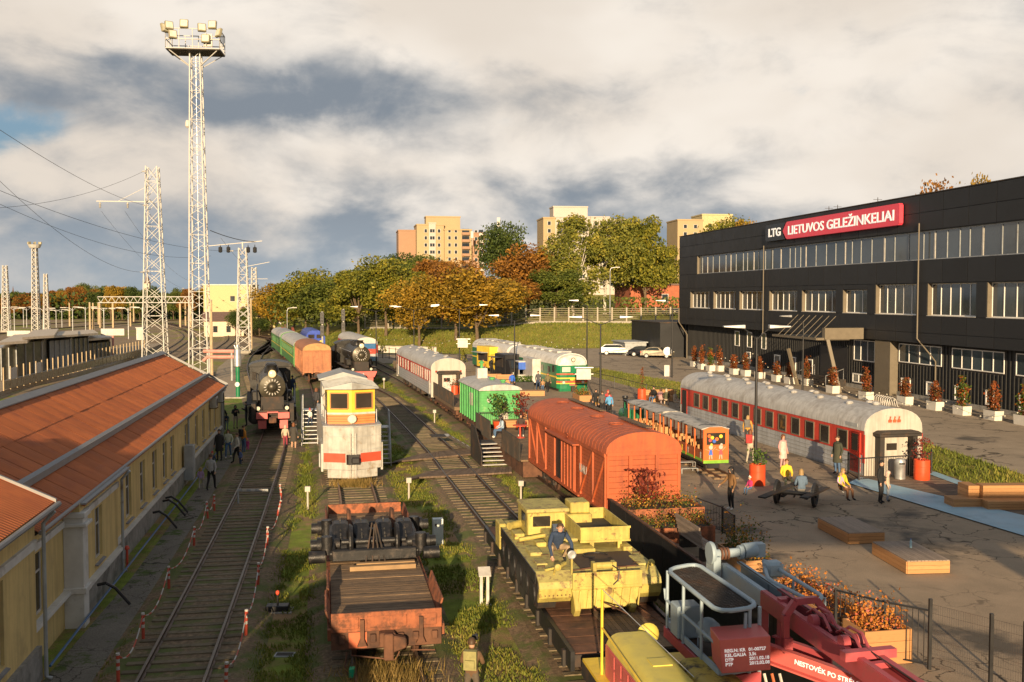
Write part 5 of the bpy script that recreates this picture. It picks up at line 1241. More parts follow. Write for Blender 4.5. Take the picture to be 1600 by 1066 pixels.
# yellow bonnet with louvred salmon side
def bonnet(x0,x1,y0,y1,z0,z1,r):
    pts=[(x0,z0)]+[(x0+r-r*math.cos(a),z1-r+r*math.sin(a)) for a in [i*math.pi/12 for i in range(7)]]+[(x1-r+r*math.sin(a),z1-r+r*math.cos(a)) for a in [i*math.pi/12 for i in range(7)]]+[(x1,z0)]
    return MB().prism(pts,'y',y0,y1)
m_ybon=mat('faded_lemon_paint',(.60,.50,.10),.5,var=.1,col2=(.40,.34,.12),m2=(.52,.7)); m_ydirty=mat('grimy_yellow_paint',(.42,.31,.05),.6,var=.2,col2=(.06,.045,.025),m2=(.48,.62),s2=2.5)
bn=bonnet(-1.15,-.05,-3.6,1.45,1.32,2.24,.32).build('bonnet',m_ybon,cr,smooth=True)
for i in range(9):
    for k in range(2):MB().box(-1.18,-1.15,-3.3+i*.5,-2.95+i*.5,1.4+k*.32,1.66+k*.32).build('louvre',m_pinkred,bn)
MB().box(-1.17,-1.15,-3.6,1.4,1.33,2.02).build('salmon_side',m_pinkred,bn)
MB().box(-.75,-.35,-.6,-.2,2.23,2.26).build('hatch',m_ybon,bn)
MB().lathe([(.03,-.12),(.15,-.11),(.24,-.04),(.26,0),(.15,.02),(.02,.03)],18,(-.1,1.75,2.05),axis='y').build('headlamp_dome',m_ybon,cr,smooth=True)
MB().tube([(-1.22,1.5,1.32),(-1.22,1.5,3.2)],.03,6).tube([(-1.22,1.5,2.35),(-1.26,-3.5,2.15)],.025,6).build('grab_pole',m_yellow,cr); MB().tube([(-1.22,1.5,3.2),(-.2,-1.4,2.3)],.01,4).build('aerial_wire',m_steel,cr)
c2=bonnet(.02,.98,-4.2,.15,1.32,2.08,.22).build('engine_cabin',m_ydirty,cr,smooth=True)
for y in (-.4,-1.3,-2.2):MB().box(-.01,.02,y-.2,y+.2,1.5,1.85).build('window',m_glass2,c2)
# platform
A_,B_,C_,D_=cp(1041,890,3.35),cp(1089,881,3.35),cp(1187,948,3.35),cp(1124,957,3.35)
a_,b_,c_,d_=[Vector((q.x,q.y,1.98)) for q in (A_,B_,C_,D_)]
pf=MB(); pf.add([q+Vector((0,0,dz)) for dz in (-.02,.06) for q in (a_,b_,c_,d_)],[(3,2,1,0),(4,5,6,7),(0,1,5,4),(1,2,6,5),(2,3,7,6),(3,0,4,7)]); pf.build('platform_floor',m_dark,cr)
for p_,q_,m,h_ in ((a_,d_,m_pink,.22),(d_,c_,m_pink,.22),(a_,b_,m_pink,.22),(b_,c_,m_pink,.22)):MB().beam(p_-Vector((0,0,.05)),q_-Vector((0,0,.05)),.10,h_).build('edge_beam',m,cr)
for p_,q_ in ((a_,d_),(d_,c_),(a_,b_)):MB().beam(p_+Vector((.03,.02,.15)),q_+Vector((.03,.02,.15)),.05,.14).build('kick_plate',m_blue,cr)
def rnd_loop(pts,r=.28):
    out=[]; n=len(pts)
    for i,q in enumerate(pts):
        a=(pts[i-1]-q).normalized(); b=(pts[(i+1) % n]-q).normalized()
        for t in (0,.25,.5,.75,1):out.append((q+a*r).lerp(q+b*r,t)*(1-.35*math.sin(math.pi*t))+q*(.35*math.sin(math.pi*t)))
    return out
top=rnd_loop([A_,B_,C_,D_]); MB().tube(top,.05,8,closed=True).build('canopy_frame',m_blue,cr,smooth=True)
m_mesh=mat('rusty_mesh_sheet',(.055,.035,.024),.7,var=.5,scale=8,col2=(.12,.10,.085),m2=(.5,.6),s2=4)
MB().add([q-Vector((0,0,.03)) for q in top],[tuple(range(len(top)))]).build('canopy_mesh',m_mesh,cr)
mm=MB()
for i in range(34):
    t=i/33; mm.beam(A_.lerp(D_,t)+Vector((.06,0,-.02)),B_.lerp(C_,t)-Vector((.06,0,.02)),.008)
for i in range(1,12):
    t=i/12; mm.beam(A_.lerp(B_,t)+Vector((0,-.1,-.02)),D_.lerp(C_,t)+Vector((0,.1,-.02)),.008)
stuff(mm.build('mesh_wire',m_dark,cr))
for i,t in enumerate((.03,.36,.70)):q=A_.lerp(D_,t); MB().cyl(Vector((q.x,q.y,2.0)),q,.035,n=8).build('post',m_blue,cr)
for q in (C_.lerp(D_,.25),C_):MB().cyl(Vector((q.x,q.y,2.0)),q,.04,n=8).build('post',m_blue,cr)
r1,r2=A_.lerp(a_,.5),D_.lerp(d_,.5); r3=C_.lerp(c_,.5).lerp(r2,.35)
MB().tube([r1+Vector((-.03,0,.25)),r1,r1.lerp(r2,.9),r2+Vector((.1,.02,-.08)),r2.lerp(r3,.75),r2.lerp(r3,.98)+Vector((0,0,.12)),r2.lerp(r3,1.0)+Vector((0,0,.6))],.035,8).build('guard_rail',m_blue,cr,smooth=True)
MB().box(-.28,.28,-.25,.25,0,.72).build('hydraulic_tank',m_blue,cr,loc=a_.lerp(c_,.36)+Vector((-.12,.35,.08)),bevel=.03)
eng=MB().lathe([(.1,-.25),(.25,-.2),(.25,.0),(.21,.1),(.12,.16),(.1,.3),(.04,.32)],18,(0,0,.34),axis='y').build('motor',m_blue,cr,smooth=True,loc=a_.lerp(c_,.55)+Vector((-.05,.1,.08)),rot=(0,0,math.pi))
MB().tube([a_.lerp(c_,.5)+Vector((-.25,0,z)) for z in (.1,.3)]+[a_.lerp(c_,.6)+Vector((-.1,-.3,.5)),a_.lerp(c_,.66)+Vector((0,-.1,.12))],.025,6).build('hose',m_blue,cr)
MB().box(-.35,.35,-.2,.2,0,.2).build('seat',m_blue,cr,loc=a_.lerp(c_,.82)+Vector((.12,-.1,.1)),bevel=.06)
# registration box
tl,trr,bl_,br_=cv(1124,1000,18.9),cv(1204,994,18.9),cv(1128,1053,18.9),cv(1204,1047,18.9)
bx=MB(); dpt=Vector((.1,.75,0)); bx.add([tl,trr,br_,bl_,tl+dpt,trr+dpt,br_+dpt,bl_+dpt],[(0,1,2,3),(7,6,5,4),(0,4,5,1),(1,5,6,2),(2,6,7,3),(3,7,4,0)])
rb=bx.build('registration_box',m_pinkred,cr,bevel=.012)
xdir=(trr-tl).normalized(); zdir=(tl-bl_).normalized(); nrm=xdir.cross(zdir).normalized(); zdir=nrm.cross(xdir)*-1 if nrm.cross(xdir).z < 0 else nrm.cross(xdir)
if nrm.y > 0:nrm=-nrm
Mx=Matrix((xdir,zdir,nrm)).transposed().to_euler()
for i,(s1,s2) in enumerate((('REG.N: KR','01-00727'),('KEL.GALIA','3,5t'),('DTP','2011.02.18'),('PTP','2012.02.08'))):
    for j,s_ in enumerate((s1,s2)):
        me=text_mesh(s_,.088,m_signwhite,'LEFT',.002,.003); q=tl+(trr-tl)*(.08 if j == 0 else .55)+(bl_-tl)*(.34+.135*i)+nrm*.012
        stuff(inst('lettering',me,rb,q,Mx))
# jib: twin channel beams, blue at the tail, crimson towards the head
jb0,jb1=cp(1128,892,3.0),cp(1352,1052,3.0); jd=(jb1-jb0); jr=cp(1158,884,3.0)-jb0; jn=Vector((1,.0,0))
off=Vector((.52,.06,0))
def chan(p_,q_,h_,w_,m,nm,flip=1):
    d=(q_-p_).normalized(); s=d.cross(Vector((0,0,1))).normalized(); up=Vector((0,0,1))
    o=MB().beam(p_,q_,.035,h_).beam(p_+up*h_/2+s*w_/2*flip,q_+up*h_/2+s*w_/2*flip,w_,.035).beam(p_-up*h_/2+s*w_/2*flip,q_-up*h_/2+s*w_/2*flip,w_,.035); return o.build(nm,m,cr)
ext=jb0+jd*1.7
for k,o_ in enumerate((Vector((0,0,0)),off)):
    mid=jb0+jd*.34+o_
    chan(jb0+o_,mid,.34,.12,m_blue,'jib_tail_beam',-1 if k == 0 else 1); chan(mid,ext+o_,.34,.12,m_pink,'jib_beam',-1 if k == 0 else 1)
MB().add([jb0+Vector((0,0,-.15)),jb0+off+Vector((0,0,-.15)),ext+off+Vector((0,0,-.15)),ext+Vector((0,0,-.15))],[(0,1,2,3)]).build('jib_web',m_dark,cr)
for t in (.42,.62,.8,1.0,1.25):MB().beam(jb0+jd*t+Vector((0,0,.12)),jb0+jd*t+off+Vector((0,0,.12)),.12,.1).build('cross_tie',m_pink,cr)
for t in (.68,.86):
    q=jb0+jd*t+off*.5; 
    for s in (.2,.8):MB().cyl(jb0+jd*t+off*s-Vector((.07,0,-.22)),jb0+jd*t+off*s+Vector((.07,0,.22)),.13,n=14).build('sheave',m_pink,cr,smooth=True)
    MB().tube([q+Vector((-.1,-.6,.2)),q+Vector((-.05,-.2,.38)),q+Vector((.0,.3,.35)),q+Vector((.02,.6,.18))],.03,6).tube([q+Vector((.05,-.6,.2)),q+Vector((.1,-.2,.42)),q+Vector((.12,.3,.38)),q+Vector((.14,.6,.18))],.03,6).build('hydraulic_hose',m_pink,cr,smooth=True)
q=jb0+jd*.95; MB().beam(q+Vector((-.25,0,.2)),q+off+Vector((.25,0,.2)),.18,.16).build('head_block',m_pink,cr)
q=jb0+jd*.58; hoop=[q+Vector((-.18,0,-.55)),q+Vector((-.18,0,.15)),q+Vector((.02,0,.42)),q+off+Vector((-.02,0,.42)),q+off+Vector((.2,0,.15)),q+off+Vector((.2,0,-.1))]
for a,b in zip(hoop,hoop[1:]):MB().beam(a,b,.12,.13).build('portal_arch',m_pink,cr)
MB().box(-.24,-.06,-.1,.1,-.6,-.3).build('portal_foot',m_pink,cr,loc=q)
for p_ in (cv(1193,985,21.5),cv(1222,990,20.5)):MB().beam(p_+Vector((0,0,-.55)),p_+Vector((0,0,.75)),.16,.16).build('mast_post',m_pink,cr)
nb0,nb1=cv(1200,1018,19.9),cv(1350,1072,18.4); chan(nb0,nb1,.36,.14,m_pinkred,'lower_brace'); 
me=text_mesh('NESTOVĖK PO STRĖLE!',.135,m_signwhite,'LEFT',.002,.003); dirx=(nb1-nb0).normalized(); nn=dirx.cross(Vector((0,0,1))).normalized(); nn=nn if nn.y < 0 else -nn; up_=nn.cross(dirx); up_=up_ if up_.z > 0 else -up_
stuff(inst('lettering',me,cr,nb0.lerp(nb1,.30)+nn*.035,Matrix((dirx,up_,nn)).transposed().to_euler()))
chan(cv(1212,1000,20.6),cv(1300,1030,19.4),.2,.12,m_pink,'upper_brace')
# winch on the tail of the jib
w0=jb0+Vector((-.1,.1,.15))
g=MB().lathe([(.06,-.05),(.26,-.05),(.28,.0),(.26,.05),(.2,.05),(.18,.02),(.06,.02),(.06,.08)],22,(0,0,.2),axis='x').build('winch_gear',m_blue,cr,loc=w0+Vector((-.12,.05,.05)),smooth=True)
MB().box(-.09,.09,-.18,.3,-.35,.2).build('winch_bracket',m_blue,cr,loc=w0+Vector((-.05,0,0)))
MB().cyl(w0+Vector((-.05,.05,.22)),w0+Vector((.6,.1,.22)),.11,n=16).build('winch_drum',m_blue,cr,smooth=True)
for x in (.1,.18,.26):MB().cyl(w0+Vector((x,.05,.22)),w0+Vector((x+.05,.05,.22)),.15,n=16).build('winch_rope',m_rust,cr,smooth=True)
MB().cyl(w0+Vector((.6,.1,.22)),w0+Vector((.7,.1,.22)),.17,n=14).cyl(w0+Vector((.72,.1,.25)),w0+Vector((1.05,.12,.27)),.18,n=14).box(w0.x+1.02,w0.x+1.25,w0.y-.0,w0.y+.25,w0.z+.1,w0.z+.42).build('winch_motor',m_blue,cr,smooth=True)
MB().box(-.2,.2,-.18,.18,0,.36).build('gearbox',m_blue,cr,loc=w0+Vector((1.1,-.75,-.15)),bevel=.06)
# right-hand guard loop
g1=[cp(1192,874,3.2),cp(1240,905,3.2),cp(1289,934,3.2),cp(1270,941,3.2),cp(1200,905,3.2)]
MB().tube(rnd_loop([g1[0],g1[2],g1[3],g1[4]],.2),.045,8,closed=True).build('side_guard',m_blue,cr,smooth=True)
for q in (g1[1],g1[2],g1[4]):MB().cyl(q,q-Vector((0,0,1.1)),.03,n=6).build('post',m_blue,cr)
MB().tube([jb0+jd*.05+off*.5+Vector((0,0,.3)),jb0+jd*1.5+off*.5+Vector((0,0,.25))],.015,4).build('hoist_rope',m_dark,cr)
for i in range(5):
    q=cv(1170+12*i,1060,19.6); MB().tube([q+Vector((0,0,.1)),q+Vector((.03,-.1,-.15)),q+Vector((.06,.05,-.45)),q+Vector((0,.1,-.7))],.03,6).build('slack_hose',mat('orange_hose',(.5,.13,.05),.5) if i % 2 else m_white,cr)

# ------------------------------------------------------------------ green twin diesel locomotive
def diesel(label,loc,rz,L,front=True):
    t=thing('diesel_locomotive',label,'locomotive',loc,rz,None); h=1.45
    out=[(-h,1.0)]+[(-h,3.05)]+roofshell(0,h,3.05,.0)[1:1]
    MB().box(-h,h,.35,L,1.0,3.1).build('body',m_locogreen,t)
    MB().prism(roofshell(0,h+.02,3.1,1.0,flat=.75),'y',.55,L).build('roof',mat('locomotive_roof_white',(.62,.60,.56),.5,col2=(.42,.38,.33),m2=(.5,.7)),t,smooth=True)
    for i in range(5):MB().box(-.7,.7,2.5+i*(L-4)/5,2.5+i*(L-4)/5+1.6,4.02,4.2).build('roof_hatch',m_roofgrey,t,bevel=.04)
    for s in (-1,1):
        MB().box(s*(h+.01)-.012,s*(h+.01)+.012,.4,L,1.95,2.08).build('yellow_line',m_yellow,t)
        for i in range(6):MB().box(s*(h+.01)-.012,s*(h+.01)+.012,2.2+i*(L-4)/6,3.0+i*(L-4)/6,2.3,2.85).build('window',m_glass2,t)
        MB().box(s*(h+.01)-.012,s*(h+.012)+.012,1.0,1.6,2.4,3.0).build('cab_window',m_glass2,t)
    if front:
        nose=MB().prism([(-h,.35),(-1.2,.08),(-.6,0),(.6,0),(1.2,.08),(h,.35)],'z',1.0,3.05).build('nose',m_locogreen,t)
        sh=[(x*.98,z-.02) for x,z in roofshell(0,h,3.06,1.0,flat=.75)]
        mbb=MB(); 
        for k,(yy,sc) in enumerate(((.55,1.),(.3,.97),(.12,.86),(.05,.6))):
            for x,z in sh:mbb.v.append((x*(1-.06*k),yy,3.05+(z-3.05)*sc))
        n_=len(sh); mbb.f=[(k*n_+i,k*n_+i+1,(k+1)*n_+i+1,(k+1)*n_+i) for k in range(3) for i in range(n_-1)]+[tuple(3*n_+i for i in range(n_))]; mbb.m=[0]*len(mbb.f)
        mbb.build('roof_nose',MATS['locomotive_roof_white'],t,smooth=True)
        for s in (-1,1):
            f=MB().box(s*.66-.46,s*.66+.46,-.02+.03,.1,2.42,2.98).build('windscreen_frame',m_locogreen,t); MB().box(s*.66-.38,s*.66+.38,-.01,.03,2.48,2.92).build('pane',m_lens if s < 0 else m_skyglass,f)
            MB().cyl((s*.9,-.06,1.55),(s*.9,.1,1.55),.13,n=12).build('marker_lamp',m_lens,t)
        def band(z0,z1,m,nm):
            poly=[(-h-.01,.34),(-1.2,.065),(-.6,-.018),(.6,-.018),(1.2,.065),(h+.01,.34),(h,.4),(-h,.4)]; MB().prism(poly,'z',z0,z1).build(nm,m,t)
        band(2.22,2.34,m_red,'red_stripe'); band(1.86,1.97,m_yellow,'yellow_stripe'); band(1.52,1.68,m_red,'red_stripe'); band(1.42,1.49,m_yellow,'yellow_stripe')
        MB().prism([(-.4,1.97),(.4,1.97),(.25,1.72),(-.25,1.72)],'y',-.03,-.019).build('yellow_chevron',m_yellow,t)
        MB().cyl((0,-.02,3.55),(0,.3,3.55),.2,n=14).build('headlamp',m_dark,t); MB().lathe([(.02,-.03),(.15,0)],14,(0,-.025,3.55),axis='y').build('headlamp_glass',m_lens,t)
        MB().box(-1.3,1.3,-.05,.3,.72,1.0).build('buffer_beam',m_locogreen,t); MB().box(-.25,.25,-.35,0,.75,1.2).build('coupler',m_dark,t,bevel=.04); MB().box(-1.3,1.3,-.1,.1,.3,.7).build('rail_guard',m_red,t)
        MB().box(-.35,.35,-.03,-.018,1.28,1.38).build('number_plate',m_pinkred,t)
    bogie(t,3.5,3); bogie(t,L-3.5,3); MB().box(-1.3,1.3,.4,L,.7,1.0).build('underframe',m_dark,t); return t
dr=math.atan2(9.0,33.0)
diesel('green diesel locomotive with yellow and red nose stripes beside the white food trailer',(5.45,88,.35),dr,16.6)
q=Vector((5.45,88,.35))+Vector((-math.sin(dr),math.cos(dr),0))*17.0
diesel('rear green section of the twin diesel locomotive behind the yellow food truck',tuple(q),dr,16.6,front=False)

# ------------------------------------------------------------------ children's train on the plaza
m_kid=mat('tangerine_panel',(.62,.13,.03),.5,var=.08); m_kidbrown=mat('brown_slat_side',(.30,.085,.03),.6); m_grassprint=mat('printed_grass',(.20,.42,.04),.5)
kr=math.atan2(3.07,17.8)
def figure(parent,x,y0,z,h,hair,dress,axis='y',out=-1):
    def put(a,b,r,m,nm):
        if axis == 'y':MB().cyl((a,y0,b),(a,y0+out*.012,b),r,n=10).build(nm,m,parent)
    def bar(a,b,c,d,m,nm):MB().beam((a,y0+out*.006,b),(c,y0+out*.006,d),.035,.012).build(nm,m,parent)
    put(x,z+h*.78,h*.14,m_cream,'painted_face'); put(x+.03,z+h*.95,h*.08,hair,'painted_hair')
    MB().prism([(x-h*.14,z+h*.28),(x+h*.14,z+h*.28),(x+h*.07,z+h*.62),(x-h*.07,z+h*.62)],'y',y0+out*.01,y0+out*.001).build('painted_dress',dress,parent)
    bar(x-.05,z+h*.55,x-h*.36,z+h*.66,m_cream,'painted_arm'); bar(x+.05,z+h*.55,x+h*.32,z+h*.80,m_cream,'painted_arm'); bar(x-.04,z+h*.3,x-h*.1,z+h*.02,m_cream,'painted_leg'); bar(x+.04,z+h*.3,x+h*.08,z+h*.03,m_cream,'painted_leg')
def kid_car(label,loc,L,end):
    t=thing('miniature_train_car',label,'train car',loc,kr); h=.60
    MB().box(-h,h,0.02,L,.38,.46).build('floor',m_dark,t)
    MB().box(-.3,.3,.3,L-.3,.1,.38).build('chassis',m_black,t)
    for s in (-1,1):
        for i in range(int(L/.16)):MB().box(*sorted((s*h,s*h-s*.03)),.06+i*.16,.2+i*.16,.46,1.0).build('side_slat',m_kidbrown,t)
        MB().box(*sorted((s*(h+.001),s*h+s*.012)),.05,L-.05,.46,.58).build('grass_print',m_grassprint,t)
        for i in range(6):MB().box(s*h-.03,s*h+.03,i*(L-.06)/5,i*(L-.06)/5+.06,.46,2.0).build('post',m_kid,t)
        for i in range(7):
            y=.4+i*(L-.8)/6; MB().cyl((s*(h+.003),y,.82),(s*(h+.014),y,.82),.075,n=8).box(*sorted((s*(h+.003),s*(h+.013))),y-.05,y+.05,.6,.76).build('painted_child',random.choice((m_cream,m_pink,m_yellow,m_white)),t)
    MB().prism([(-h-.1,2.0),(h+.1,2.0),(h+.1,2.04),(.3,2.14),(-.3,2.14),(-h-.1,2.04)],'y',.04,L+.05).build('roof',mat('grey_canvas_roof',(.42,.40,.37),.7,col2=(.10,.10,.10),m2=(.5,.6)),t)
    for i in range(5):
        y=.7+i*(L-1.2)/5; MB().box(-h+.08,h-.08,y,y+.3,.72,.78).box(-h+.08,h-.08,y+.3,y+.35,.78,1.15).build('bench',m_newwood,t)
    for yy in (.5,L-.5):
        for s in (-1,1):MB().cyl((s*.3,yy,.16),(s*.36,yy,.16),.16,n=12).build('wheel',m_dark,t)
    if end:
        e=MB().box(-h-.03,h+.03,-.04,.015,.40,1.28).box(-h-.03,h+.03,-.04,.015,1.85,2.0).box(-h-.03,-h+.13,-.04,.015,1.28,1.85).box(h-.13,h+.03,-.04,.015,1.28,1.85).prism([(-h-.03,2.0),(h+.03,2.0),(.3,2.12),(-.3,2.12)],'y',-.04,.015).build('end_panel',m_kid,t)
        MB().box(-h+.13,h-.13,-.01,.005,1.28,1.85).build('pane',m_glass2,e)
        for x,z,m in ((-.28,1.5,m_pink),(-.18,1.62,m_yellow),(-.08,1.45,m_bluecloth),(-.33,1.7,m_kid),(.25,1.68,m_yellow),(.05,1.55,m_kid)):MB().cyl((x,-.025,z),(x,-.012,z),.09,n=8).build('window_sticker',m,e)
        MB().box(-h-.03,h+.03,-.055,-.041,.40,.55).build('grass_print',m_grassprint,t)
        figure(t,-.26,-.041,.58,.75,m_yellow,m_bluecloth); figure(t,.24,-.041,.58,.75,m_cream,m_pink)
    return t
KP=P(1118,727,ZP+.42); kd=Vector((-math.sin(kr),math.cos(kr),0)); k0=Vector((KP.x,KP.y,ZP+.12))
kid_car('orange open children\'s train car with painted end panel facing the seesaw',k0,6.0,True)
kid_car('middle open children\'s train car coupled behind the little green engine',k0+kd*6.5,6.0,False)
MB_=thing('miniature_engine','little green steam engine heading the children\'s train','engine',k0+kd*12.9,kr)
MB().box(-.5,.5,0,2.6,.3,.7).build('frame',m_locogreen,MB_); MB().cyl((0,1.0,1.0),(0,2.7,1.0),.34,n=16).build('boiler',m_locogreen,MB_,smooth=True); MB().box(-.5,.5,0,.9,.7,1.5).build('cab',m_locogreen,MB_); MB().box(-.56,.56,-.1,1.0,1.95,2.02).build('cab_roof',m_black,MB_)
for x in (-.46,.46):
    for y in (.04,.86):MB().box(x-.03,x+.03,y-.03,y+.03,1.5,1.95).build('cab_post',m_locogreen,MB_)
MB().lathe([(.12,0),(.11,.6),(.2,.75),(.18,.85)],12,(0,2.35,1.25)).build('chimney',m_black,MB_,smooth=True)
for s in (-1,1):
    for y in (.4,1.3,2.2):MB().cyl((s*.42,y,.2),(s*.5,y,.2),.2,n=12).build('wheel',m_black,MB_)
kt=thing('miniature_track','narrow wooden-sleepered rail ends under the children\'s train','track',k0-Vector((0,0,.12)),kr)
for s in (-1,1):MB().box(s*.33-.03,s*.33+.03,-1.6,16,.08,.16).build('rail',m_rust,kt)
for i in range(22):MB().box(-.6,.6,-1.4+i*.8,-1.15+i*.8,.0,.08).build('sleeper',m_plank,kt)
ks=thing('boarding_step','grey tubular two-tread boarding step beside the children\'s train','step',k0+Vector((-1.25,.4,-.12)),kr)
for z,y in ((.25,0),(.5,.35)):MB().box(-.4,.4,y-.3,y+.05,z-.03,z).build('tread',m_steel,ks)
for x in (-.4,.4):MB().tube([(x,-.3,0),(x,-.3,.22),(x,.05,.22),(x,.05,.47),(x,.4,.47),(x,.4,0)],.025,6).build('side_frame',m_steel,ks)
# ------------------------------------------------------------------ plaza furniture
def wood_platform(label,c4,z0,hgt,nb,m_top,m_side):
    """low timber podium: c4 = near-left, near-right, far-right, far-left corners on the ground"""
    nl,nr,fr_,fl=[Vector(q) for q in c4]; c=(nl+nr+fr_+fl)/4; a=math.atan2(-(fl-nl).x,(fl-nl).y); w=(nr-nl).length; l=(fl-nl).length
    t=thing('timber_podium',label,'podium',(c.x,c.y,z0),a,'low timber podiums on the plaza')
    n=max(6,int(w/.105))
    for i in range(n):x0=-w/2+i*w/n; MB().box(x0+.006,x0+w/n-.006,-l/2,l/2,hgt-.035,hgt+random.uniform(-.002,.002)).build('top_board',m_top,t)
    for k in range(nb):
        za,zb=.02+k*(hgt-.045)/nb,.02+(k+1)*(hgt-.045)/nb-.008
        for s in (-1,1):
            MB().box(-w/2+.01,w/2-.01,s*l/2-.02,s*l/2+.012,za,zb).build('side_board',m_side,t); MB().box(s*w/2-.02,s*w/2+.012,-l/2+.01,l/2-.01,za,zb).build('side_board',m_side,t)
    return t
def gp(px,py,z=ZP):q=P(px,py,z); return (q.x,q.y,z)
wood_platform('low timber podium with empty top next to the seesaw',[gp(1321,851),gp(1379,850),(12.75,36.1,ZP),(11.05,35.8,ZP)],ZP,.40,3,m_deckwood,m_newwood)
wood_platform('low timber podium with a plastic water bottle on top',[gp(1414,898),gp(1480,896),(13.35,32.3,ZP),(11.75,32.15,ZP)],ZP,.42,3,m_deckwood,m_newwood)
bo_=P(1423,856,ZP+.42); b=thing('water_bottle','small clear blue plastic water bottle standing on the podium','bottle',bo_)
m_bottle=mat('blue_plastic',(.35,.55,.65),.15,spec=.7)
MB().lathe([(.035,0),(.04,.01),(.04,.12),(.036,.14),(.04,.16),(.04,.2),(.018,.25),(.018,.27)],12).build('bottle_body',m_bottle,b,smooth=True); MB().cyl((0,0,.27),(0,0,.29),.02,n=10).build('cap',m_bluecloth,b)
# stepped timber lounger on the dark deck
t=thing('stepped_seat','stepped timber lounge seat on the dark deck beside the blue walkway','seat',gp(1546,798),R(0))
t.rotation_euler.z=R(2)
def stack(x0,x1,y0,y1,z0,z1,nm,n):
    for i in range(n):h0=z0+(z1-z0)*i/n; MB().box(x0,x1,y0,y1,h0+.005,h0+(z1-z0)/n-.005).build(nm,m_newwood,t)
stack(-.05,2.2,.0,.75,0,.36,'seat_board',3); stack(.12,2.2,.75,1.35,0,.85,'back_board',6); stack(-1.2,-.06,.5,1.3,0,.36,'seat_board',3); stack(-.35,.1,1.0,1.9,.0,.80,'back_board',5)
# deck and blue walkways
dk=thing('timber_deck','dark boarded terrace between the two blue walkways','deck',(0,0,0))
for i in range(20):
    y0=46.2-i*.62; xa=16.1+(46.2-y0)*.40; MB().box(xa,20.55,y0-.58,y0,ZP+.004,ZP+.03).build('deck_board',m_darkwood,dk)
structure(sheet('blue_walkway',[tuple(gp(*q)[:2]) for q in [(1325,756),(1600,839),(1680,862),(1680,826),(1600,807),(1345,747)]],ZP+.045,m_bluepath))
structure(sheet('blue_walkway',[(19.7,47.2),(20.05,42.4),(20.55,42.4),(20.3,47.2)],ZP+.045,m_bluepath))
# fence round the coach end
def railing(label,pts,h=1.0,gap=.13,m=m_black,z=ZP,posts=True,name='railing',cat='railing'):
    t=thing(name,label,cat,(0,0,0)); pts=[Vector((*q[:2],z)) for q in pts]
    for a,b in zip(pts,pts[1:]):
        MB().beam(a+Vector((0,0,h)),b+Vector((0,0,h)),.045,.04).build('top_rail',m,t); MB().beam(a+Vector((0,0,.1)),b+Vector((0,0,.1)),.035,.03).build('bottom_rail',m,t)
        n=max(2,int((b-a).length/gap))
        for i in range(1,n):q=a.lerp(b,i/n); MB().box(q.x-.008,q.x+.008,q.y-.008,q.y+.008,z+.1,z+h).build('baluster',m,t)
    for q in pts:MB().box(q.x-.03,q.x+.03,q.y-.03,q.y+.03,z,z+h+.04).build('post',m,t)
    return t
railing('black barred railing round the cream end of the coach',[gp(1325,741),gp(1342,752),gp(1432,746),gp(1455,741),(20.25,47.6)],1.05)
railing('black barred railing behind the rail crane',[gp(1305,1008),gp(1380,1030),gp(1452,1046)],1.35,.12)
q0,q1=P(1452,1046,ZP),P(1600,1090,ZP)
t=thing('mesh_fence','fine wire mesh fence panel running on from the black railing','fence',(0,0,0))
for f in (.0,.66,1.0):q=Vector(q0).lerp(Vector(q1),f); MB().box(q.x-.035,q.x+.035,q.y-.035,q.y+.035,ZP,ZP+1.62).build('post',m_black,t)
mm=MB(); n=40
for i in range(n):q=Vector(q0).lerp(Vector(q1),(i+.5)/n); mm.beam(q+Vector((0,0,.05)),q+Vector((0,0,1.5)),.003)
for k in range(8):mm.beam(Vector(q0)+Vector((0,0,.1+k*.2)),Vector(q1)+Vector((0,0,.1+k*.2)),.005)
stuff(mm.build('wire',m_dark,t))
# black panel wall along the plaza edge
pw=thing('panel_wall','tall black sheet panel wall along the plaza edge beside the tracked vehicle','wall',(0,0,0))
ex=lambda y:5.3+.19*(27.8-y)
ys=[36.2-i*1.9 for i in range(9)]
for a,b in zip(ys,ys[1:]):
    mbx=MB(); A0,B0=Vector((ex(a)-.08,a,-.0)),Vector((ex(b)-.08,b,0)); d=(B0-A0)*.992; mbx.beam(A0+Vector((0,0,1.05)),A0+d+Vector((0,0,1.05)),.05,2.02); mbx.build('panel',m_black,pw)
MB().beam((ex(36.2)-.08,36.2,2.09),(ex(21)-.08,21,2.09),.09,.05).build('cap_rail',m_rust,pw)
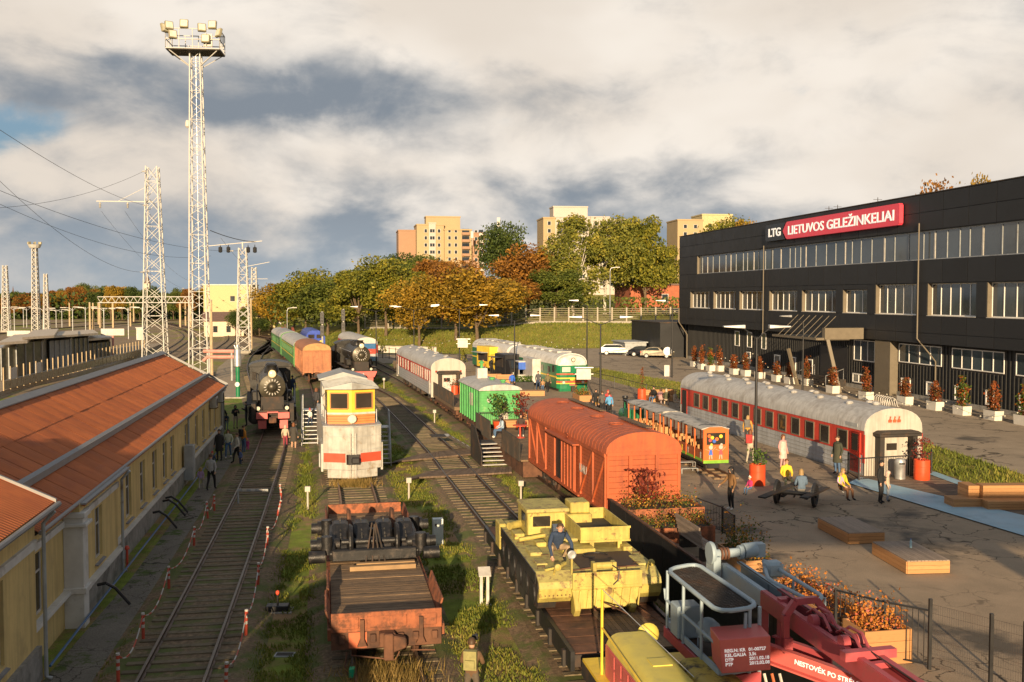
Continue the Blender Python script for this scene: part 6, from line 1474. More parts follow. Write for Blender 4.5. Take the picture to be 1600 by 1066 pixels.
# flower beds in steel-sided boxes
m_flow1=leaf_mat('mixed_flower_leaves',[(0,(.03,.06,.012)),(.45,(.07,.11,.02)),(.62,(.30,.12,.03)),(.8,(.55,.30,.03)),(1,(.45,.08,.10))],noise_s=2.5)
m_flow2=leaf_mat('orange_pink_flowers',[(0,(.12,.07,.02)),(.35,(.45,.16,.03)),(.6,(.6,.26,.05)),(.8,(.55,.12,.09)),(1,(.65,.25,.25))],noise_s=2.2)
m_oliveleaf=leaf_mat('green_grassy_leaves',[(0,(.02,.05,.01)),(.5,(.06,.12,.02)),(1,(.16,.18,.03))],noise_s=2)
m_maple=leaf_mat('dark_red_leaves',[(0,(.05,.015,.015)),(.5,(.16,.03,.02)),(1,(.30,.06,.03))],noise_s=2)
def flower_box(label,c,rz,w,l,h,mleaf,n,hl,seed,side=None):
    t=thing('flower_box',label,'planter',c,rz,None)
    for a in ((-w/2,w/2,-l/2,-l/2+.05),(-w/2,w/2,l/2-.05,l/2),(-w/2,-w/2+.05,-l/2+.05,l/2-.05),(w/2-.05,w/2,-l/2+.05,l/2-.05)):
        for k in range(3):MB().box(*a,h*k/3+.004,h*(k+1)/3-.004).build('side_board',side or m_newwood,t)
    MB().box(-w/2+.05,w/2-.05,-l/2+.05,l/2-.05,h-.12,h-.08).build('soil',m_dark,t)
    def f(g):return ((g.random()-.5)*(w-.1),(g.random()-.5)*(l-.1),h-.05+abs(g.normal())*hl*.5)
    stuff(inst('plants',leaf_cloud('plants',int(n*1.9),f,.04,mleaf,seed=seed),t)); return t
er=R(10.7)
flower_box('upper flower box under the end of the orange boxcar',(5.4,36.0,ZP),er,2.9,1.5,.85,m_flow1,520,.5,61,m_rustw)
flower_box('lower flower box with tall grasses in front of the boxcar',(5.55,34.2,ZP),er,2.7,1.3,.55,m_flow1,520,.5,62,m_rustw)
flower_box('flower box of orange and pink blooms behind the crane',(8.1,25.6,ZP),er,1.0,3.8,.55,m_flow2,800,.55,63)
flower_box('flower box seen through the black railing',(8.55,22.9,ZP),er,1.2,1.0,.8,m_flow2,500,.6,64)
flower_box('small flower patch behind the wooden bench',(7.35,31.0,ZP),er,.9,2.2,.4,m_flow1,700,.9,65)
for i,(px,py,lab) in enumerate(((1003,790,'young dark red maple growing before the orange boxcar end'),)):
    q=P(px,800,ZP); t=thing('young_maple',lab,'tree',(5.0,36.3,ZP),0)
    MB().tube([(0,0,0),(.03,0,.9),(0,.02,1.9)],[.03,.025,.01],6).build('trunk',m_dark,t)
    inst('crown',leaf_cloud('crown',260,lambda g:(g.normal()*.28,g.normal()*.2,.9+g.random()*1.2),.08,m_maple,seed=71),t)
railing('dark box railing beside the flower boxes',[(6.9,36.6),(7.5,35.0),(7.6,33.6)],.95,.1)
# wooden bench with back, facing the plaza
t=thing('slatted_bench','grey-brown slatted bench with high back beside the black panel wall','bench',(6.0,32.2,ZP),er)
for i in range(5):MB().box(-.3+.03*i,-.25+.03*i,-1.1,1.1,1.02-i*.13,1.13-i*.13).build('back_slat',m_deckwood,t)
for i in range(4):MB().box(-.15+i*.14,-.03+i*.14,-1.1,1.1,.42,.46).build('seat_slat',m_deckwood,t)
for y in (-.9,.9):MB().box(-.2,.4,y-.04,y+.04,0,.42).build('leg',m_dark,t)
# drums with shrubs
def drum(label,px,py,leafm,hh,seed,r=.36,h=.95,wild=.2):
    t=thing('drum_planter',label,'planter',P(px,py,ZP),0)
    MB().lathe([(r-.01,0),(r,.02),(r,h*.33),(r+.015,h*.335),(r+.015,h*.35),(r,h*.355),(r,h*.66),(r+.015,h*.665),(r+.015,h*.68),(r,h*.685),(r,h-.02),(r-.03,h),(r-.05,h-.08)],24).build('drum',m_barrel,t,smooth=True)
    MB().tube([(0,0,h-.1),(.03,0,h+hh*.5),(0,.02,h+hh)],[.02,.015,.006],5).build('stem',m_dark,t)
    inst('shrub',leaf_cloud('shrub',170,lambda g:(g.normal()*wild,g.normal()*wild,h+g.random()*hh),.06,leafm,seed=seed),t); return t
drum('red drum planter with leggy maple beside the steel bin',1440,750,m_maple,1.0,81)
drum('red drum planter with grasses at the foot of the black lamp post',1183,758,m_oliveleaf,.7,82,wild=.18)
drum('red drum planter with a thin upright shrub beyond the children\'s train',1003,626,m_vine,1.8,83,wild=.1)
t=thing('litter_bin','shiny steel cylinder litter bin by the coach railing','bin',P(1406,749,ZP))
MB().lathe([(.22,0),(.24,.02),(.24,.66),(.25,.68),(.25,.86),(.2,.95),(.05,.98)],20).build('body',m_steel,t,smooth=True); MB().box(-.12,.12,-.26,-.2,.72,.8).build('opening',m_black,t)
for i,px in enumerate((806,811)):
    t=thing('litter_bin',('steel litter bin standing by the food trailer','second steel bin beside the green locomotive nose')[i],'bin',P(px if px > 870 else 877+5*i,609,ZP)); MB().lathe([(.3,0),(.32,.9),(.28,1.0)],12).build('body',m_steel,t,smooth=True); MB().box(-.12,.12,-.34,-.28,.7,.8).build('opening',m_black,t)
# seesaw made from a wheelset
s0=P(1214,786,ZP); s1=P(1273,792,ZP); ax=(Vector(s1)-Vector(s0)); t=thing('wheelset_seesaw','black seesaw built on an old railway wheelset with two plank arms','seesaw',(Vector(s0)+Vector(s1))/2,math.atan2(ax.y,ax.x)); hw=ax.length/2
for s in (-1,1):
    MB().lathe([(.06,-.05),(.42,-.05),(.5,-.04),(.5,.0),(.46,.06),(.40,.06),(.37,.02),(.14,.02),(.12,.1),(.04,.1)],26,(s*hw,0,.48),axis='x').build('wheel',m_black,t)
    if s > 0:MB().tube([(s*hw-.06,.43*math.cos(a),.48+.43*math.sin(a)) for a in [i*math.pi/14 for i in range(28)]],.02,5,closed=True).build('white_rim',m_white,t)
MB().cyl((-hw,0,.48),(hw,0,.48),.09,n=12).build('axle',m_black,t)
for s,tilt in ((-1,.10),(1,-.05)):
    x=s*hw*.62
    for y0,y1 in ((-1.75,1.75),):MB().beam((x-(.5 if s < 0 else -.2),y0*.9,.58-tilt),(x+(.3 if s < 0 else .4),y1*.9,.58+tilt),.32,.06).build('plank',m_dark,t)
    MB().beam((x,-.3,.36),(x,.3,.36),.12,.1).build('pivot',m_black,t)
# lamp posts
def lamp_post(label,px,py,z,h,arms=2,rz=0,al=1.0,group=None,double_head=True,m=m_black,drop=.0):
    q=P(px,py,z); t=thing('lamp_post',label,'lamp post',q,rz,group)
    MB().cyl((0,0,0),(0,0,h*.45),.085,.075,n=10).cyl((0,0,h*.45),(0,0,h-.5),.07,.05,n=10).build('pole',m,t,smooth=True)
    for s in ((-1,1) if arms == 2 else (1,)):
        MB().tube([(0,0,h-.6),(s*al*.55,0,h-.25),(s*al,0,h-.05)],.03,6).build('arm',m,t); MB().prism([(s*al-.1,h-.08),(s*al+s*.9,h-.02),(s*al+s*.9,h+.05),(s*al-.1,h+.1)] if s > 0 else [(s*al+.1,h+.1),(s*al-.9,h+.05),(s*al-.9,h-.02),(s*al+.1,h-.08)],'y',-.15,.15).build('lamp_head',m_steel,t,bevel=.02)
    return t
LG='black double-headed lamp posts'
lamp_post('tall black double-headed lamp post beside the drum with grasses',1180,748,ZP,9.55-(520-463)*46.5/1550-ZP+.3,2,0,.65)
lamp_post('black double-headed lamp post by the green locomotive nose with a blank sign',938,640,ZP,6.9,2,0,1.5)
lamp_post('black double-headed lamp post between food truck and lone orange bench',804,600,ZP,6.6,2,0,1.6)
lamp_post('black double-headed lamp post behind the red-banded coach roof',718,573,ZP,7.4,2,0,2.5)
lamp_post('black double-headed lamp post along the slope path',647,566,.6,7.6,2,0,2.4)
lamp_post('black double-headed lamp post behind the railcar',588,572,.6,7.6,2,0,2.4)
lamp_post('slim black single-arm lamp post in front of the entrance canopy',1254,615,ZS,6.4,1,math.pi+.2,1.2)
lamp_post('slim black leaning lamp post by the parked cars',1050,590,ZS,7.6,1,math.pi,.8)
lamp_post('slim dark post with curved lamp on the lawn edge',917,590,ZP,8.0,1,math.pi,1.0)
for lab,px,py,z,w in (('white blank notice board on the lamp post beside the green locomotive',912,583,84,1.2),('small white notice board on the lamp post behind the coach',723,536,118,1.2)):
    q=V(px,py,z-.35); t=thing('notice_board',lab,'sign',q); MB().box(-w/2,w/2,-.05,.05,-.55,.35).build('board',m_white,t); MB().box(-w/2-.15,w/2+.3,.0,.06,.42,.5).box(-w/2-.15,w/2+.3,.0,.06,-.12,-.06).build('bracket',m_steel,t)
q=P(1050,588,ZS); t=thing('road_sign','round back of a traffic sign on the post by the parked cars','sign',V(1043,549,q.y-.2)); MB().cyl((0,0,0),(0,.04,0),.42,n=20).build('disc',m_steel,t); MB().box(-.3,.3,.05,.12,-2.9,-1.4).build('junction_box',m_white,t)
# string lights between the lamp posts
def festoon(label,pts,sag,n=14):
    t=thing('string_lights',label,'string lights',(0,0,0),0,None); path=[]
    for a,b in zip(pts,pts[1:]):
        for i in range(n):f=i/n; q=a.lerp(b,f); q.z -= sag*4*f*(1-f); path.append(q)
    path.append(pts[-1]); MB().tube(path,.012,4).build('cable',m_dark,t)
    bm_=MB().lathe([(.01,-.1),(.05,-.06),(.05,-.02),(.02,.0)],6).mesh('bulb',m_lens)
    for q in path[1::2]:inst('bulb',bm_,t,q)
festoon('string of bulbs sagging in front of the grass slope',[V(560,510,128),V(647,522,129),V(718,522,118),V(800,520,110),V(858,530,106),V(917,524,100)],1.2)
festoon('string of bulbs along the planters of the black building',[V(1090,560,98),V(1130,556,95),V(1180,548,92),V(1240,585,84),V(1300,590,76),V(1380,610,70),V(1470,620,65),V(1600,640,60)],.8)
# parked cars
def car(label,px,py,z,rz,L,Wd,Ht,paint,kind='estate'):
    t=thing('parked_car',label,'car',P(px,py,z),rz,None); h=Wd/2
    prof={'estate':[(-.5,.25),(-.5,.55),(-.42,.62),(-.24,.68),(-.10,.97),(.0,1.0),(.36,.98),(.47,.72),(.5,.62),(.5,.25)],'hatch':[(-.5,.25),(-.5,.52),(-.42,.60),(-.22,.66),(-.06,.97),(.1,1.0),(.28,.94),(.44,.68),(.5,.6),(.5,.25)],'sedan':[(-.5,.25),(-.5,.55),(-.4,.62),(-.2,.66),(-.05,.97),(.12,1.0),(.28,.92),(.38,.70),(.5,.66),(.5,.25)]}[kind]
    pts=[(u*L,v*Ht) for u,v in prof]
    mb=MB(); n=len(pts)
    for x,sc in ((-h,.0),(-h*.98,1),(h*.98,1),(h,0)):
        for u,v in pts:
            ins=.0 if v < .66*Ht else .13
            mb.v.append((x*(1-ins)*(1 if abs(x) < h else 1),u,v if v < .66*Ht else v))
    mb.f=[(k*n+i,k*n+(i+1) % n,(k+1)*n+(i+1) % n,(k+1)*n+i) for k in range(3) for i in range(n)]+[tuple(range(n)),tuple(3*n+i for i in range(n))]; mb.m=[0]*len(mb.f)
    mb.build('body',paint,t,smooth=False,bevel=.04)
    gl=[q for q in pts if q[1] > .66*Ht]; 
    for s in (-1,1):
        a=[(u*.93,.70*Ht+(v-.66*Ht)*.78) for u,v in gl]; lo=min(a)[0],max(a)[0]
        MB().prism([(lo[0]-.22,.70*Ht)]+a+[(lo[1]+.02,.70*Ht)],'x',*sorted((s*h*.875,s*h*.90))).build('side_window',m_glass,t)
        MB().box(*sorted((s*h*.55,s*h*.92)),-L/2-.015,-L/2+.1,.5*Ht,.57*Ht).build('headlight',m_lens,t); MB().box(*sorted((s*h*.6,s*h*.93)),L/2-.1,L/2+.015,.5*Ht,.6*Ht).build('tail_light',m_red,t)
        for u in (-.31,.31):
            w=MB().lathe([(.05,-.1),(.3,-.1),(.33,-.06),(.33,.06),(.3,.1),(.05,.1)],18,(s*(h-.1),u*L,.33),axis='x').build('tyre',m_black,t); MB().cyl((s*(h+.005),u*L,.33),(s*(h+.012),u*L,.33),.2,n=12).build('rim',m_steel,w)
    MB().quad((-h*.82,-.225*L,.70*Ht),(h*.82,-.225*L,.70*Ht),(h*.78,-.115*L,.95*Ht),(-h*.78,-.115*L,.95*Ht)).build('windscreen',m_glass,t,loc=(0,-.012,.012)); return t
m_silver=mat('silver_car_paint',(.55,.55,.54),.3,.4,var=.05); m_cblack=mat('black_car_paint',(.02,.02,.025),.2,.3); m_beige=mat('champagne_car_paint',(.42,.37,.28),.3,.5,var=.05)
car('silver estate car parked side-on below the grass slope',965,555,ZS,R(80),4.7,1.8,1.5,m_silver)
car('small black car parked between the silver and champagne cars',1006,557,ZS,R(76),4.0,1.7,1.4,m_cblack,'hatch')
car('champagne hatchback parked nearest to the black annex',1027,559.5,ZS,R(74),4.2,1.75,1.45,m_beige,'sedan')
# food trucks and trailer
def truck(label,loc,rz,body,hgt=2.6,L=5.2):
    t=thing('food_truck',label,'truck',loc,rz)
    MB().box(-1.05,1.05,1.4,L,.6,hgt).build('box_body',body,t,bevel=.05); MB().prism([(.0,.5),(0,1.2),(.45,2.1),(1.4,2.15),(1.4,.5)],'x',-1.0,1.0).build('cab',body,t,bevel=.05)
    MB().quad((-.85,-.01+.04,1.3),(.85,.03,1.3),(.8,.42,2.05),(-.8,.42,2.05)).build('windscreen',m_glass,t,loc=(0,-.02,.01))
    MB().box(-1.08,-1.04,2.0,L-.5,1.3,2.2).build('serving_hatch',m_dark,t); MB().box(-1.9,-1.05,1.9,L-.4,2.25,2.3).build('awning',m_greypaint if body is m_yellow else m_black,t)
    for s in (-1,1):
        for y in (.7,L-1):MB().cyl((s*.8,y,.38),(s*1.05,y,.38),.38,n=14).build('wheel',m_black,t)
        MB().cyl((s*.7,-.03,.8),(s*.7,.02,.8),.12,n=10).build('headlight',m_lens,t)
    return t
q=P(787,585,ZP); truck('yellow food truck with open serving hatch beside the green locomotive',q,R(24),m_yellow,2.9)
q=P(812,596,ZP); truck('black food truck with dark awning behind the white trailer',q,R(20),m_black,2.6,4.6)
q=P(848,604,ZP); t=thing('white_trailer','plain white box trailer with a single door standing on the plaza','trailer',q,R(12))
MB().box(-1.0,1.0,0,4.0,.35,2.6).build('body',m_white,t,bevel=.03); d=MB().box(-.15,.65,-.04,.0,.4,2.1).build('door',m_offwhite,t); MB().box(.05,.42,-.05,-.04,1.5,1.75).build('pane',m_glass2,d); MB().cyl((-.75,-.02,2.4),(-.75,.01,2.4),.06,n=8).build('vent',m_steel,t)
for s in (-1,1):MB().cyl((s*.8,1.8,.3),(s*1.02,1.8,.3),.3,n=12).build('wheel',m_black,t)
t=thing('striped_tent','white and navy market stall between truck and trailer','stall',P(826,600,ZP),R(15)); MB().box(-1,1,0,1.8,2.1,2.2).build('roof',m_white,t); MB().box(-1,1,0,.03,1.4,2.1).build('banner',m_bluecloth,t)
for x in (-.95,.95):
    for y in (.05,1.75):MB().cyl((x,y,0),(x,y,2.1),.03,n=6).build('post',m_white,t)
MB().box(-1,1,.1,.5,.0,.9).build('counter',m_offwhite,t)
# orange wood loungers on the far plaza
def wooden_seat(label,px,py,rz,w,d,h,back=True):
    t=thing('timber_lounge',label,'seat',P(px,py,ZP),rz)
    for k in range(3):MB().box(-w/2,w/2,0,d,h*k/3+.004,h*(k+1)/3-.004).build('board',m_newwood,t)
    if back:
        for k in range(3):MB().box(-w/2,w/2,d*.75,d,h+.01+k*.15,h+.15+k*.15).build('back_board',m_newwood,t)
    return t
wooden_seat('long low orange bench in front of the green caboose',829,619,R(4),2.4,1.3,.42,False); wooden_seat('timber lounge seat near the yellow food truck',768,600,R(8),2.2,1.4,.42); wooden_seat('second timber lounge seat near the lamp post',790,601,R(8),1.4,1.4,.42)
wooden_seat('timber lounge seat where four people sit near the coach',1037,628,R(10),2.4,1.2,.45); wooden_seat('tiered timber bench behind the red cafe table',800,668,R(10),2.3,1.2,.45)
t=thing('black_planter','black square planter with green hedge on the far plaza','planter',P(820,611,ZP),R(8)); MB().box(-.85,.85,0,.9,0,.8).build('box',m_black,t,bevel=.02); inst('hedge',leaf_cloud('hedge',420,lambda g:((g.random()-.5)*1.5,.45+(g.random()-.5)*.8,.8+g.random()*.5),.08,m_oliveleaf,seed=91),t)
t=thing('flower_trough','long trough of ochre flowers at the far end of the boxcar roof','planter',P(915,628,ZP),R(10)); MB().box(-.5,.5,0,2.4,0,.5).build('trough',m_newwood,t); stuff(inst('plants',leaf_cloud('plants',380,lambda g:((g.random()-.5)*.9,g.random()*2.3,.5+abs(g.normal())*.25),.07,m_flow1,seed=92),t))
# decks and dark panels between caboose and boxcar, stairs up to them
dk2=thing('gap_deck','raised timber deck between green caboose and orange boxcar','deck',(poly_at(TR4,51.2),51.2,0),rz_of(TR4,51,63))
for i in range(36):MB().box(-1.7,1.62,i*.35,i*.35+.34,ZP-.08,ZP).build('deck_board',m_plank,dk2)
MB().box(-1.6,1.5,0,12.5,.2,ZP-.1).build('support',m_rust,dk2)
for a,b in ((.2,4.6),(8.0,12.6)):
    pn_=MB().box(-1.76,-1.70,a,b,ZP-.1,ZP+1.05).build('dark_panel',m_dark,dk2)
    for i in range(int((b-a)/.3)):MB().box(-1.79,-1.76,a+.1+i*.3,a+.15+i*.3,ZP-.1,ZP+1.05).build('batten',m_dark,pn_)
p=P(777,732); st=metal_stair('white-tread steps climbing between dark side panels to the deck',(p.x-.1,p.y,0),TH+R(2),1.45,6,.18,.36,rails=False,m=m_dark,tread=m_white,platform=1.5)
MB().prism([(0,0),(0,.9),(2.2,2.1),(3.6,2.1),(3.6,0)],'x',-.80,-.75).build('side_panel',m_dark,st)
p2=P(744,706); metal_stair('second white-tread steps seen behind the dark side panel',(p2.x,p2.y,0),TH+R(92),1.2,6,.18,.3,rails=False,m=m_dark,tread=m_white,platform=1.0)
q=dk2.matrix_basis @ Vector((.1,8.0,ZP)); t=thing('cafe_table','small red cafe table on the deck by the seated visitors','table',q); MB().cyl((0,0,.72),(0,0,.76),.45,n=18).cyl((0,0,0),(0,0,.72),.05,n=8).cyl((0,0,0),(0,0,.03),.28,n=14).build('table',m_red,t)
for i,(x,y,mm_) in enumerate(((-.4,11.9,m_oliveleaf),(1.0,11.6,m_maple))):
    t=thing('potted_tree',('young green tree in a red pot at the caboose end','young dark red tree in a red pot at the caboose end')[i],'tree',dk2.matrix_basis @ Vector((x,y,ZP)))
    MB().lathe([(.3,0),(.36,.5),(.33,.52)],14).build('pot',m_barrel,t,smooth=True); MB().tube([(0,0,.4),(.02,0,1.9)],[.03,.012],5).build('trunk',m_dark,t); inst('crown',leaf_cloud('crown',260,lambda g:(g.normal()*.3,g.normal()*.3,.9+g.random()*1.4),.09,mm_,seed=95+i),t)
railing('black railing across the caboose end of the deck',[tuple((dk2.matrix_basis @ Vector((x,12.7,0)))[:2]) for x in (-1.5,3.2)],1.0,.14)
# timber walkways over track three
for lab,pl_,pr_,pl2,pr2 in (('far timber walkway crossing the third track below the stairs',(628,722),(790,706),(655,712),(738,700)),('near timber walkway crossing the third track',(655,748),(800,740),(680,737),(800,731))):
    a,b,c,d=P(*pl_,.2),P(*pr_,.2),P(*pr2,.2),P(*pl2,.2); t=thing('board_crossing',lab,'walkway',(0,0,0))
    n=26
    for i in range(n):
        f0,f1=i/n,(i+.94)/n; mbx=MB(); z=.285
        qa,qb,qc,qd=a.lerp(b,f0),a.lerp(b,f1),d.lerp(c,f1),d.lerp(c,f0)
        mbx.add([(*v_[:2],zz) for zz in (.2,z+random.uniform(-.006,.006)) for v_ in (qa,qb,qc,qd)],[(3,2,1,0),(4,5,6,7),(0,1,5,4),(1,2,6,5),(2,3,7,6),(3,0,4,7)]); mbx.build('board',m_darkwood,t)
    e0=(a+d)/2; MB().add([(a.x,a.y,.2),(d.x,d.y,.2),(d.x-1.2,d.y-.3,.02),(a.x-1.2,a.y-.3,.02),(a.x,a.y,.28),(d.x,d.y,.28)],[(3,2,1,0),(4,5,2,3)]).build('ramp',m_darkwood,t)
# yard bits
def info_post(label,px,py,h,group='pale info posts between the tracks'):
    t=thing('info_post',label,'post',P(px,py),R(5),group); MB().cyl((0,0,0),(0,0,h),.045,n=8).build('pole',m_cream,t); MB().box(-.12,.12,-.07,.07,h,h+.24).build('head',m_cream,t,bevel=.01)
info_post('pale info post between the shaded track and the flat wagon',481,796,.8); info_post('pale info post beside the flat wagon far end',639,781,.8); info_post('pale info post beyond the far timber walkway',679,662,.8); info_post('pale info post between the third track and the coach',600,608,.9); info_post('pale info post beside the yellow tracked vehicle',814,790,.9)
t=thing('switch_cabinet','pale blue-grey electrical cabinet standing beside the flat wagon','cabinet',P(684,851),TH); MB().box(-.2,.2,-.15,.15,0,1.02).build('box',m_cabinet,t,bevel=.01); MB().box(-.16,.16,-.165,-.15,.08,.92).build('door',m_cabinet,t); MB().box(-.12,-.05,-.17,-.165,.75,.85).build('label_plate',m_dark,t)
t=thing('display_stand','white slanted display panel on two legs beside the third track','sign',P(757,945),R(8))
for x in (-.1,.1):MB().box(x-.045,x+.045,-.03,.03,0,1.0).build('leg',m_white,t)
MB().add([(-.19,-.16,.92),(.19,-.16,.92),(.19,.16,1.12),(-.19,.16,1.12),(-.19,-.16,.95),(.19,-.16,.95),(.19,.16,1.15),(-.19,.16,1.15)],[(3,2,1,0),(4,5,6,7),(0,1,5,4),(1,2,6,5),(2,3,7,6),(3,0,4,7)]).build('panel',m_white,t); MB().box(-.2,.2,-.12,.12,0,.02).build('foot',m_white,t)
t=thing('hydrant_cover','low black hydrant box with red lever between the first two tracks','hydrant',P(434,955),R(4)); MB().box(-.34,.34,-.18,.18,.03,.2).build('box',m_black,t,bevel=.02); MB().box(-.45,.45,-.3,.3,0,.03).build('base',m_conc,t); MB().cyl((0,0,.2),(0,0,.55),.03,n=8).build('stem',m_black,t); MB().lathe([(.03,.5),(.06,.55),(.05,.62),(.01,.64)],8).build('lever',m_red,t)
t=thing('inspection_hatch','rectangular steel inspection hatch set in the ground','hatch',P(445,1024)); MB().box(-.26,.26,-.16,.16,0,.03).build('frame',m_greypaint,t); MB().box(-.22,.22,-.12,.12,.03,.035).build('lid',m_dark,t)
t=thing('derailer_tag','small green tag clipped to the rail in front of the flat wagon','tag',P(550,1054,.3)); MB().box(-.06,.06,-.1,.1,-.05,.16).build('tag',mat('signal_green',(.02,.35,.18),.4),t); MB().box(-.03,.03,-.12,.12,-.1,-.05).build('clip',m_dark,t)
# red and white posts with chain
m_rw_r=mat('post_red',(.45,.07,.04),.5); m_chainw=m_white
def barrier(lst,lab):
    tops=[]
    for i,(px,py,lean) in enumerate(lst):
        q=P(px,py); t=thing('barrier_post','red and white striped chain post '+lab,'post',q,0,'striped chain posts '+lab); t.rotation_euler=(0,R(lean),0)
        MB().cyl((0,0,0),(0,0,.45),.045,n=8).build('lower_post',m_rw_r,t)
        for k in range(4):MB().cyl((0,0,.45+k*.09),(0,0,.54+k*.09),.045,n=8).build('band',m_white if k % 2 == 0 else m_rw_r,t)
        MB().cyl((0,0,.81),(0,0,.86),.05,n=8).build('cap',m_white,t)
        tops.append(q+Vector((math.sin(R(lean))*.8,0,.8)))
    c=thing('barrier_chain','red and white plastic chain strung on the posts '+lab,'chain',(0,0,0))
    for j,(a,b) in enumerate(zip(tops,tops[1:])):
        n=max(6,int((b-a).length/.22)); pr=None
        for i in range(n):
            f0,f1=i/n,(i+1)/n; q=[a.lerp(b,f)-Vector((0,0,.45*4*f*(1-f))) for f in (f0,f1)]; MB().beam(q[0],q[1],.028,.028).build('chain_link',m_white if (i// 2) % 2 else m_rw_r,c)
barrier([(185,1075,0),(224,1006,0),(264,926,0),(303,858,2),(325,815,-3),(335,803,0)],'along the wall path'); barrier([(352,1090,3),(384,1000,2),(403,920,2),(417,858,3),(432,812,14),(440,785,-4)],'right of the shaded track')
t=thing('barrier_bar','black and white striped bar laid across the shaded track','barrier',P(372,768),TH); a=t.matrix_basis.inverted() @ P(372,766,.75); b=t.matrix_basis.inverted() @ P(419,766,.75)
for i in range(7):MB().beam(a.lerp(b,i/7),a.lerp(b,(i+1)/7),.06,.1).build('stripe',m_white if i % 2 else m_greypaint,t)
MB().cyl(Vector((a.x,a.y,0)),a,.04,n=8).build('support',m_greypaint,t)
# litter-free dry weeds under the wagon nose come with the grass below
# ------------------------------------------------------------------ masts, wires, far yard
m_mast=mat('white_lattice_paint',(.42,.41,.39),.55,var=.1,col2=(.36,.27,.20),m2=(.58,.7),s2=.6)
def lattice(parent,h,w0,w1,n,leg=.12,br=.06,m=m_mast,z0=0.):
    lv=[]
    for i in range(n+1):f=i/n; w=w0+(w1-w0)*f; lv.append((w/2,z0+h*f))
    for sx_,sy_ in ((-1,-1),(1,-1),(1,1),(-1,1)):MB().beam((sx_*w0/2,sy_*w0/2,z0),(sx_*w1/2,sy_*w1/2,z0+h),leg,leg).build('leg',m,parent)
    bm_={k:MB() for k in range(4)}
    for i in range(n):
        (a,za),(b,zb)=lv[i],lv[i+1]
        c=[(-1,-1),(1,-1),(1,1),(-1,1)]
        for k in range(4):
            p,q=c[k],c[(k+1) % 4]
            s,e=(p,q) if i % 2 else (q,p)
            bm_[k].beam((s[0]*a,s[1]*a,za),(e[0]*b,e[1]*b,zb),br,br); bm_[k].beam((e[0]*a,e[1]*a,za),(s[0]*b,s[1]*b,zb),br,br) if n < 26 else None
            if i % 3 == 0:bm_[k].beam((p[0]*a,p[1]*a,za),(q[0]*a,q[1]*a,za),br,br)
    for k in range(4):stuff(bm_[k].build('bracing',m,parent))
def footing(t,w):MB().box(-w,w,-w,w,-.1,.45).build('footing',m_conc,t)
# tall floodlight mast
q=P(313,588); t=thing('floodlight_mast','tallest white lattice floodlight mast with lamp basket behind the red roof','mast',q,R(6)); sc_=q.y/1550; Hm=H+(463-88)*sc_
lattice(t,Hm,2.2,1.15,34,.13,.05); footing(t,1.5); MB().cyl((0,0,0),(0,0,Hm),.03,n=6).build('ladder_rod',m_steel,t)
bw=3.05; bz=Hm
MB().box(-bw,bw,-bw*.55,bw*.55,bz,bz+.12).build('basket_floor',m_dark,t)
for x0,y0,x1,y1 in ((-bw,-1.7,bw,-1.7),(bw,-1.7,bw,1.7),(bw,1.7,-bw,1.7),(-bw,1.7,-bw,-1.7)):
    for z in (.15,1.2,2.4):MB().beam((x0,y0,bz+z),(x1,y1,bz+z),.09,.09).build('basket_rail',m_mast,t)
    for i in range(5):f=i/4; MB().beam((x0+(x1-x0)*f,y0+(y1-y0)*f,bz+.1),(x0+(x1-x0)*f,y0+(y1-y0)*f,bz+2.4),.08,.08).build('basket_post',m_mast,t)
for s in (-1,1):
    for y in (-1,1):MB().beam((s*.6,y*.5,bz-1.6),(s*bw*.9,y*1.5,bz),.1,.1).build('bracket',m_mast,t)
m_flood=mat('floodlight_housing',(.30,.27,.18),.45,.3)
for i,(x,z,a) in enumerate(((-2.6,3.0,.5),(-.9,3.25,.1),(1.1,2.85,.3),(2.3,3.2,-.1),(-2.2,2.0,.5),(1.5,1.6,0),(3.0,2.3,-.9),(-3.1,2.7,1.0))):
    f=MB().box(-.48,.48,-.18,.18,-.5,.5).build('floodlight',m_flood,t,loc=(x,-1.8,bz+z-.35),rot=(R(-15),0,a),bevel=.06); MB().box(-.38,.38,-.21,-.18,-.38,.38).build('lens',m_lens,f)
MB().box(1.2,2.2,-1.5,-1.3,bz+.5,bz+1.9).build('control_box',m_offwhite,t); MB().lathe([(.1,0),(.28,.2),(.28,.6),(.18,.9)],10,(-1.05,0,H+(463-203)*sc_)).build('loudspeaker',m_white,t)
# big catenary mast
def cat_mast(label,px,py,wpx,topy,n,w1=.5,arms=True,group='white lattice catenary masts'):
    q=P(px,py); s=q.y/1550; h=H+(463-topy)*s; t=thing('lattice_mast',label,'mast',q,R(8),group); lattice(t,h,wpx*s*.9,wpx*s*w1,n,.15 if q.y < 170 else .18,.065 if q.y < 170 else .11); footing(t,wpx*s*.55); return t,h
cm1,h1=cat_mast('broad tapering white lattice mast rising behind the roof ridge',243,563,37,262,13,.45)
s1=cm1.location.y/1550
MB().beam((-8,0,h1-5.2),(0,0,h1-5.2),.14,.14).beam((-5,0,h1-5.2),(0,0,h1-2.5),.06,.06).build('cross_arm',m_mast,cm1)
for x in (-7.5,-3.6):MB().lathe([(.05,-.9),(.2,-.8),(.06,-.7),(.2,-.55),(.06,-.45),(.2,-.3),(.05,0)],8,(x,0,h1-5.3)).build('insulator',m_offwhite,cm1)
cm2,h2_=cat_mast('slender white lattice mast beside the water column',381,552,22,388,12,.5)
MB().beam((-6.5,0,h2_+.2),(3.2,0,h2_+1.2),.12,.12).beam((0,0,h2_-.2),(0,0,h2_+1.0),.2,.2).build('cross_arm',m_mast,cm2)
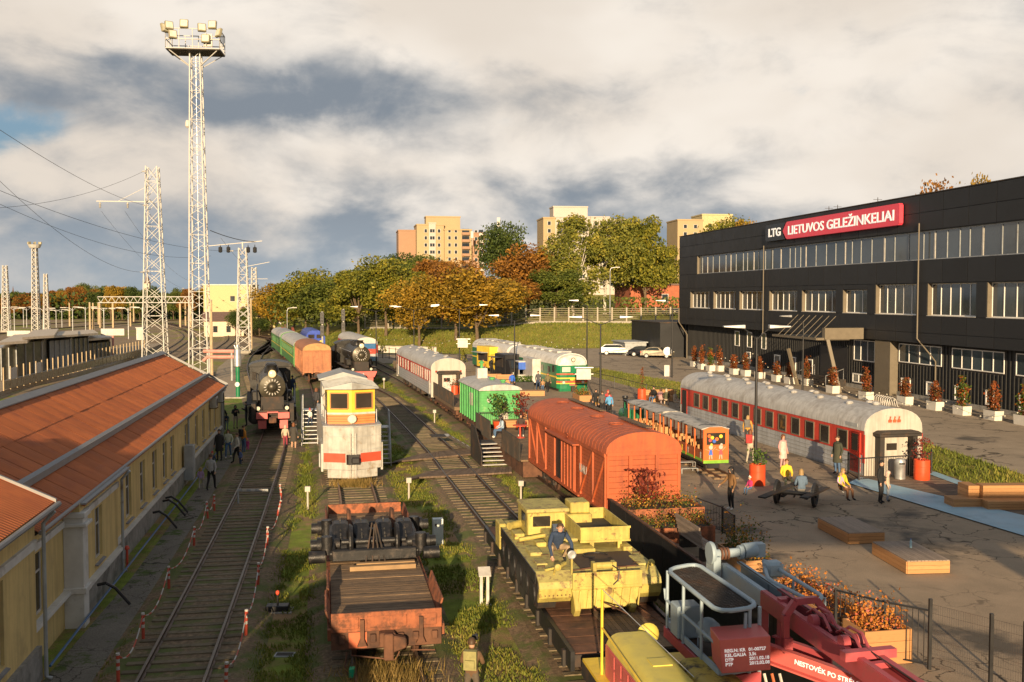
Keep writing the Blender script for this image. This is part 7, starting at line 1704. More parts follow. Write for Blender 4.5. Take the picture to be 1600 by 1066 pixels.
for x in (-3.6,-2.3,.9,2.0):MB().lathe([(.08,-1.4),(.32,-1.3),(.32,-.5),(.08,-.4),(.04,0)],8,(x,0,h2_+.6)).build('insulator',m_black,cm2)
cm3,h3_=cat_mast('farther white lattice mast by the pale yellow house',398,520,13,418,14,.5)
MB().beam((-3,0,h3_),(4,0,h3_+1.4),.14,.14).beam((-2,0,h3_-3),(3.5,0,h3_-3),.12,.12).build('cross_arm',m_mast,cm3)
cat_mast('white lattice mast at the far left edge of the yard',10,519,12,415,14,.45); cat_mast('short white lattice mast right of the small floodlight mast',73,517,9,428,12,.45)
q=P(57,519); t=thing('small_floodlight_mast','distant white floodlight mast with a round lamp basket','mast',q); s=q.y/1550; hh=H+(463-388)*s; lattice(t,hh,1.7,1.0,18,.2,.12); MB().cyl((0,0,hh),(0,0,hh+.9),1.3,1.7,n=14).build('basket',m_mast,t); footing(t,1)
for i in range(6):a=i*1.05; MB().box(-.35,.35,-.2,.2,0,.6).build('floodlight',m_flood,t,loc=(1.5*math.cos(a),1.5*math.sin(a),hh+1.0),rot=(0,0,a))
# round poles
def pole(label,px,py,topy,r=.14,m=None,z=0,group='concrete and timber line poles'):
    q=P(px,py,z); t=thing('line_pole',label,'pole',q,0,group); h=H+(463-topy)*q.y/1550-z; MB().cyl((0,0,0),(0,0,h),r,r*.75,n=8).build('shaft',m or m_woodpole,t); MB().cyl((0,0,h),(0,0,h+.12),r*.8,n=8).build('cap',m_conc,t); return t
m_woodpole=mat('tan_concrete_pole',(.42,.32,.20),.8)
pole('tan pole standing against the tall floodlight mast',331,590,470,.2); pole('tan pole right of the slender lattice mast',393,545,468,.2)
for i,(px,py,ty) in enumerate(((109,510,474),(141,524,473),(146,519,474),(154,507,473),(158,512,471),(204,510,473),(209,504,473),(290,509,470),(296,510,470))):pole('tan line pole in the far yard near the gantry',px,py,ty,.28,group='far tan line poles')
for i,(px,py,ty) in enumerate(((23,527,481),(69,528,482),(114,522,481),(134,520,480),(163,532,482),(201,530,481),(223,520,480),(88,512,484),(97,512,485),(177,508,482),(42,512,482),(37,512,480))):
    q=P(px,py); t=thing('platform_lamp','grey double-armed platform lamp in the far left yard','lamp post',q,0,'platform lamps of the far yard'); h=H+(463-ty)*q.y/1550; MB().cyl((0,0,0),(0,0,h),.12,.09,n=6).build('pole',m_steel,t); a_=11*q.y/1550
    for s in (-1,1):MB().tube([(0,0,h-.6),(s*a_*.5,0,h),(s*a_,0,h)],.06,5).build('arm',m_steel,t); MB().box(*sorted((s*a_*.8,s*a_*1.7)),-.2,.2,h-.05,h+.12).build('lamp_head',m_white,t)
# gantry
gy=300; t=thing('signal_gantry','long white lattice gantry spanning the far tracks','gantry',V(228,500,gy)); t.location.z=0
xl,xr=V(153,470,gy).x-t.location.x,V(302,470,gy).x-t.location.x; zg=V(228,473,gy).z; zt=V(228,468,gy).z+.8
for z in (zg,zt):
    for y in (-.6,.6):MB().beam((xl,y,z),(xr,y,z),.22,.22).build('chord',m_mast,t)
gb=MB(); n=26
for i in range(n):
    a,b=xl+(xr-xl)*i/n,xl+(xr-xl)*(i+1)/n; gb.beam((a,-.6,zg if i % 2 else zt),(b,-.6,zt if i % 2 else zg),.14,.14)
stuff(gb.build('bracing',m_mast,t))
for x in (xl+.5,xl+4.5,xr-.8,xr-4):MB().beam((x,0,0),(x,0,zg),.5,.5).build('column',m_woodpole,t)
# overhead wires
def wire(label,a,b,sag,r=.02):
    t=thing('overhead_wire',label,'wire',(0,0,0)); pts=[]
    for i in range(21):f=i/20; q=Vector(a).lerp(Vector(b),f); q.z -= sag*4*f*(1-f); pts.append(q)
    MB().tube(pts,r,4).build('wire',m_black,t)
    MB().lathe([(.02,-.3),(.1,-.25),(.1,.25),(.02,.3)],6,tuple(pts[-2]),axis='x').build('insulator',m_offwhite,t); return t
wire('wire descending from upper left to the broad mast',V(-20,190,60),V(232,300+22,140),.8); wire('second wire crossing behind the broad lattice mast',V(-20,264,70),V(228,425,150),2.0); wire('third wire running towards the slender mast',V(-20,290,80),V(372,392,160),1.5)
wire('lowest wire running across to the tall mast',V(-20,310,90),V(330,400,165),2.0); wire('wire from the broad mast head out of frame left',V(-20,326,110),V(234,263,148),1.2); wire('wire dropping from the cross arm insulator to the yard',V(158,330,146),V(290,452,250),2.0); wire('second wire dropping from the cross arm to the yard',V(195,330,146),V(300,440,250),2.0)
wire('wire from the tall mast to the slender mast arm',V(328,360,121),V(400,378,158),.3,.05); wire('wire behind linking the slender masts',V(345,372,122),V(398,420,250),1.0)
# water column and pink heating pipe
q=P(372,622); t=thing('water_column','green and grey riveted water column on a concrete step','water column',q); s=q.y/1550
MB().cyl((0,0,.1),(0,0,2.9),.2,n=14).build('lower_shaft',m_locogreen,t,smooth=True); MB().lathe([(.2,2.9),(.34,3.0),(.34,3.9),(.28,4.1),(.3,4.5),(.16,4.7),(.14,5.0),(.03,5.05)],16).build('upper_shaft',m_steel,t,smooth=True); MB().box(-1.1,1.1,-.5,.5,0,.12).build('step',m_conc,t); MB().cyl((0,-.2,1.3),(0,-.26,1.3),.22,n=14).build('hand_wheel',m_steel,t); MB().tube([(-.15,0,4.6),(-.3,0,5.0),(-.1,-.3,5.2)],.06,6).build('spout',m_steel,t)
t=thing('heating_pipe','pair of pink lagged pipes bridging between mast and water column','pipe',(0,0,0)); m_pipe=mat('pink_pipe_paint',(.55,.24,.20),.6)
y_=112
for py in (549,558):MB().tube([V(318,py+(0 if py < 552 else 6),y_),V(324,py,y_),V(366,py,y_)],.2,8).build('pipe',m_pipe,t,smooth=True)
for px in (327,362):a=V(px,549,y_); MB().cyl((a.x,a.y,0),a,.12,n=8).build('support',m_greypaint,t)
# platform, fence and shelter on the left
structure(sheet('station_platform',[tuple(P(*q,.5)[:2]) for q in [(-80,640),(36,600),(174,570),(258,535),(210,540),(150,545),(60,552),(-80,570)]],.5,m_platform,.5))
t=thing('platform_fence','platform fence of tall pale posts with glass infill and two notice panels','fence',(0,0,0))
fa,fb_=P(6,611,.5),P(230,553,.5); nf=34; m_fglass=mat('smoky_fence_glass',(.30,.25,.17),.3)
prev=None
for i in range(nf):
    f=(i/(nf-1)); 
    q=fa.lerp(fb_,f); MB().box(q.x-.05,q.x+.05,q.y-.05,q.y+.05,.5,2.75).build('post',m_woodpole,t)
    if prev is not None:
        MB().beam(prev+Vector((0,0,.5)),q+Vector((0,0,.5)),.03,.8).build('infill_panel',m_fglass,t); MB().beam(prev+Vector((0,0,.98)),q+Vector((0,0,.98)),.06,.06).build('rail',m_greypaint,t)
        if i in (2,6):MB().beam(prev+Vector((0,-.1,1.5)),q+Vector((0,-.1,1.5)),.05,1.1).build('notice_panel',m_white,t)
    prev=q
sh_=thing('platform_shelter','grey glazed platform shelter with three tilted flat roofs','shelter',(0,0,0))
def slab(px4,z,th,m,nm,dz=(0,0,0,0)):
    c=[P(*q,z) for q in px4]; mb=MB(); mb.add([(v.x,v.y,v.z+d+e) for e in (0,th) for v,d in zip(c,dz)],[(3,2,1,0),(4,5,6,7),(0,1,5,4),(1,2,6,5),(2,3,7,6),(3,0,4,7)]); return mb.build(nm,m,sh_)
m_rooflight=mat('pale_roof_sheet',(.55,.47,.37),.6)
def blk(px0,px1,ytop,ybase,dep,m,nm):
    a,b=P(px0,ybase,.5),P(px1,ybase-(px1-px0)*.12,.5); n_=Vector((-dep*1.3,dep*3.2,0)); zt_=H+(463-ytop)*a.y/1550
    mb=MB(); mb.add([(v.x,v.y,z) for z in (.5,zt_) for v in (a,b,b+n_,a+n_)],[(3,2,1,0),(4,5,6,7),(0,1,5,4),(1,2,6,5),(2,3,7,6),(3,0,4,7)]); o=mb.build(nm,m,sh_); return a,b,n_,zt_
m_shel=mat('shelter_grey_panel',(.30,.28,.25),.5); m_sheld=mat('shelter_dark_glazing',(.15,.135,.10),.2,spec=.6)
for px0,px1,yt,yb_,dep,m,roof_over in ((-10,26,545,596,9,m_sheld,1.2),(27,66,536,589,10,m_sheld,1.5),(78,110,533,575,7,m_shel,1.0),(110,138,530,566,7,m_sheld,1.6),(138,172,537,560,6,m_sheld,.5)):
    a,b,n_,zt_=blk(px0,px1,yt,yb_,dep,m,'bay')
    e=Vector((roof_over,-roof_over*.6,0)); u=(b-a).normalized()*.6; c=[a+e-u,b+e+u,b+n_+u,a+n_-u]
    mb=MB(); mb.add([(v.x,v.y,zt_+d+k) for k in (0.02,.3) for v,d in zip(c,(.4,.4,.1,.1))],[(3,2,1,0),(4,5,6,7),(0,1,5,4),(1,2,6,5),(2,3,7,6),(3,0,4,7)]); mb.build('roof',m_rooflight,sh_)
    nm_=int((b-a).length/1.1)
    for i in range(nm_+1):q=a.lerp(b,i/max(1,nm_))+Vector((.06,-.06,0)); MB().box(q.x-.05,q.x+.05,q.y-.05,q.y+.05,.5,zt_).build('mullion',m_greypaint,sh_)
for i,(px,py,w) in enumerate(((30,522,26),(177,520,26))):
    q=P(px,541 if i == 0 else 558,.5); s=q.y/1550; z=H+(463-py)*s; t=thing('platform_sign',('white station name board on posts beyond the shelter','white station name board on a single pink post')[i],'sign',(q.x,q.y,.5)); MB().box(-w*s/2*1.4,w*s/2*1.4,-.1,.1,z-.9,z+.1).build('board',m_white,t); MB().cyl((0,0,0),(0,0,z-.9),.15,n=8).build('post',m_pipe if i else m_steel,t)
q=P(221,531); t=thing('white_kiosk','small white relay hut beside the curved main line','hut',q); s=q.y/1550; MB().box(-.8,.8,-.8,.8,0,2.6).build('wall',m_white,t); MB().box(-.95,.95,-.95,.95,2.6,2.75).build('roof',m_white,t); MB().box(-.4,.4,-.83,-.8,.3,2.2).build('door',m_cream,t)
# distant buildings left of centre
def house(label,px,pbase,w,d,h,rz,wall,roofm,rise,Y,name='house',wins=(),z0=0,flat=False):
    q=V(px,pbase,Y); t=thing(name,label,'house',(q.x,Y,z0),rz); MB().box(-w/2,w/2,0,d,-1,h).build('wall',wall,t)
    if flat:MB().box(-w/2-.2,w/2+.2,-.2,d+.2,h,h+.3).build('roof',roofm,t)
    else:MB().prism([(-.4,h),(d+.4,h),(d/2,h+rise)],'x',-w/2-.4,w/2+.4).build('roof',roofm,t)
    for x,z,ww,hh in wins:o=MB().box(x-ww/2,x+ww/2,-.06,.02,z,z+hh).build('window',m_glass,t); MB().box(x-ww/2-.1,x+ww/2+.1,-.09,-.05,z-.12,z).build('sill',m_white,o)
    return t
m_cwall=mat('pale_yellow_stucco',(.50,.41,.22),.8,var=.06); m_croof=mat('brown_slate_roof',(.14,.09,.075),.8)
house('plain pale yellow block with few small windows behind the masts',355,500,12.5,12,12.5,R(4),m_cwall,m_white,0,270,'yellow_block',((1.5,8.2,1.2,1.4),(3.2,8.2,1.0,1.2),(1.3,3.8,1.2,1.4),(3.0,3.8,1,1.3)),flat=True)
house('low cream station house with brown roof by the turnout',350,500,9,7,3.6,R(15),mat('cream_stucco',(.6,.5,.38),.8),m_croof,2.2,235,wins=((-2,1,1,1.5),(1,1,1,1.5)))
house('pale yellow cottage with dark hipped roof by the hedge',404,505,8,7,4.5,R(10),m_cwall,m_croof,2.5,245,wins=((0,1.5,1,1.3),)); house('small cream hut with red door beside the station house',337,500,4,4,3,R(10),mat('cream_stucco',(.6,.5,.38)),m_croof,1.2,238,wins=((0,1,1,1),))
for px,Y,top,w in ((21,1100,467,10),(34,1120,470,8)):
    q=V(px,480,Y); t=thing('church_tower','distant cream church tower '+('with green spire above the autumn trees' if px < 30 else 'without spire beside the taller one'),'tower',(q.x,Y,0)); zt_=V(px,top,Y).z; MB().box(-w/2,w/2,-w/2,w/2,-1,zt_).build('shaft',mat('cream_stucco',(.6,.5,.38)),t); MB().lathe([(w*.55,zt_),(w*.3,zt_+3),(w*.12,zt_+6),(.1,zt_+14 if px < 30 else zt_+5)],8).build('spire',m_croof,t)
q=V(226,470,800); t=thing('red_roofed_church','distant building with red roof and small turret on the skyline','tower',(q.x,800,0)); MB().prism([(-14,6),(14,6),(0,14)],'y',0,20).build('roof',m_croof,t); MB().box(-12,12,0,20,-1,6).build('wall',mat('cream_stucco',(.6,.5,.38)),t); MB().box(-2,2,5,9,10,20).build('turret',mat('cream_stucco',(.6,.5,.38)),t); MB().lathe([(2.6,20),(.2,27)],8,(0,7,0)).build('turret_roof',m_croof,t)
# ------------------------------------------------------------------ trees
m_bark=mat('bark',(.12,.085,.055),.9,var=.3,bump=.5); m_birch=mat('birch_bark',(.5,.46,.4),.8,col2=(.08,.07,.06),m2=(.55,.65))
LEAF={'gold':leaf_mat('golden_leaves',[(0,(.06,.055,.012)),(.3,(.18,.125,.016)),(.6,(.34,.21,.022)),(1,(.46,.27,.034))]),'green':leaf_mat('dull_green_leaves',[(0,(.033,.048,.012)),(.5,(.098,.128,.022)),(1,(.225,.225,.038))]),'dark':leaf_mat('deep_green_leaves',[(0,(.019,.030,.009)),(.5,(.051,.081,.018)),(1,(.135,.162,.027))]),'rust':leaf_mat('rust_leaves',[(0,(.06,.035,.012)),(.4,(.20,.09,.02)),(.7,(.33,.15,.025)),(1,(.42,.24,.035))]),'lime':leaf_mat('yellow_green_leaves',[(0,(.045,.055,.01)),(.4,(.12,.135,.018)),(.75,(.26,.235,.028)),(1,(.38,.30,.04))]),'birch':leaf_mat('birch_leaves',[(0,(.063,.077,.017)),(.45,(.154,.168,.028)),(.75,(.294,.266,.042)),(1,(.420,.308,.056))])}
def crown_mesh(seed,leafm,n,shape,size):
    g=np.random.default_rng(seed); blobs=[]
    nb=26
    for i in range(nb):
        if shape == 'round':u=g.normal(size=3); u /= np.linalg.norm(u); c=u*np.array([.30,.30,.27])*g.random()** .4+np.array([0,0,.60]); r=g.uniform(.09,.19)
        elif shape == 'tall':t=g.random(); wdt=.24*math.sin(math.pi*min(1,.12+t*.86))** .7; a=g.random()*6.28; c=np.array([wdt*math.cos(a),wdt*math.sin(a),.22+.72*t]); r=g.uniform(.06,.12)
        else:a=g.random()*6.28; t=g.random(); w_=.36*(1-.45*t); c=np.array([w_*math.cos(a)*g.random()** .4,w_*math.sin(a)*g.random()** .4,.35+.52*t]); r=g.uniform(.08,.16)
        blobs.append((c,r))
    w=np.array([b[1]** 2 for b in blobs]); w /= w.sum(); k=g.choice(nb,n,p=w)
    u=g.normal(size=(n,3)); u /= np.linalg.norm(u,axis=1)[:,None]
    rad=np.array([blobs[i][1] for i in k])[:,None]*(g.random((n,1))** .33)*np.where(g.random((n,1)) < .12,1.3,1.0)
    c=np.array([blobs[i][0] for i in k])+u*rad*np.array([1.1,1.1,.8])
    if shape == 'tall':c[:,2] -= (g.random(n)** 2)*.09
    it=iter(c); me=leaf_cloud('crown',n,lambda gg:next(it),size,leafm,seed=seed); return me,blobs
def trunk_mesh(seed,blobs,m):
    g=random.Random(seed); mb=MB(); mb.tube([(0,0,-.02),(.006,0,.12),(-.006,.004,.28),(.01,0,.45),(0,.01,.68)],[.026,.02,.016,.012,.004],7)
    for c,r in blobs[:14]:
        z0=g.uniform(.16,.4); p=Vector((0,0,z0)); q=Vector(c); mid=p.lerp(q,.5)+Vector((0,0,-.03)); mb.tube([p,mid,q],[.011,.007,.002],5)
    return mb.mesh('trunk',m,True)
TV={}
for i,(key,shape,nn,sz) in enumerate((('gold','round',11000,.0155),('gold','wide',11000,.016),('green','round',11000,.0155),('dark','round',11000,.0145),('rust','round',11000,.0155),('lime','wide',11000,.0155),('lime','round',11000,.0155),('birch','tall',12000,.0125),('birch','wide',12000,.013),('dark','tall',11000,.0135),('rust','wide',11000,.0155),('green','wide',11000,.0155),('dark','wide',11000,.0155))):
    cm_,bl_2=crown_mesh(100+i,LEAF[key],nn,shape,sz); TV.setdefault((key,shape),[]).append((cm_,trunk_mesh(i,bl_2,m_birch if key == 'birch' else m_bark)))
def tree(label,px,base,top,hw,Y,key,shape,group=None,z=None,name='tree',seed=0):
    q=V(px,base,Y); z0=terrain(q.x,Y) if z is None else z; z0=max(z0,-.2); zt=V(px,top,Y).z; h=(zt-z0)*(1.14 if group == 'autumn trees on the slope' else 1.0)
    t=thing(name,label,'tree',(q.x,Y,z0),random.uniform(0,6.28),group); cm_,tm_=TV[(key,shape)][0]
    wd=(2.75 if group == 'autumn trees on the slope' else 2.5)*hw*Y/1550/.8; sx_=wd
    inst('crown',cm_,t,(0,0,0),(0,0,0),(sx_,sx_,h)); inst('trunk',tm_,t,(0,0,0),(0,0,0),(max(sx_*.7,h*.7),max(sx_*.7,h*.7),h)); return t
W_='on the slope '
for a in (('golden maple with dark stem at the lower slope beside the lamp post',745,535,428,58,172,'gold','round'),('rust and gold maple just left of the widest golden maple',712,532,412,46,178,'rust','round'),('round gold maple above the red-banded coach',655,530,438,42,174,'gold','round'),('tall yellow-green lime above the railcar',603,528,412,44,186,'lime','round'),('slim yellow-green tree beside the signal post',636,520,425,34,192,'lime','wide'),
          ('olive green maple left of the railcar',560,525,432,44,190,'lime','wide'),('broad green lime behind the second steam engine',512,520,434,46,208,'green','round'),('green and gold lime behind the blue locomotive',478,518,430,42,215,'lime','round'),('golden tree left of the green lime',446,514,447,34,235,'gold','wide'),('small gold tree at the left end of the slope',424,512,455,28,245,'gold','round'),
          ('dark green oak crown rising behind the gold maples',632,500,398,34,250,'dark','round'),('brown-gold maple below the pale yellow tower',690,500,412,44,215,'rust','wide'),('brick-brown maple right of the white gables',826,505,388,46,215,'rust','round'),('orange maple low behind the festoon lights',790,508,440,42,200,'rust','wide'),('dense dark green ash between the two towers',790,480,350,32,290,'dark','round'),
          ('tall weeping birch with yellow-green veil left of the street lamp',895,500,352,50,216,'birch','tall'),('second tall birch touching the street lamp',945,500,348,46,222,'birch','wide'),('yellow-olive poplar in front of the brick building',1008,500,350,36,226,'lime','wide'),('yellow-green tree between poplar and black building',1035,490,392,30,245,'lime','wide'),('bushy green tree at the foot of the birches',868,506,425,36,208,'green','wide'),('wide green tree filling behind the railcar',585,520,425,40,225,'green','wide'),('green-gold tree between the two lime trees',540,518,428,40,228,'lime','wide'),('dark green tree behind the street lamp by the coaches',460,512,450,34,262,'dark','round'),('dull green tree behind the brown-gold maple',668,500,405,38,240,'green','wide'),('green tree closing the gap beside the birches',850,500,400,34,235,'green','round'),('yellow-green sapling crowd by the poplar',985,500,380,34,240,'lime','round'),('short bushy gold tree by the fence',760,512,462,30,205,'gold','round')):tree(a[0],*a[1:],group='autumn trees on the slope')
tree('yellow-green treetops showing above the black roof',1128,420,335,42,300,'lime','round',group='treetops above the black roof',z=9); tree('gold treetop beside the yellow-green one above the roof',1165,420,334,22,290,'gold','wide',group='treetops above the black roof',z=9); tree('orange treetop at the right end of the black roof',1475,380,264,46,150,'rust','round',group='treetops above the black roof',z=4); tree('second orange treetop at the right end of the black roof',1520,380,262,34,158,'gold','round',group='treetops above the black roof',z=4)
# far woods, tree by tree along the yard edge
random.seed(21); px=-30; i=0
far_lab={'rust':'rust coloured tree in the far row along the yard','gold':'gold tree in the far row along the yard','green':'green tree in the far row along the yard','dark':'dark green tree in the far row along the yard'}
while px < 425:
    k='rust' if px < 95 and random.random() < .75 else random.choice(('rust','gold','green','green','dark')); y=random.uniform(385,430)
    if 98 < px < 145:k='rust' if px > 110 else 'gold'
    top={True:random.uniform(452,466)}.get(px < 90,random.uniform(440,458))+(6 if px > 330 else 0)
    tree(far_lab[k],px,505,top,random.uniform(11,17),y,k,'round' if i % 2 else 'wide',group='far row: '+k+' trees',z=-1.5); px += random.uniform(8,13); i += 1
for i,(px,top,hw) in enumerate(((122,436,17),(145,438,17),(105,446,16),(175,441,20),(200,446,18),(430,452,16),(412,456,16))):tree('tall green tree rising above the far row',px,505,top,hw,440,'green','round',group='tall trees above the far row',z=-1)
for i,(px,top) in enumerate(((385,470),(368,478),(405,494))):tree('dark bushy tree beside the pale yellow houses',px,512,top,14,232,'dark' if i else 'green','round',group='bushes by the pale yellow houses',z=0)
# undergrowth hedge under the far row
stuff(inst('far_thicket',leaf_cloud('far_thicket',16000,lambda g:(-240+215*g.random(),405+60*g.random(),g.random()** 1.3*11),.8,LEAF['dark'],seed=300)))
stuff(inst('slope_thicket',leaf_cloud('slope_thicket',9000,lambda g:(-52+105*g.random(),205+30*g.random(),3.4+g.random()** 1.4*6),.35,LEAF['green'],seed=301)))
# young conifers along the slope path
for i,(px,py) in enumerate(((598,552),(635,553),(672,558),(724,573))):
    q=P(px,py,.5); t=thing('young_conifer','young conical conifer in a row along the slope path','tree',q,0,'young conifers along the path'); MB().cyl((0,0,0),(0,0,.5),.06,n=6).build('trunk',m_bark,t); inst('crown',leaf_cloud('crown',300,lambda g:(lambda z,a:(math.cos(a)*(1-z)*.65*g.random()** .4,math.sin(a)*(1-z)*.65*g.random()** .4,.3+z*2.0))(g.random()** 1.2,g.random()*6.28),.1,LEAF['lime'],seed=310+i),t)
# ------------------------------------------------------------------ fence along the slope top, street lamps, brick house, towers
t=thing('slope_fence','long pale panelled fence along the top of the grass slope','fence',(0,0,0)); m_fpost=mat('pale_fence_post',(.34,.30,.24),.7); m_fpan=mat('pale_fence_panel',(.15,.13,.08),.6)
fx=lambda f:(-30+68*f,foot_y(-30+68*f)+27); n=26; prev=None
for i in range(n):
    x,y=fx(i/(n-1)); z=terrain(x,y)-.1; q=Vector((x,y,z)); MB().box(x-.13,x+.13,y-.13,y+.13,z,z+3.1).build('post',m_fpost,t)
    if prev is not None:
        a,b=prev+Vector((0,0,.25)),q+Vector((0,0,.25)); MB().beam(a,b,.25,.5).build('plinth_panel',m_conc,t)
        for k in range(7):MB().beam(a+Vector((0,0,.45+k*.36)),b+Vector((0,0,.45+k*.36)),.05,.12).build('slat',m_fpan,t)
    prev=q
for lab,px,base,top,Y,s in (('tall grey street lamp among the birches',953,500,418,195,1),('grey street lamp in front of the gold maples',612,520,449,200,1),('grey street lamp near the blue locomotive',449,530,481,190,1)):
    q=V(px,base,Y); h=V(px,top,Y).z-max(0,terrain(q.x,Y)); t=thing('street_lamp',lab,'street lamp',(q.x,Y,max(0,terrain(q.x,Y)))); MB().cyl((0,0,0),(0,0,h-.6),.12,.08,n=8).build('pole',m_steel,t,smooth=True); MB().tube([(0,0,h-.6),(.2,0,h-.1),(1.0,0,h)],.06,6).build('arm',m_steel,t); MB().box(.9,1.9,-.15,.15,h-.05,h+.1).build('lamp_head',m_white,t)
for lab,px,base,top,Y in (('dark railway signal post left of the steam engine chimney',504,545,487,145),('dark railway signal post behind the steam engine',537,540,483,150)):
    q=V(px,base,Y); t=thing('railway_signal',lab,'signal',(q.x,Y,0)); zt_=V(px,top,Y).z; MB().cyl((0,0,0),(0,0,zt_),.14,n=8).build('post',m_offwhite,t); MB().box(-.3,.3,-.25,-.1,zt_-1.8,zt_-.1).box(-.3,.3,-.25,-.1,zt_-3.6,zt_-2.0).build('signal_head',m_black,t,bevel=.05)
    for z in (-.4,-.9,-1.4,-2.4,-2.9):MB().cyl((0,-.25,zt_+z),(0,-.42,zt_+z),.14,n=8,caps=False).build('hood',m_black,t)
m_brick=mat('red_brick_wall',(.36,.115,.06),.85,var=.15,scale=3,bump=.3,col2=(.27,.09,.05),m2=(.5,.7)); m_sand=mat('sandy_yellow_brick',(.38,.285,.165),.85,var=.06,scale=.3); m_sandw=mat('tower_white_render',(.44,.40,.36),.85,var=.05,scale=.3); m_sandb=mat('salmon_brick',(.33,.20,.13),.85,var=.08,scale=.3)
q=V(1030,480,232); t=thing('brick_house','red brick gable building behind the poplar','building',(q.x-1,232,3.5),R(12)); MB().box(-6,9,0,12,-3,8.6).build('wall',m_brick,t); MB().box(-6.3,9.3,-.3,12.3,8.6,9.0).build('roof',m_croof,t); o=MB().box(1.6,3.3,-.08,.02,4.6,6.6).build('window',m_white,t); MB().box(1.75,3.15,-.1,-.08,4.75,6.45).build('pane',m_glass,o)
def tower(label,pxl,pxr,topy,Y,rz,segs,floors,fh,name='apartment_tower'):
    cx=(pxl+pxr)/2; q=V(cx,460,Y); t=thing(name,label,'apartment block',(q.x,Y,0),rz); zt_=V(cx,topy,Y).z
    for x0,x1,y0,y1,dz,m,winx,bal in segs:
        MB().box(x0,x1,y0,y1,0,zt_+dz).build('wall',m,t); MB().box(x0-.2,x1+.2,y0-.2,y1+.2,zt_+dz,zt_+dz+.5).build('parapet',m,t)
        for fl in range(floors):
            z=zt_-3.0-fl*fh
            for wx,ww in winx:
                o=MB().box(wx-ww/2,wx+ww/2,y0-.12,y0+.05,z,z+1.5).build('window',m_white,t); nn=max(1,round(ww/1.4))
                for k in range(nn):a=wx-ww/2+.1+k*(ww-.2)/nn; MB().box(a+.06,a+(ww-.2)/nn-.06,y0-.16,y0-.12,z+.1,z+1.4).build('pane',m_glass,o)
            for bx,bw_ in bal:
                o=MB().box(bx-bw_/2,bx+bw_/2,y0-1.3,y0-.02,z-.9,z+.15).build('balcony',m_sandb if m is m_sand else m_white,t); MB().box(bx-bw_/2+.1,bx+bw_/2-.1,y0-.1,y0-.03,z+.15,z+1.6).build('recess',m_glass,o)
    return t
tower('sandy yellow apartment tower above the white gables',650,755,352,402,R(10),[(-13,-2,2,16,0,m_sand,((-9.4,1.3),(-4,1.3)),()),(-8.2,-5.4,1.4,2.2,.6,m_sandw,((-6.8,2.2),),()),(-2,9,0,14,-2,m_sand,((0,1.3),(2.6,1.3)),((6.6,3.2),)),(-9,5,5,12,3.5,m_sand,(),()),(-20,-13,8,22,-2,m_sandb,(),()),(9,15,5,18,-3,m_sandb,((11.5,1.3),),((13.6,2),))],8,2.85)
tower('taller white and sandy apartment tower behind the birches',848,982,340,370,R(8),[(-16,-11.5,0,14,-.5,m_sand,((-13.8,1.4),),()),(-11.5,2,1,15,0,m_sandw,((-8.8,3.4),(-4.6,2.2),(-1,2.2)),()),(-11.5,1.5,4,12,4,m_sandw,(),()),(2,9,.4,14,0,m_sandw,((4,1.6),),((6.8,2.6),)),(9,16,4,16,-.5,m_sandw,((11,1.4),),((13.6,2.4),))],9,2.8)
tower('third sandy apartment tower partly hidden by the black building',1055,1140,345,380,R(8),[(-10,0,0,14,0,m_sand,((-7,1.5),(-3,1.5)),()),(0,12,1,14,2.2,mat('lemon_render',(.48,.40,.22),.8),((3,1.5),(8,1.5)),())],7,2.85)
q=V(742,420,330); t=thing('white_gabled_house','white house with twin dark-edged gables below the yellow tower','house',(q.x,330,8),R(8)); 
for x0,x1,pk in ((-13,1.5,9.4),(.5,11,8.0)):
    MB().prism([(x0,-6),(x1,-6),(x1,pk-4.2),((x0+x1)/2,pk),(x0,pk-4.2)],'y',0 if x0 < 0 else -1,14).build('gable_wall',m_white,t); xm=(x0+x1)/2
    y0=-.4 if x0 < 0 else -1.4; MB().prism([(x0-.6,pk-4.5),(xm,pk+.05),(x1+.6,pk-4.5),(x1+.6,pk-4.1),(xm,pk+.45),(x0-.6,pk-4.1)],'y',y0,14.4).build('roof',m_croof,t)
q=V(545,443,420); house('cream flat block just showing above the lime trees',545,455,14,8,16,R(5),m_sandw,m_white,0,420,'cream_block',((-3,12.5,1.5,1.4),(1,12.5,1.5,1.4)),flat=True)
t=thing('phone_mast','white panel aerials on the roof beside the dark ash','aerial',V(779,360,395)); MB().cyl((0,0,-6),(0,0,4.5),.15,n=6).build('mast',m_steel,t); MB().box(-.6,.6,-.3,.3,1.5,5).build('panel',m_white,t); MB().box(-11,-10,-.3,.3,-3,-.5).cyl((-10.5,0,-6),(-10.5,0,-3),.12,n=6).build('side_panel',m_white,t)
for lab,px,py,Y,m,rz in (('dark hatchback parked on the upper road by the brick house',1026,478,218,m_cblack,R(20)),('dark car parked behind the road sign',1052,480,214,m_cblack,R(15)),('white van parked far off beside the hedge',437,519,300,m_white,R(70))):
    q=V(px,py,Y); c=car(lab,px,py+5,0,rz,4.6,1.8,1.6,m,'hatch'); c.location=(q.x,Y,max(.0,terrain(q.x,Y)+(.2 if px > 900 else 0)))
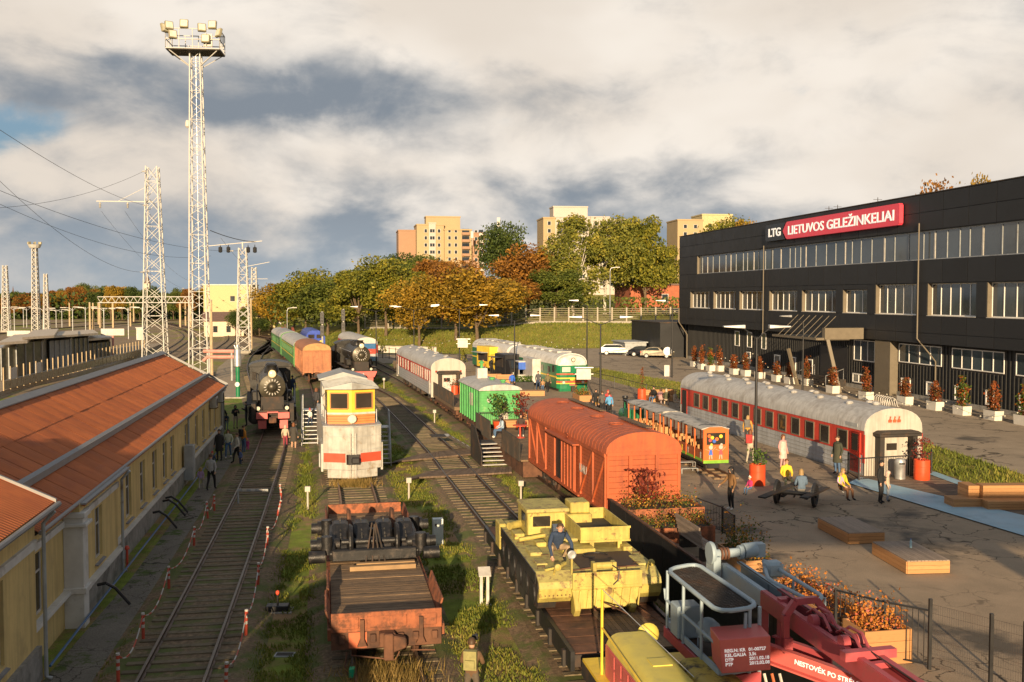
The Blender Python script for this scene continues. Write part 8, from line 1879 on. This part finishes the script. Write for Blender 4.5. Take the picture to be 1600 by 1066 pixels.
# dark mesh fence along the slope path
t=thing('path_fence','thin dark mesh fence between the slope path and the exhibit tracks','fence',(0,0,0)); pts=[P(*q_,.3) for q_ in ((560,568),(598,560),(640,566),(690,571),(742,577))]
for a,b in zip(pts,pts[1:]):
    MB().beam(a+Vector((0,0,1.6)),b+Vector((0,0,1.6)),.05,.05).build('rail',m_black,t); MB().beam(a+Vector((0,0,.2)),b+Vector((0,0,.2)),.05,.05).build('rail',m_black,t); n=4
    for i in range(n):q=a.lerp(b,i/n); MB().cyl(q,q+Vector((0,0,1.8)),.05,n=6).build('post',m_black,t)
pts=[P(*q_,ZP) for q_ in ((918,598),(960,608),(1010,622),(1062,632))]; railing('thin dark railing below the lawn near the timber seats',[tuple(q_[:2]) for q_ in pts],1.1,.5)
t=thing('retaining_wall','low pale retaining wall at the foot of the grass slope','wall',(0,0,0)); MB().beam(V(585,546,158),V(682,548,158),.4,1.0).build('wall',m_cream,t); MB().beam(V(585,540.5,158),V(682,542.5,158),.5,.12).build('coping',m_conc,t)
# ------------------------------------------------------------------ people
SK={}
def body_mesh(name,J,E_,rad,tags,hands):
    """continuous body grown over joints J with the Skin modifier; faces tagged skin/top/bottom/shoes by nearest bone"""
    me=bpy.data.meshes.new(name); keys=list(J); ix={k:i for i,k in enumerate(keys)}
    me.from_pydata([J[k] for k in keys],[(ix[a],ix[b]) for a,b in E_],[]); o=bpy.data.objects.new(name,me); COL.objects.link(o)
    md=o.modifiers.new('skin','SKIN'); md.use_smooth_shade=True
    sv=me.skin_vertices[0].data
    for k in keys:r_=rad[k]; sv[ix[k]].radius=r_ if isinstance(r_,tuple) else (r_,r_); sv[ix[k]].use_root=(k == 'pelvis')
    sb_=o.modifiers.new('sub','SUBSURF'); sb_.levels=1; sb_.render_levels=1
    dg=bpy.context.evaluated_depsgraph_get(); dg.update(); out=bpy.data.meshes.new_from_object(o.evaluated_get(dg)); bpy.data.objects.remove(o)
    bm=bmesh.new(); bm.from_mesh(out)
    def nearest(p):
        best=(1e9,'top')
        for a,b in E_:
            A,B=Vector(J[a]),Vector(J[b]); d=B-A; t=max(0,min(1,(p-A).dot(d)/max(1e-9,d.length_squared))); q=(p-A-d*t).length-.5*(rad[a][0] if isinstance(rad[a],tuple) else rad[a])
            if q < best[0]:best=(q,tags.get((a,b),'top'))
        return best[1]
    mi={'skin':0,'top':1,'bottom':2,'shoes':3}
    for f in bm.faces:f.material_index=mi[nearest(f.calc_center_median())]; f.smooth=True
    # fingers: five tapered, slightly curled, rooted in the palm
    for (w_,h_) in hands:
        W0,H0=Vector(J[w_]),Vector(J[h_]); d=(H0-W0).normalized(); side=d.cross(Vector((0,1,0))); side=side.normalized() if side.length > .1 else Vector((1,0,0)); nrm=side.cross(d)
        for k,(off,ln) in enumerate(((-.028,.062),(-.010,.078),(.010,.074),(.028,.055),(-.045,.05))):
            base=H0+side*off-(d*.03 if k == 4 else Vector((0,0,0))); dd=(d+side*(-.7 if k == 4 else off*3)).normalized()
            mb=MB().tube([base-dd*.02,base+dd*ln*.5+nrm*.008,base+dd*ln+nrm*.03],[.011,.010,.006],5); vs=[bm.verts.new(v) for v in mb.v]
            for f in mb.f:ff=bm.faces.new([vs[i] for i in f]); ff.material_index=0; ff.smooth=True
    # face: nose, ears, eyes, mouth (dark)
    hd=Vector(J['head']); fd=Vector(J.get('_face',(0,-1,0)))
    bm.to_mesh(out); bm.free(); return out
def pose(kind):
    if kind in SK:return SK[kind]
    J=dict(pelvis=(0,0,.93),waist=(0,.01,1.08),chest=(0,.01,1.30),neck=(0,0,1.46),chin=(0,-.01,1.53),head=(0,-.01,1.64),crown=(0,0,1.70),lsh=(-.18,.01,1.39),lel=(-.25,.04,1.12),lwr=(-.25,-.06,.89),lha=(-.25,-.09,.82),rsh=(.18,.01,1.39),rel=(.25,.04,1.12),rwr=(.25,-.06,.89),rha=(.25,-.09,.82),lhi=(-.10,0,.88),lkn=(-.11,-.02,.49),lan=(-.11,.03,.09),lto=(-.12,-.13,.04),rhi=(.10,0,.88),rkn=(.11,-.02,.49),ran=(.11,.03,.09),rto=(.12,-.13,.04))
    if kind == 'walk':J.update(lkn=(-.11,-.17,.52),lan=(-.11,-.20,.10),lto=(-.11,-.37,.06),rkn=(.10,.05,.50),ran=(.10,.28,.13),rto=(.10,.14,.04),lwr=(-.25,.12,.93),lha=(-.25,.14,.86),rwr=(.24,-.2,.95),rha=(.23,-.25,.90))
    if kind == 'phone':J.update(lel=(-.26,-.06,1.14),lwr=(-.12,-.28,1.26),lha=(-.07,-.33,1.32),rel=(.26,-.06,1.14),rwr=(.10,-.28,1.26),rha=(.06,-.33,1.32))
    if kind == 'sit':J.update(pelvis=(0,0,.50),waist=(0,.03,.66),chest=(0,.0,.90),neck=(0,-.04,1.06),chin=(0,-.06,1.13),head=(0,-.07,1.24),crown=(0,-.06,1.30),lsh=(-.18,-.02,.99),lel=(-.24,-.06,.72),lwr=(-.16,-.30,.62),lha=(-.13,-.36,.59),rsh=(.18,-.02,.99),rel=(.24,-.06,.72),rwr=(.16,-.30,.62),rha=(.13,-.36,.59),lhi=(-.10,-.04,.48),lkn=(-.14,-.46,.48),lan=(-.14,-.44,.09),lto=(-.15,-.60,.04),rhi=(.10,-.04,.48),rkn=(.14,-.46,.48),ran=(.14,-.50,.09),rto=(.15,-.66,.04))
    if kind == 'crouch':J.update(pelvis=(0,.10,.34),waist=(0,-.02,.50),chest=(0,-.20,.68),neck=(0,-.30,.80),chin=(0,-.34,.86),head=(0,-.37,.95),crown=(0,-.36,1.01),lsh=(-.18,-.22,.75),lel=(-.30,-.38,.50),lwr=(-.26,-.50,.26),lha=(-.24,-.53,.17),rsh=(.18,-.22,.75),rel=(.32,-.34,.50),rwr=(.28,-.52,.24),rha=(.26,-.55,.15),lhi=(-.11,.05,.33),lkn=(-.24,-.34,.44),lan=(-.16,-.10,.09),lto=(-.18,-.27,.04),rhi=(.11,.05,.33),rkn=(.26,-.32,.42),ran=(.16,-.06,.09),rto=(.18,-.23,.04))
    if kind == 'lean':J.update(lel=(-.24,-.16,1.12),lwr=(-.2,-.38,1.02),lha=(-.18,-.45,.98))
    E_=[('pelvis','waist'),('waist','chest'),('chest','neck'),('neck','chin'),('chin','head'),('head','crown'),('chest','lsh'),('lsh','lel'),('lel','lwr'),('lwr','lha'),('chest','rsh'),('rsh','rel'),('rel','rwr'),('rwr','rha'),('pelvis','lhi'),('lhi','lkn'),('lkn','lan'),('lan','lto'),('pelvis','rhi'),('rhi','rkn'),('rkn','ran'),('ran','rto')]
    rad=dict(pelvis=(.15,.12),waist=(.145,.11),chest=(.165,.12),neck=.06,chin=.07,head=(.082,.10),crown=(.06,.075))
    for s in 'lr':rad.update({s+'sh':.075,s+'el':.055,s+'wr':.036,s+'ha':(.038,.022),s+'hi':.10,s+'kn':.065,s+'an':.045,s+'to':.04})
    tags={('neck','chin'):'skin',('chin','head'):'skin',('head','crown'):'skin'}
    for s in 'lr':tags.update({(s+'wr',s+'ha'):'skin',('pelvis',s+'hi'):'bottom',(s+'hi',s+'kn'):'bottom',(s+'kn',s+'an'):'bottom',(s+'an',s+'to'):'shoes'})
    SK[kind]=(body_mesh('body_'+kind,J,E_,rad,tags,(('lwr','lha'),('rwr','rha'))),J); return SK[kind]
HAIRM={}
def hair_mesh(kind):
    if kind in HAIRM:return HAIRM[kind]
    mb=MB(); n=12; rows=[]
    lows={'short':-.02,'bob':-.14,'long':-.34,'hat':.03,'hood':-.16}[kind]
    for r_ in range(8):
        f=r_/7; row=[]
        for i in range(n):
            a=2*math.pi*i/n; front=max(0,-math.sin(a)); end=(1-front)*lows+front*.07
            z=.125*(1-f)+end*f; w=.098*math.sqrt(max(0.02,1-max(0,z/.128)** 2))*(1.06+(.25*f if kind == 'long' else .12*f if kind in ('bob','hood') else 0)); row.append((math.cos(a)*w*.92,math.sin(a)*w*1.1+.012,z))
        rows.append(row)
    for row in rows:mb.v += row
    mb.f=[(r_*n+i,r_*n+(i+1) % n,(r_+1)*n+(i+1) % n,(r_+1)*n+i) for r_ in range(7) for i in range(n)]+[tuple(range(n))]; mb.m=[0]*len(mb.f)
    if kind == 'hat':mb.lathe([(.02,.12),(.035,.15),(.02,.18)],8)
    HAIRM[kind]=mb.mesh('hair',m_hairs['brown'],True); return HAIRM[kind]
FACE=MB().lathe([(.003,-.03),(.014,-.012),(.017,.0),(.006,.02)],6,(0,-.100,.0),axis='z').cyl((-.034,-.090,.025),(-.034,-.098,.025),.012,n=6,mi=1).cyl((.034,-.090,.025),(.034,-.098,.025),.012,n=6,mi=1).box(-.024,.024,-.097,-.089,-.052,-.044,2).lathe([(.004,-.02),(.016,-.01),(.016,.015),(.004,.025)],6,(-.088,.005,0)).lathe([(.004,-.02),(.016,-.01),(.016,.015),(.004,.025)],6,(.088,.005,0))
m_skin=mat('skin',(.48,.28,.19),.55,var=.06); m_eye=mat('eye_dark',(.03,.02,.02),.3); m_lip=mat('lips',(.35,.12,.1),.5)
FACEM=FACE.mesh('face',[m_skin,m_eye,m_lip],True)
m_hairs={k:mat('hair_'+k,c,.6,var=.2) for k,c in dict(brown=(.07,.04,.02),black=(.015,.012,.012),blond=(.32,.21,.09),auburn=(.16,.06,.025),grey=(.3,.29,.27),white=(.65,.62,.6),red=(.45,.05,.04)).items()}
CL={}
def cloth(c):
    if c not in CL:CL[c]=mat('cloth_%d' % len(CL),c,.85,var=.18,scale=9,bump=.3,bscale=40)
    return CL[c]
BK,DK,NV,JN,WH,BG,GN,BR,PK,YL,RD,OR,MU,LB=(.015,.015,.017),(.04,.04,.045),(.03,.05,.10),(.07,.13,.24),(.62,.60,.56),(.45,.36,.27),(.045,.05,.035),(.16,.085,.035),(.50,.27,.27),(.72,.48,.04),(.5,.05,.05),(.60,.25,.04),(.45,.24,.05),(.10,.30,.55)
SKIRT=MB().lathe([(.15,.0),(.19,-.12),(.22,-.42),(.2,-.43),(.14,-.02)],14)
PACK=MB().box(-.15,.15,.10,.26,-.22,.22); PACK.box(-.11,.11,.26,.31,-.18,.02)
COATM={}
def person(label,pos,face_deg,kind='stand',h=1.72,top=DK,bot=DK,sh=BK,hair='short',hc='brown',coat=None,pack=None,extra=None,lean=0):
    bm_,J=pose(kind); s=h/1.74
    t=thing('person',label,'person',pos,R(face_deg)); b=inst('body',bm_,t,(0,0,0),(0,0,0),(s,s,s))
    while len(b.data.materials) < 4:b.data.materials.append(None)
    for i,m in enumerate((m_skin,cloth(top),cloth(bot),cloth(sh))):b.material_slots[i].link='OBJECT'; b.material_slots[i].material=m
    hd=Vector(J['head'])*s; big=s*(1.0 if h > 1.3 else 1.25)
    ho=inst('hair',hair_mesh(hair),t,hd+Vector((0,0,.0)),(0,0,0),(big,big,big)); ho.material_slots[0].link='OBJECT'; ho.material_slots[0].material=m_hairs[hc] if isinstance(hc,str) else cloth(hc)
    inst('face',FACEM,t,hd,(0,0,0),(big,big,big))
    if coat:
        key=(coat,kind); 
        if key not in COATM:
            mbc=MB(); n=16; z1,z0=(.62,.42)
            for rx_,ry_,z in ((.185,.14,1.40),(.20,.155,1.25),(.185,.15,1.08),(.20,.165,.93),(.22,.185,.72),(.23,.195,.55)):
                for i in range(n):a=2*math.pi*i/n; mbc.v.append((rx_*math.cos(a),.01+ry_*math.sin(a),z))
            mbc.f=[(r_*n+i,r_*n+(i+1) % n,(r_+1)*n+(i+1) % n,(r_+1)*n+i) for r_ in range(5) for i in range(n)]+[tuple(range(5*n,6*n))]; mbc.m=[0]*len(mbc.f); COATM[key]=mbc.mesh('coat',cloth(coat),True)
        inst('coat',COATM[key],t,(0,0,0),(0,0,0),(s,s,s))
    if pack:c=Vector(J['chest'])*s; PACKM=PACK.mesh('backpack',cloth(pack)); inst('backpack',PACKM,t,c,(R(25) if kind == 'crouch' else 0,0,0),(s,s,s))
    return t
gz=lambda px,py,z=0.:tuple(P(px,py,z))
# by the yellow building (in its shade)
person('man in black and white checked shirt holding a child by the hand',gz(330,766),175,'walk',1.78,(.34,.34,.33),BK,BK,'short','brown')
person('small blond girl in lilac jacket walking hand in hand',gz(314,764),185,'walk',1.05,(.42,.28,.50),(.40,.38,.34),BG,'bob','blond')
person('child in red hat close behind the man in checked shirt',gz(332,738),10,'stand',1.1,NV,NV,BK,'hat',RD)
person('tall man in long dark coat beside the wall',gz(343,720),-5,'stand',1.82,DK,DK,BK,'short','black',coat=(.03,.03,.03))
person('woman in open pale jacket and jeans walking from the locomotive',gz(357,716),5,'walk',1.7,(.42,.44,.34),JN,WH,'bob','brown')
person('man in off-white jacket and black trousers seen from the side',gz(371,724),-60,'walk',1.72,(.50,.48,.42),BK,BK,'short','brown'); person('small boy in patterned blue overall near the rail',gz(376,729),-40,'stand',.95,(.10,.14,.30),NV,WH,'short','brown')
person('person in orange jacket and jeans with backpack',gz(381,709),140,'stand',1.72,OR,JN,WH,'short','brown',pack=BK); person('toddler in pink jacket and yellow boots beside the orange jacket',gz(387,707),160,'stand',.85,(.50,.06,.22),(.5,.06,.22),YL,'hat',(.5,.06,.22))
person('woman in black jacket and beige trousers taking a picture',gz(368,670),30,'phone',1.7,BK,BG,BK,'bob','black'); person('man in dark clothes photographing by the locomotive',gz(385,666),-70,'phone',1.8,BK,DK,BK,'short','black'); person('man in black tracksuit with white stripes at the wall corner',gz(348,674),20,'stand',1.8,BK,BK,WH,'short','brown'); person('child in dark jacket beside the man in tracksuit',gz(354,672),10,'stand',1.2,NV,(.2,.25,.3),BK,'short','black')
# by the steam locomotive
person('woman with blond hair in beige coat beside the locomotive wheels',gz(459,676),170,'stand',1.72,BG,BG,BK,'long','blond',coat=(.46,.34,.24)); person('woman in long dark dress with bare legs',gz(459,703),175,'stand',1.7,DK,(.48,.28,.19),BK,'bob','auburn',coat=(.05,.045,.04)); person('girl in hooded tan jacket standing by the rail',gz(446,700),180,'stand',1.45,BG,(.25,.04,.06),RD,'hood',BG)
sp_=P(484,698); person('woman in dark vest climbing the tall metal stair',(sp_.x+.1,sp_.y+1.75,1.88),150,'walk',1.7,DK,BK,BK,'bob','auburn'); person('child in white top and red cap on the metal stair',(sp_.x-.2,sp_.y+1.1,1.18),160,'walk',1.1,WH,NV,BK,'hat',RD); q=P(447,655); person('man in blue work clothes on the footplate steps',(q.x+.1,q.y+1.9,1.5),170,'stand',1.75,NV,NV,BK,'short','black')
# yard
pv_=thing
person('young man in dark jacket crouching on the yellow tracked vehicle',tuple(tv.matrix_basis @ Vector((-.82,1.55,1.04))),10,'crouch',1.78,NV,(.34,.25,.16),BK,'short','brown',pack=(.08,.10,.14))
ph=person('photographer with olive backpack and brown jacket standing in the yard',(-.92,22.4,0),172,'phone',1.72,(.13,.075,.04),(.10,.08,.06),DK,'short','brown',pack=(.26,.24,.10)); MB().box(-.07,.07,-.46,-.38,1.55,1.65).cyl((0,-.46,1.60),(0,-.58,1.60),.04,n=10).build('camera',m_black,ph)
# seesaw group
ss=bpy.data.objects['wheelset_seesaw'].location
person('woman with long dark hair in brown jacket and white trainers',gz(1142,797,ZP),-70,'lean',1.72,BR,BK,WH,'long','black'); person('toddler in pink jacket and white hat riding the seesaw',tuple(P(1172,783,ZP)+Vector((0,0,.28))),-60,'sit',.95,(.45,.04,.16),JN,BK,'hat',WH); person('person in yellow jacket sitting on the far end of the seesaw',tuple(P(1232,772,ZP)+Vector((0,.4,.12))),0,'sit',1.72,YL,(.42,.38,.2),BG,'short','auburn')
person('person in blue puffer jacket seen from behind on the seesaw',tuple(P(1253,788,ZP)+Vector((0,.1,.10))),180,'sit',1.7,(.10,.15,.22),(.20,.19,.18),BG,'bob','blond'); person('girl in lilac top sitting on a lap at the seesaw end',tuple(P(1309,782,ZP)+Vector((0,-.25,.42))),20,'sit',1.0,(.50,.33,.50),BK,WH,'bob','blond'); person('woman in yellow top holding a child on the seesaw end',tuple(P(1316,784,ZP)+Vector((0,.1,.10))),30,'sit',1.65,YL,(.13,.06,.03),BK,'bob','blond')
person('man in black leather jacket standing by the blue walkway',gz(1376,787,ZP),50,'stand',1.76,BK,BK,BK,'short','black',coat=None); person('child in beige coat half hidden behind the man in leather',gz(1387,784,ZP),60,'stand',1.25,BG,(.2,.24,.3),DK,'hood',(.55,.40,.34)); person('man in long dark green coat at the coach door',gz(1308,741,ZP),-60,'stand',1.82,GN,JN,DK,'short','brown',coat=(.05,.052,.035))
person('woman in long pale pink coat beside the coach',gz(1223,733,ZP),30,'stand',1.7,PK,PK,DK,'bob','auburn',coat=(.58,.42,.38)); person('woman in cream jacket with red bag near the lamp post',gz(1172,724,ZP),150,'walk',1.7,(.55,.42,.33),(.4,.35,.28),BG,'bob','auburn',pack=(.4,.05,.05)); person('person in mustard jacket with grey backpack by the coach',gz(1168,696,ZP),160,'stand',1.7,MU,DK,BK,'long','blond',pack=(.13,.13,.13)); person('man in dark coat standing at the coach windows',gz(1092,648,ZP),170,'stand',1.78,DK,JN,BK,'short','grey',coat=(.045,.035,.03))
# far plaza
for lab,px,py,fa,k,h_,tp,bt_,hr,hc_ in (('person in bright blue jacket near the little engine',952,652,170,'walk',1.7,LB,BK,'short','brown'),('stout man in dark grey jacket beside the blue jacket',941,650,175,'stand',1.75,(.09,.085,.08),BK,'short','brown'),('person with red hood near the little engine',950,645,10,'stand',1.65,RD,DK,'hood',RD),('dark clothed person with yellow scarf by the lamp post',931,645,10,'stand',1.7,BK,BK,'bob','black'),('child in mustard coat by the lamp post',934,645,20,'stand',1.15,MU,DK,'short','blond'),
    ('man in dark jacket walking before the white trailer',841,611,-15,'walk',1.78,(.07,.07,.08),NV,'short','black'),('child in tan jacket between the walking couple',848,613,0,'walk',1.15,(.35,.2,.1),JN,'short','blond'),('woman in olive jacket walking before the white trailer',856,613,10,'walk',1.7,(.14,.12,.06),BK,'long','auburn'),('person in long black coat beside the yellow truck',768,585,20,'stand',1.8,BK,BK,'bob','black'),('person in vivid blue jacket behind the bench',800,611,180,'stand',1.65,(.03,.12,.55),DK,'short','brown'),
    ('person in orange top by the far food truck',755,585,30,'stand',1.6,OR,JN,'short','brown'),('person in red apron at the truck counter',797,593,90,'stand',1.7,RD,DK,'short','black')):person(lab,gz(px,py,ZP),fa,k,h_,tp,bt_,BK,hr,hc_)
for lab,px,py,fa,tp,bt_,hr,hc_ in (('man in black sitting on the timber seat edge',1022,630,-40,BK,JN,'short','black'),('person in pale pink sitting on the plaza seat',1032,633,150,PK,(.4,.3,.28),'bob','brown'),('person in green jacket sitting with back turned',1041,634,170,(.09,.09,.05),BG,'hood',BG),('blond person in beige coat at the end of the seat',1054,637,60,BG,BG,'bob','blond')):person(lab,tuple(P(px,py,ZP)),fa,'sit',1.7,tp,bt_,BK,hr,hc_)
for lab,x,y,fa,tp in (('woman in pale blue jacket seated at the cafe table',-.95,8.3,-70,(.35,.45,.55)),('woman in dark brown jacket seated at the cafe table',.35,8.9,0,(.05,.035,.03))):person(lab,tuple(dk2.matrix_basis @ Vector((x,y,ZP))),fa,'sit',1.7,tp,JN if x < 0 else DK,WH,'long','black')
person('child in black on the deck wagon behind the dark parapet',tuple(dw.matrix_basis @ Vector((.6,3.0,1.2))),10,'stand',1.2,BK,BK,BK,'short','black')
# ------------------------------------------------------------------ grass and weeds
m_grass=leaf_mat('grass_blades',[(0,(.09,.10,.02)),(.4,(.14,.18,.028)),(.7,(.24,.24,.04)),(1,(.36,.27,.08))],trans=.3,noise_s=.25); m_dry=leaf_mat('dry_straw',[(0,(.12,.11,.03)),(.5,(.32,.22,.07)),(1,(.48,.32,.11))],trans=.3,noise_s=1.5)
def grass(name,pts,hgt,m,seed,wid=.02):
    g=np.random.default_rng(seed); n=len(pts); base=np.array(pts,dtype=float); a=g.random(n)*6.283; w=wid*g.uniform(.6,1.4,n); h=hgt*g.uniform(.4,1.3,n); ln=g.normal(size=(n,2))*.35*h[:,None]
    d=np.stack([np.cos(a)*w,np.sin(a)*w,np.zeros(n)],1); tip=base+np.stack([ln[:,0],ln[:,1],h],1); v=np.stack([base-d,base+d,tip],1).reshape(-1,3)
    me=bpy.data.meshes.new(name); me.vertices.add(3*n); me.vertices.foreach_set('co',v.ravel()); me.loops.add(3*n); me.loops.foreach_set('vertex_index',np.arange(3*n)); me.polygons.add(n); me.polygons.foreach_set('loop_start',np.arange(n)*3); me.polygons.foreach_set('loop_total',np.full(n,3))
    at_=me.attributes.new('leaf','FLOAT','FACE'); at_.data.foreach_set('value',g.random(n).astype(np.float32)); me.update(); me.materials.append(m); return stuff(inst(name,me))
g=np.random.default_rng(5); pts=[]
def near_track(x,y):
    r_=9
    for T in (TR1,TR2,TR3,TR4):r_=min(r_,abs(x-poly_at(T,y)))
    return r_
while len(pts) < 130000:
    y=12+110*g.random()** 1.7; x=(-.10*y-6)+(14+.02*y)*g.random()*1.25-2
    r_=near_track(x,y); nn=noise.noise(Vector((x*.55,y*.35,3)))+.5*noise.noise(Vector((x*1.9,y*1.5,8)))
    wallx=-13.83-.174*(y-33.75)
    if x < wallx+1.5 and y < 70 or x > 5.0+.19*(27.8-y) and y < 36 or (y > 36 and x > poly_at(TR4,y)-1.2):continue
    if r_ < .75 and nn < .28 or r_ < 1.5 and nn < .12 or nn <-.14:continue
    pts.append((x,y,.02))
grass('yard_grass',pts,.11,m_grass,6,.022)
pts=[]
for i in range(5000):
    x,y=-3.2+g.normal()*.55,20+g.random()*4.6; pts.append((x+(24.5-y)*.18,y,.05))
for i in range(1600):pts.append((poly_at(TR2,48.9)+g.normal()*.5,48.3+g.random()*1.2,.05))
grass('dry_weeds',pts,.42,m_dry,9,.016)
pts=[]
for i in range(16000):y=20+110*g.random()** 1.4; f=g.random(); a_,b_2=poly_at(PL,y),poly_at(ST_L,y); pts.append((a_+(b_2-a_)*f,y,ZP-.04+(ZS-ZP)*f+.14*math.sin(math.pi*f)))
grass('bank_grass',pts,.2,m_grass,10,.035)
pts=[(sx_ :=-45+85*g.random(),sy_ := foot_y(sx_)+27*g.random(),terrain(sx_,sy_)) for i in range(22000)]
grass('slope_grass',pts,.3,m_grass,11,.08)
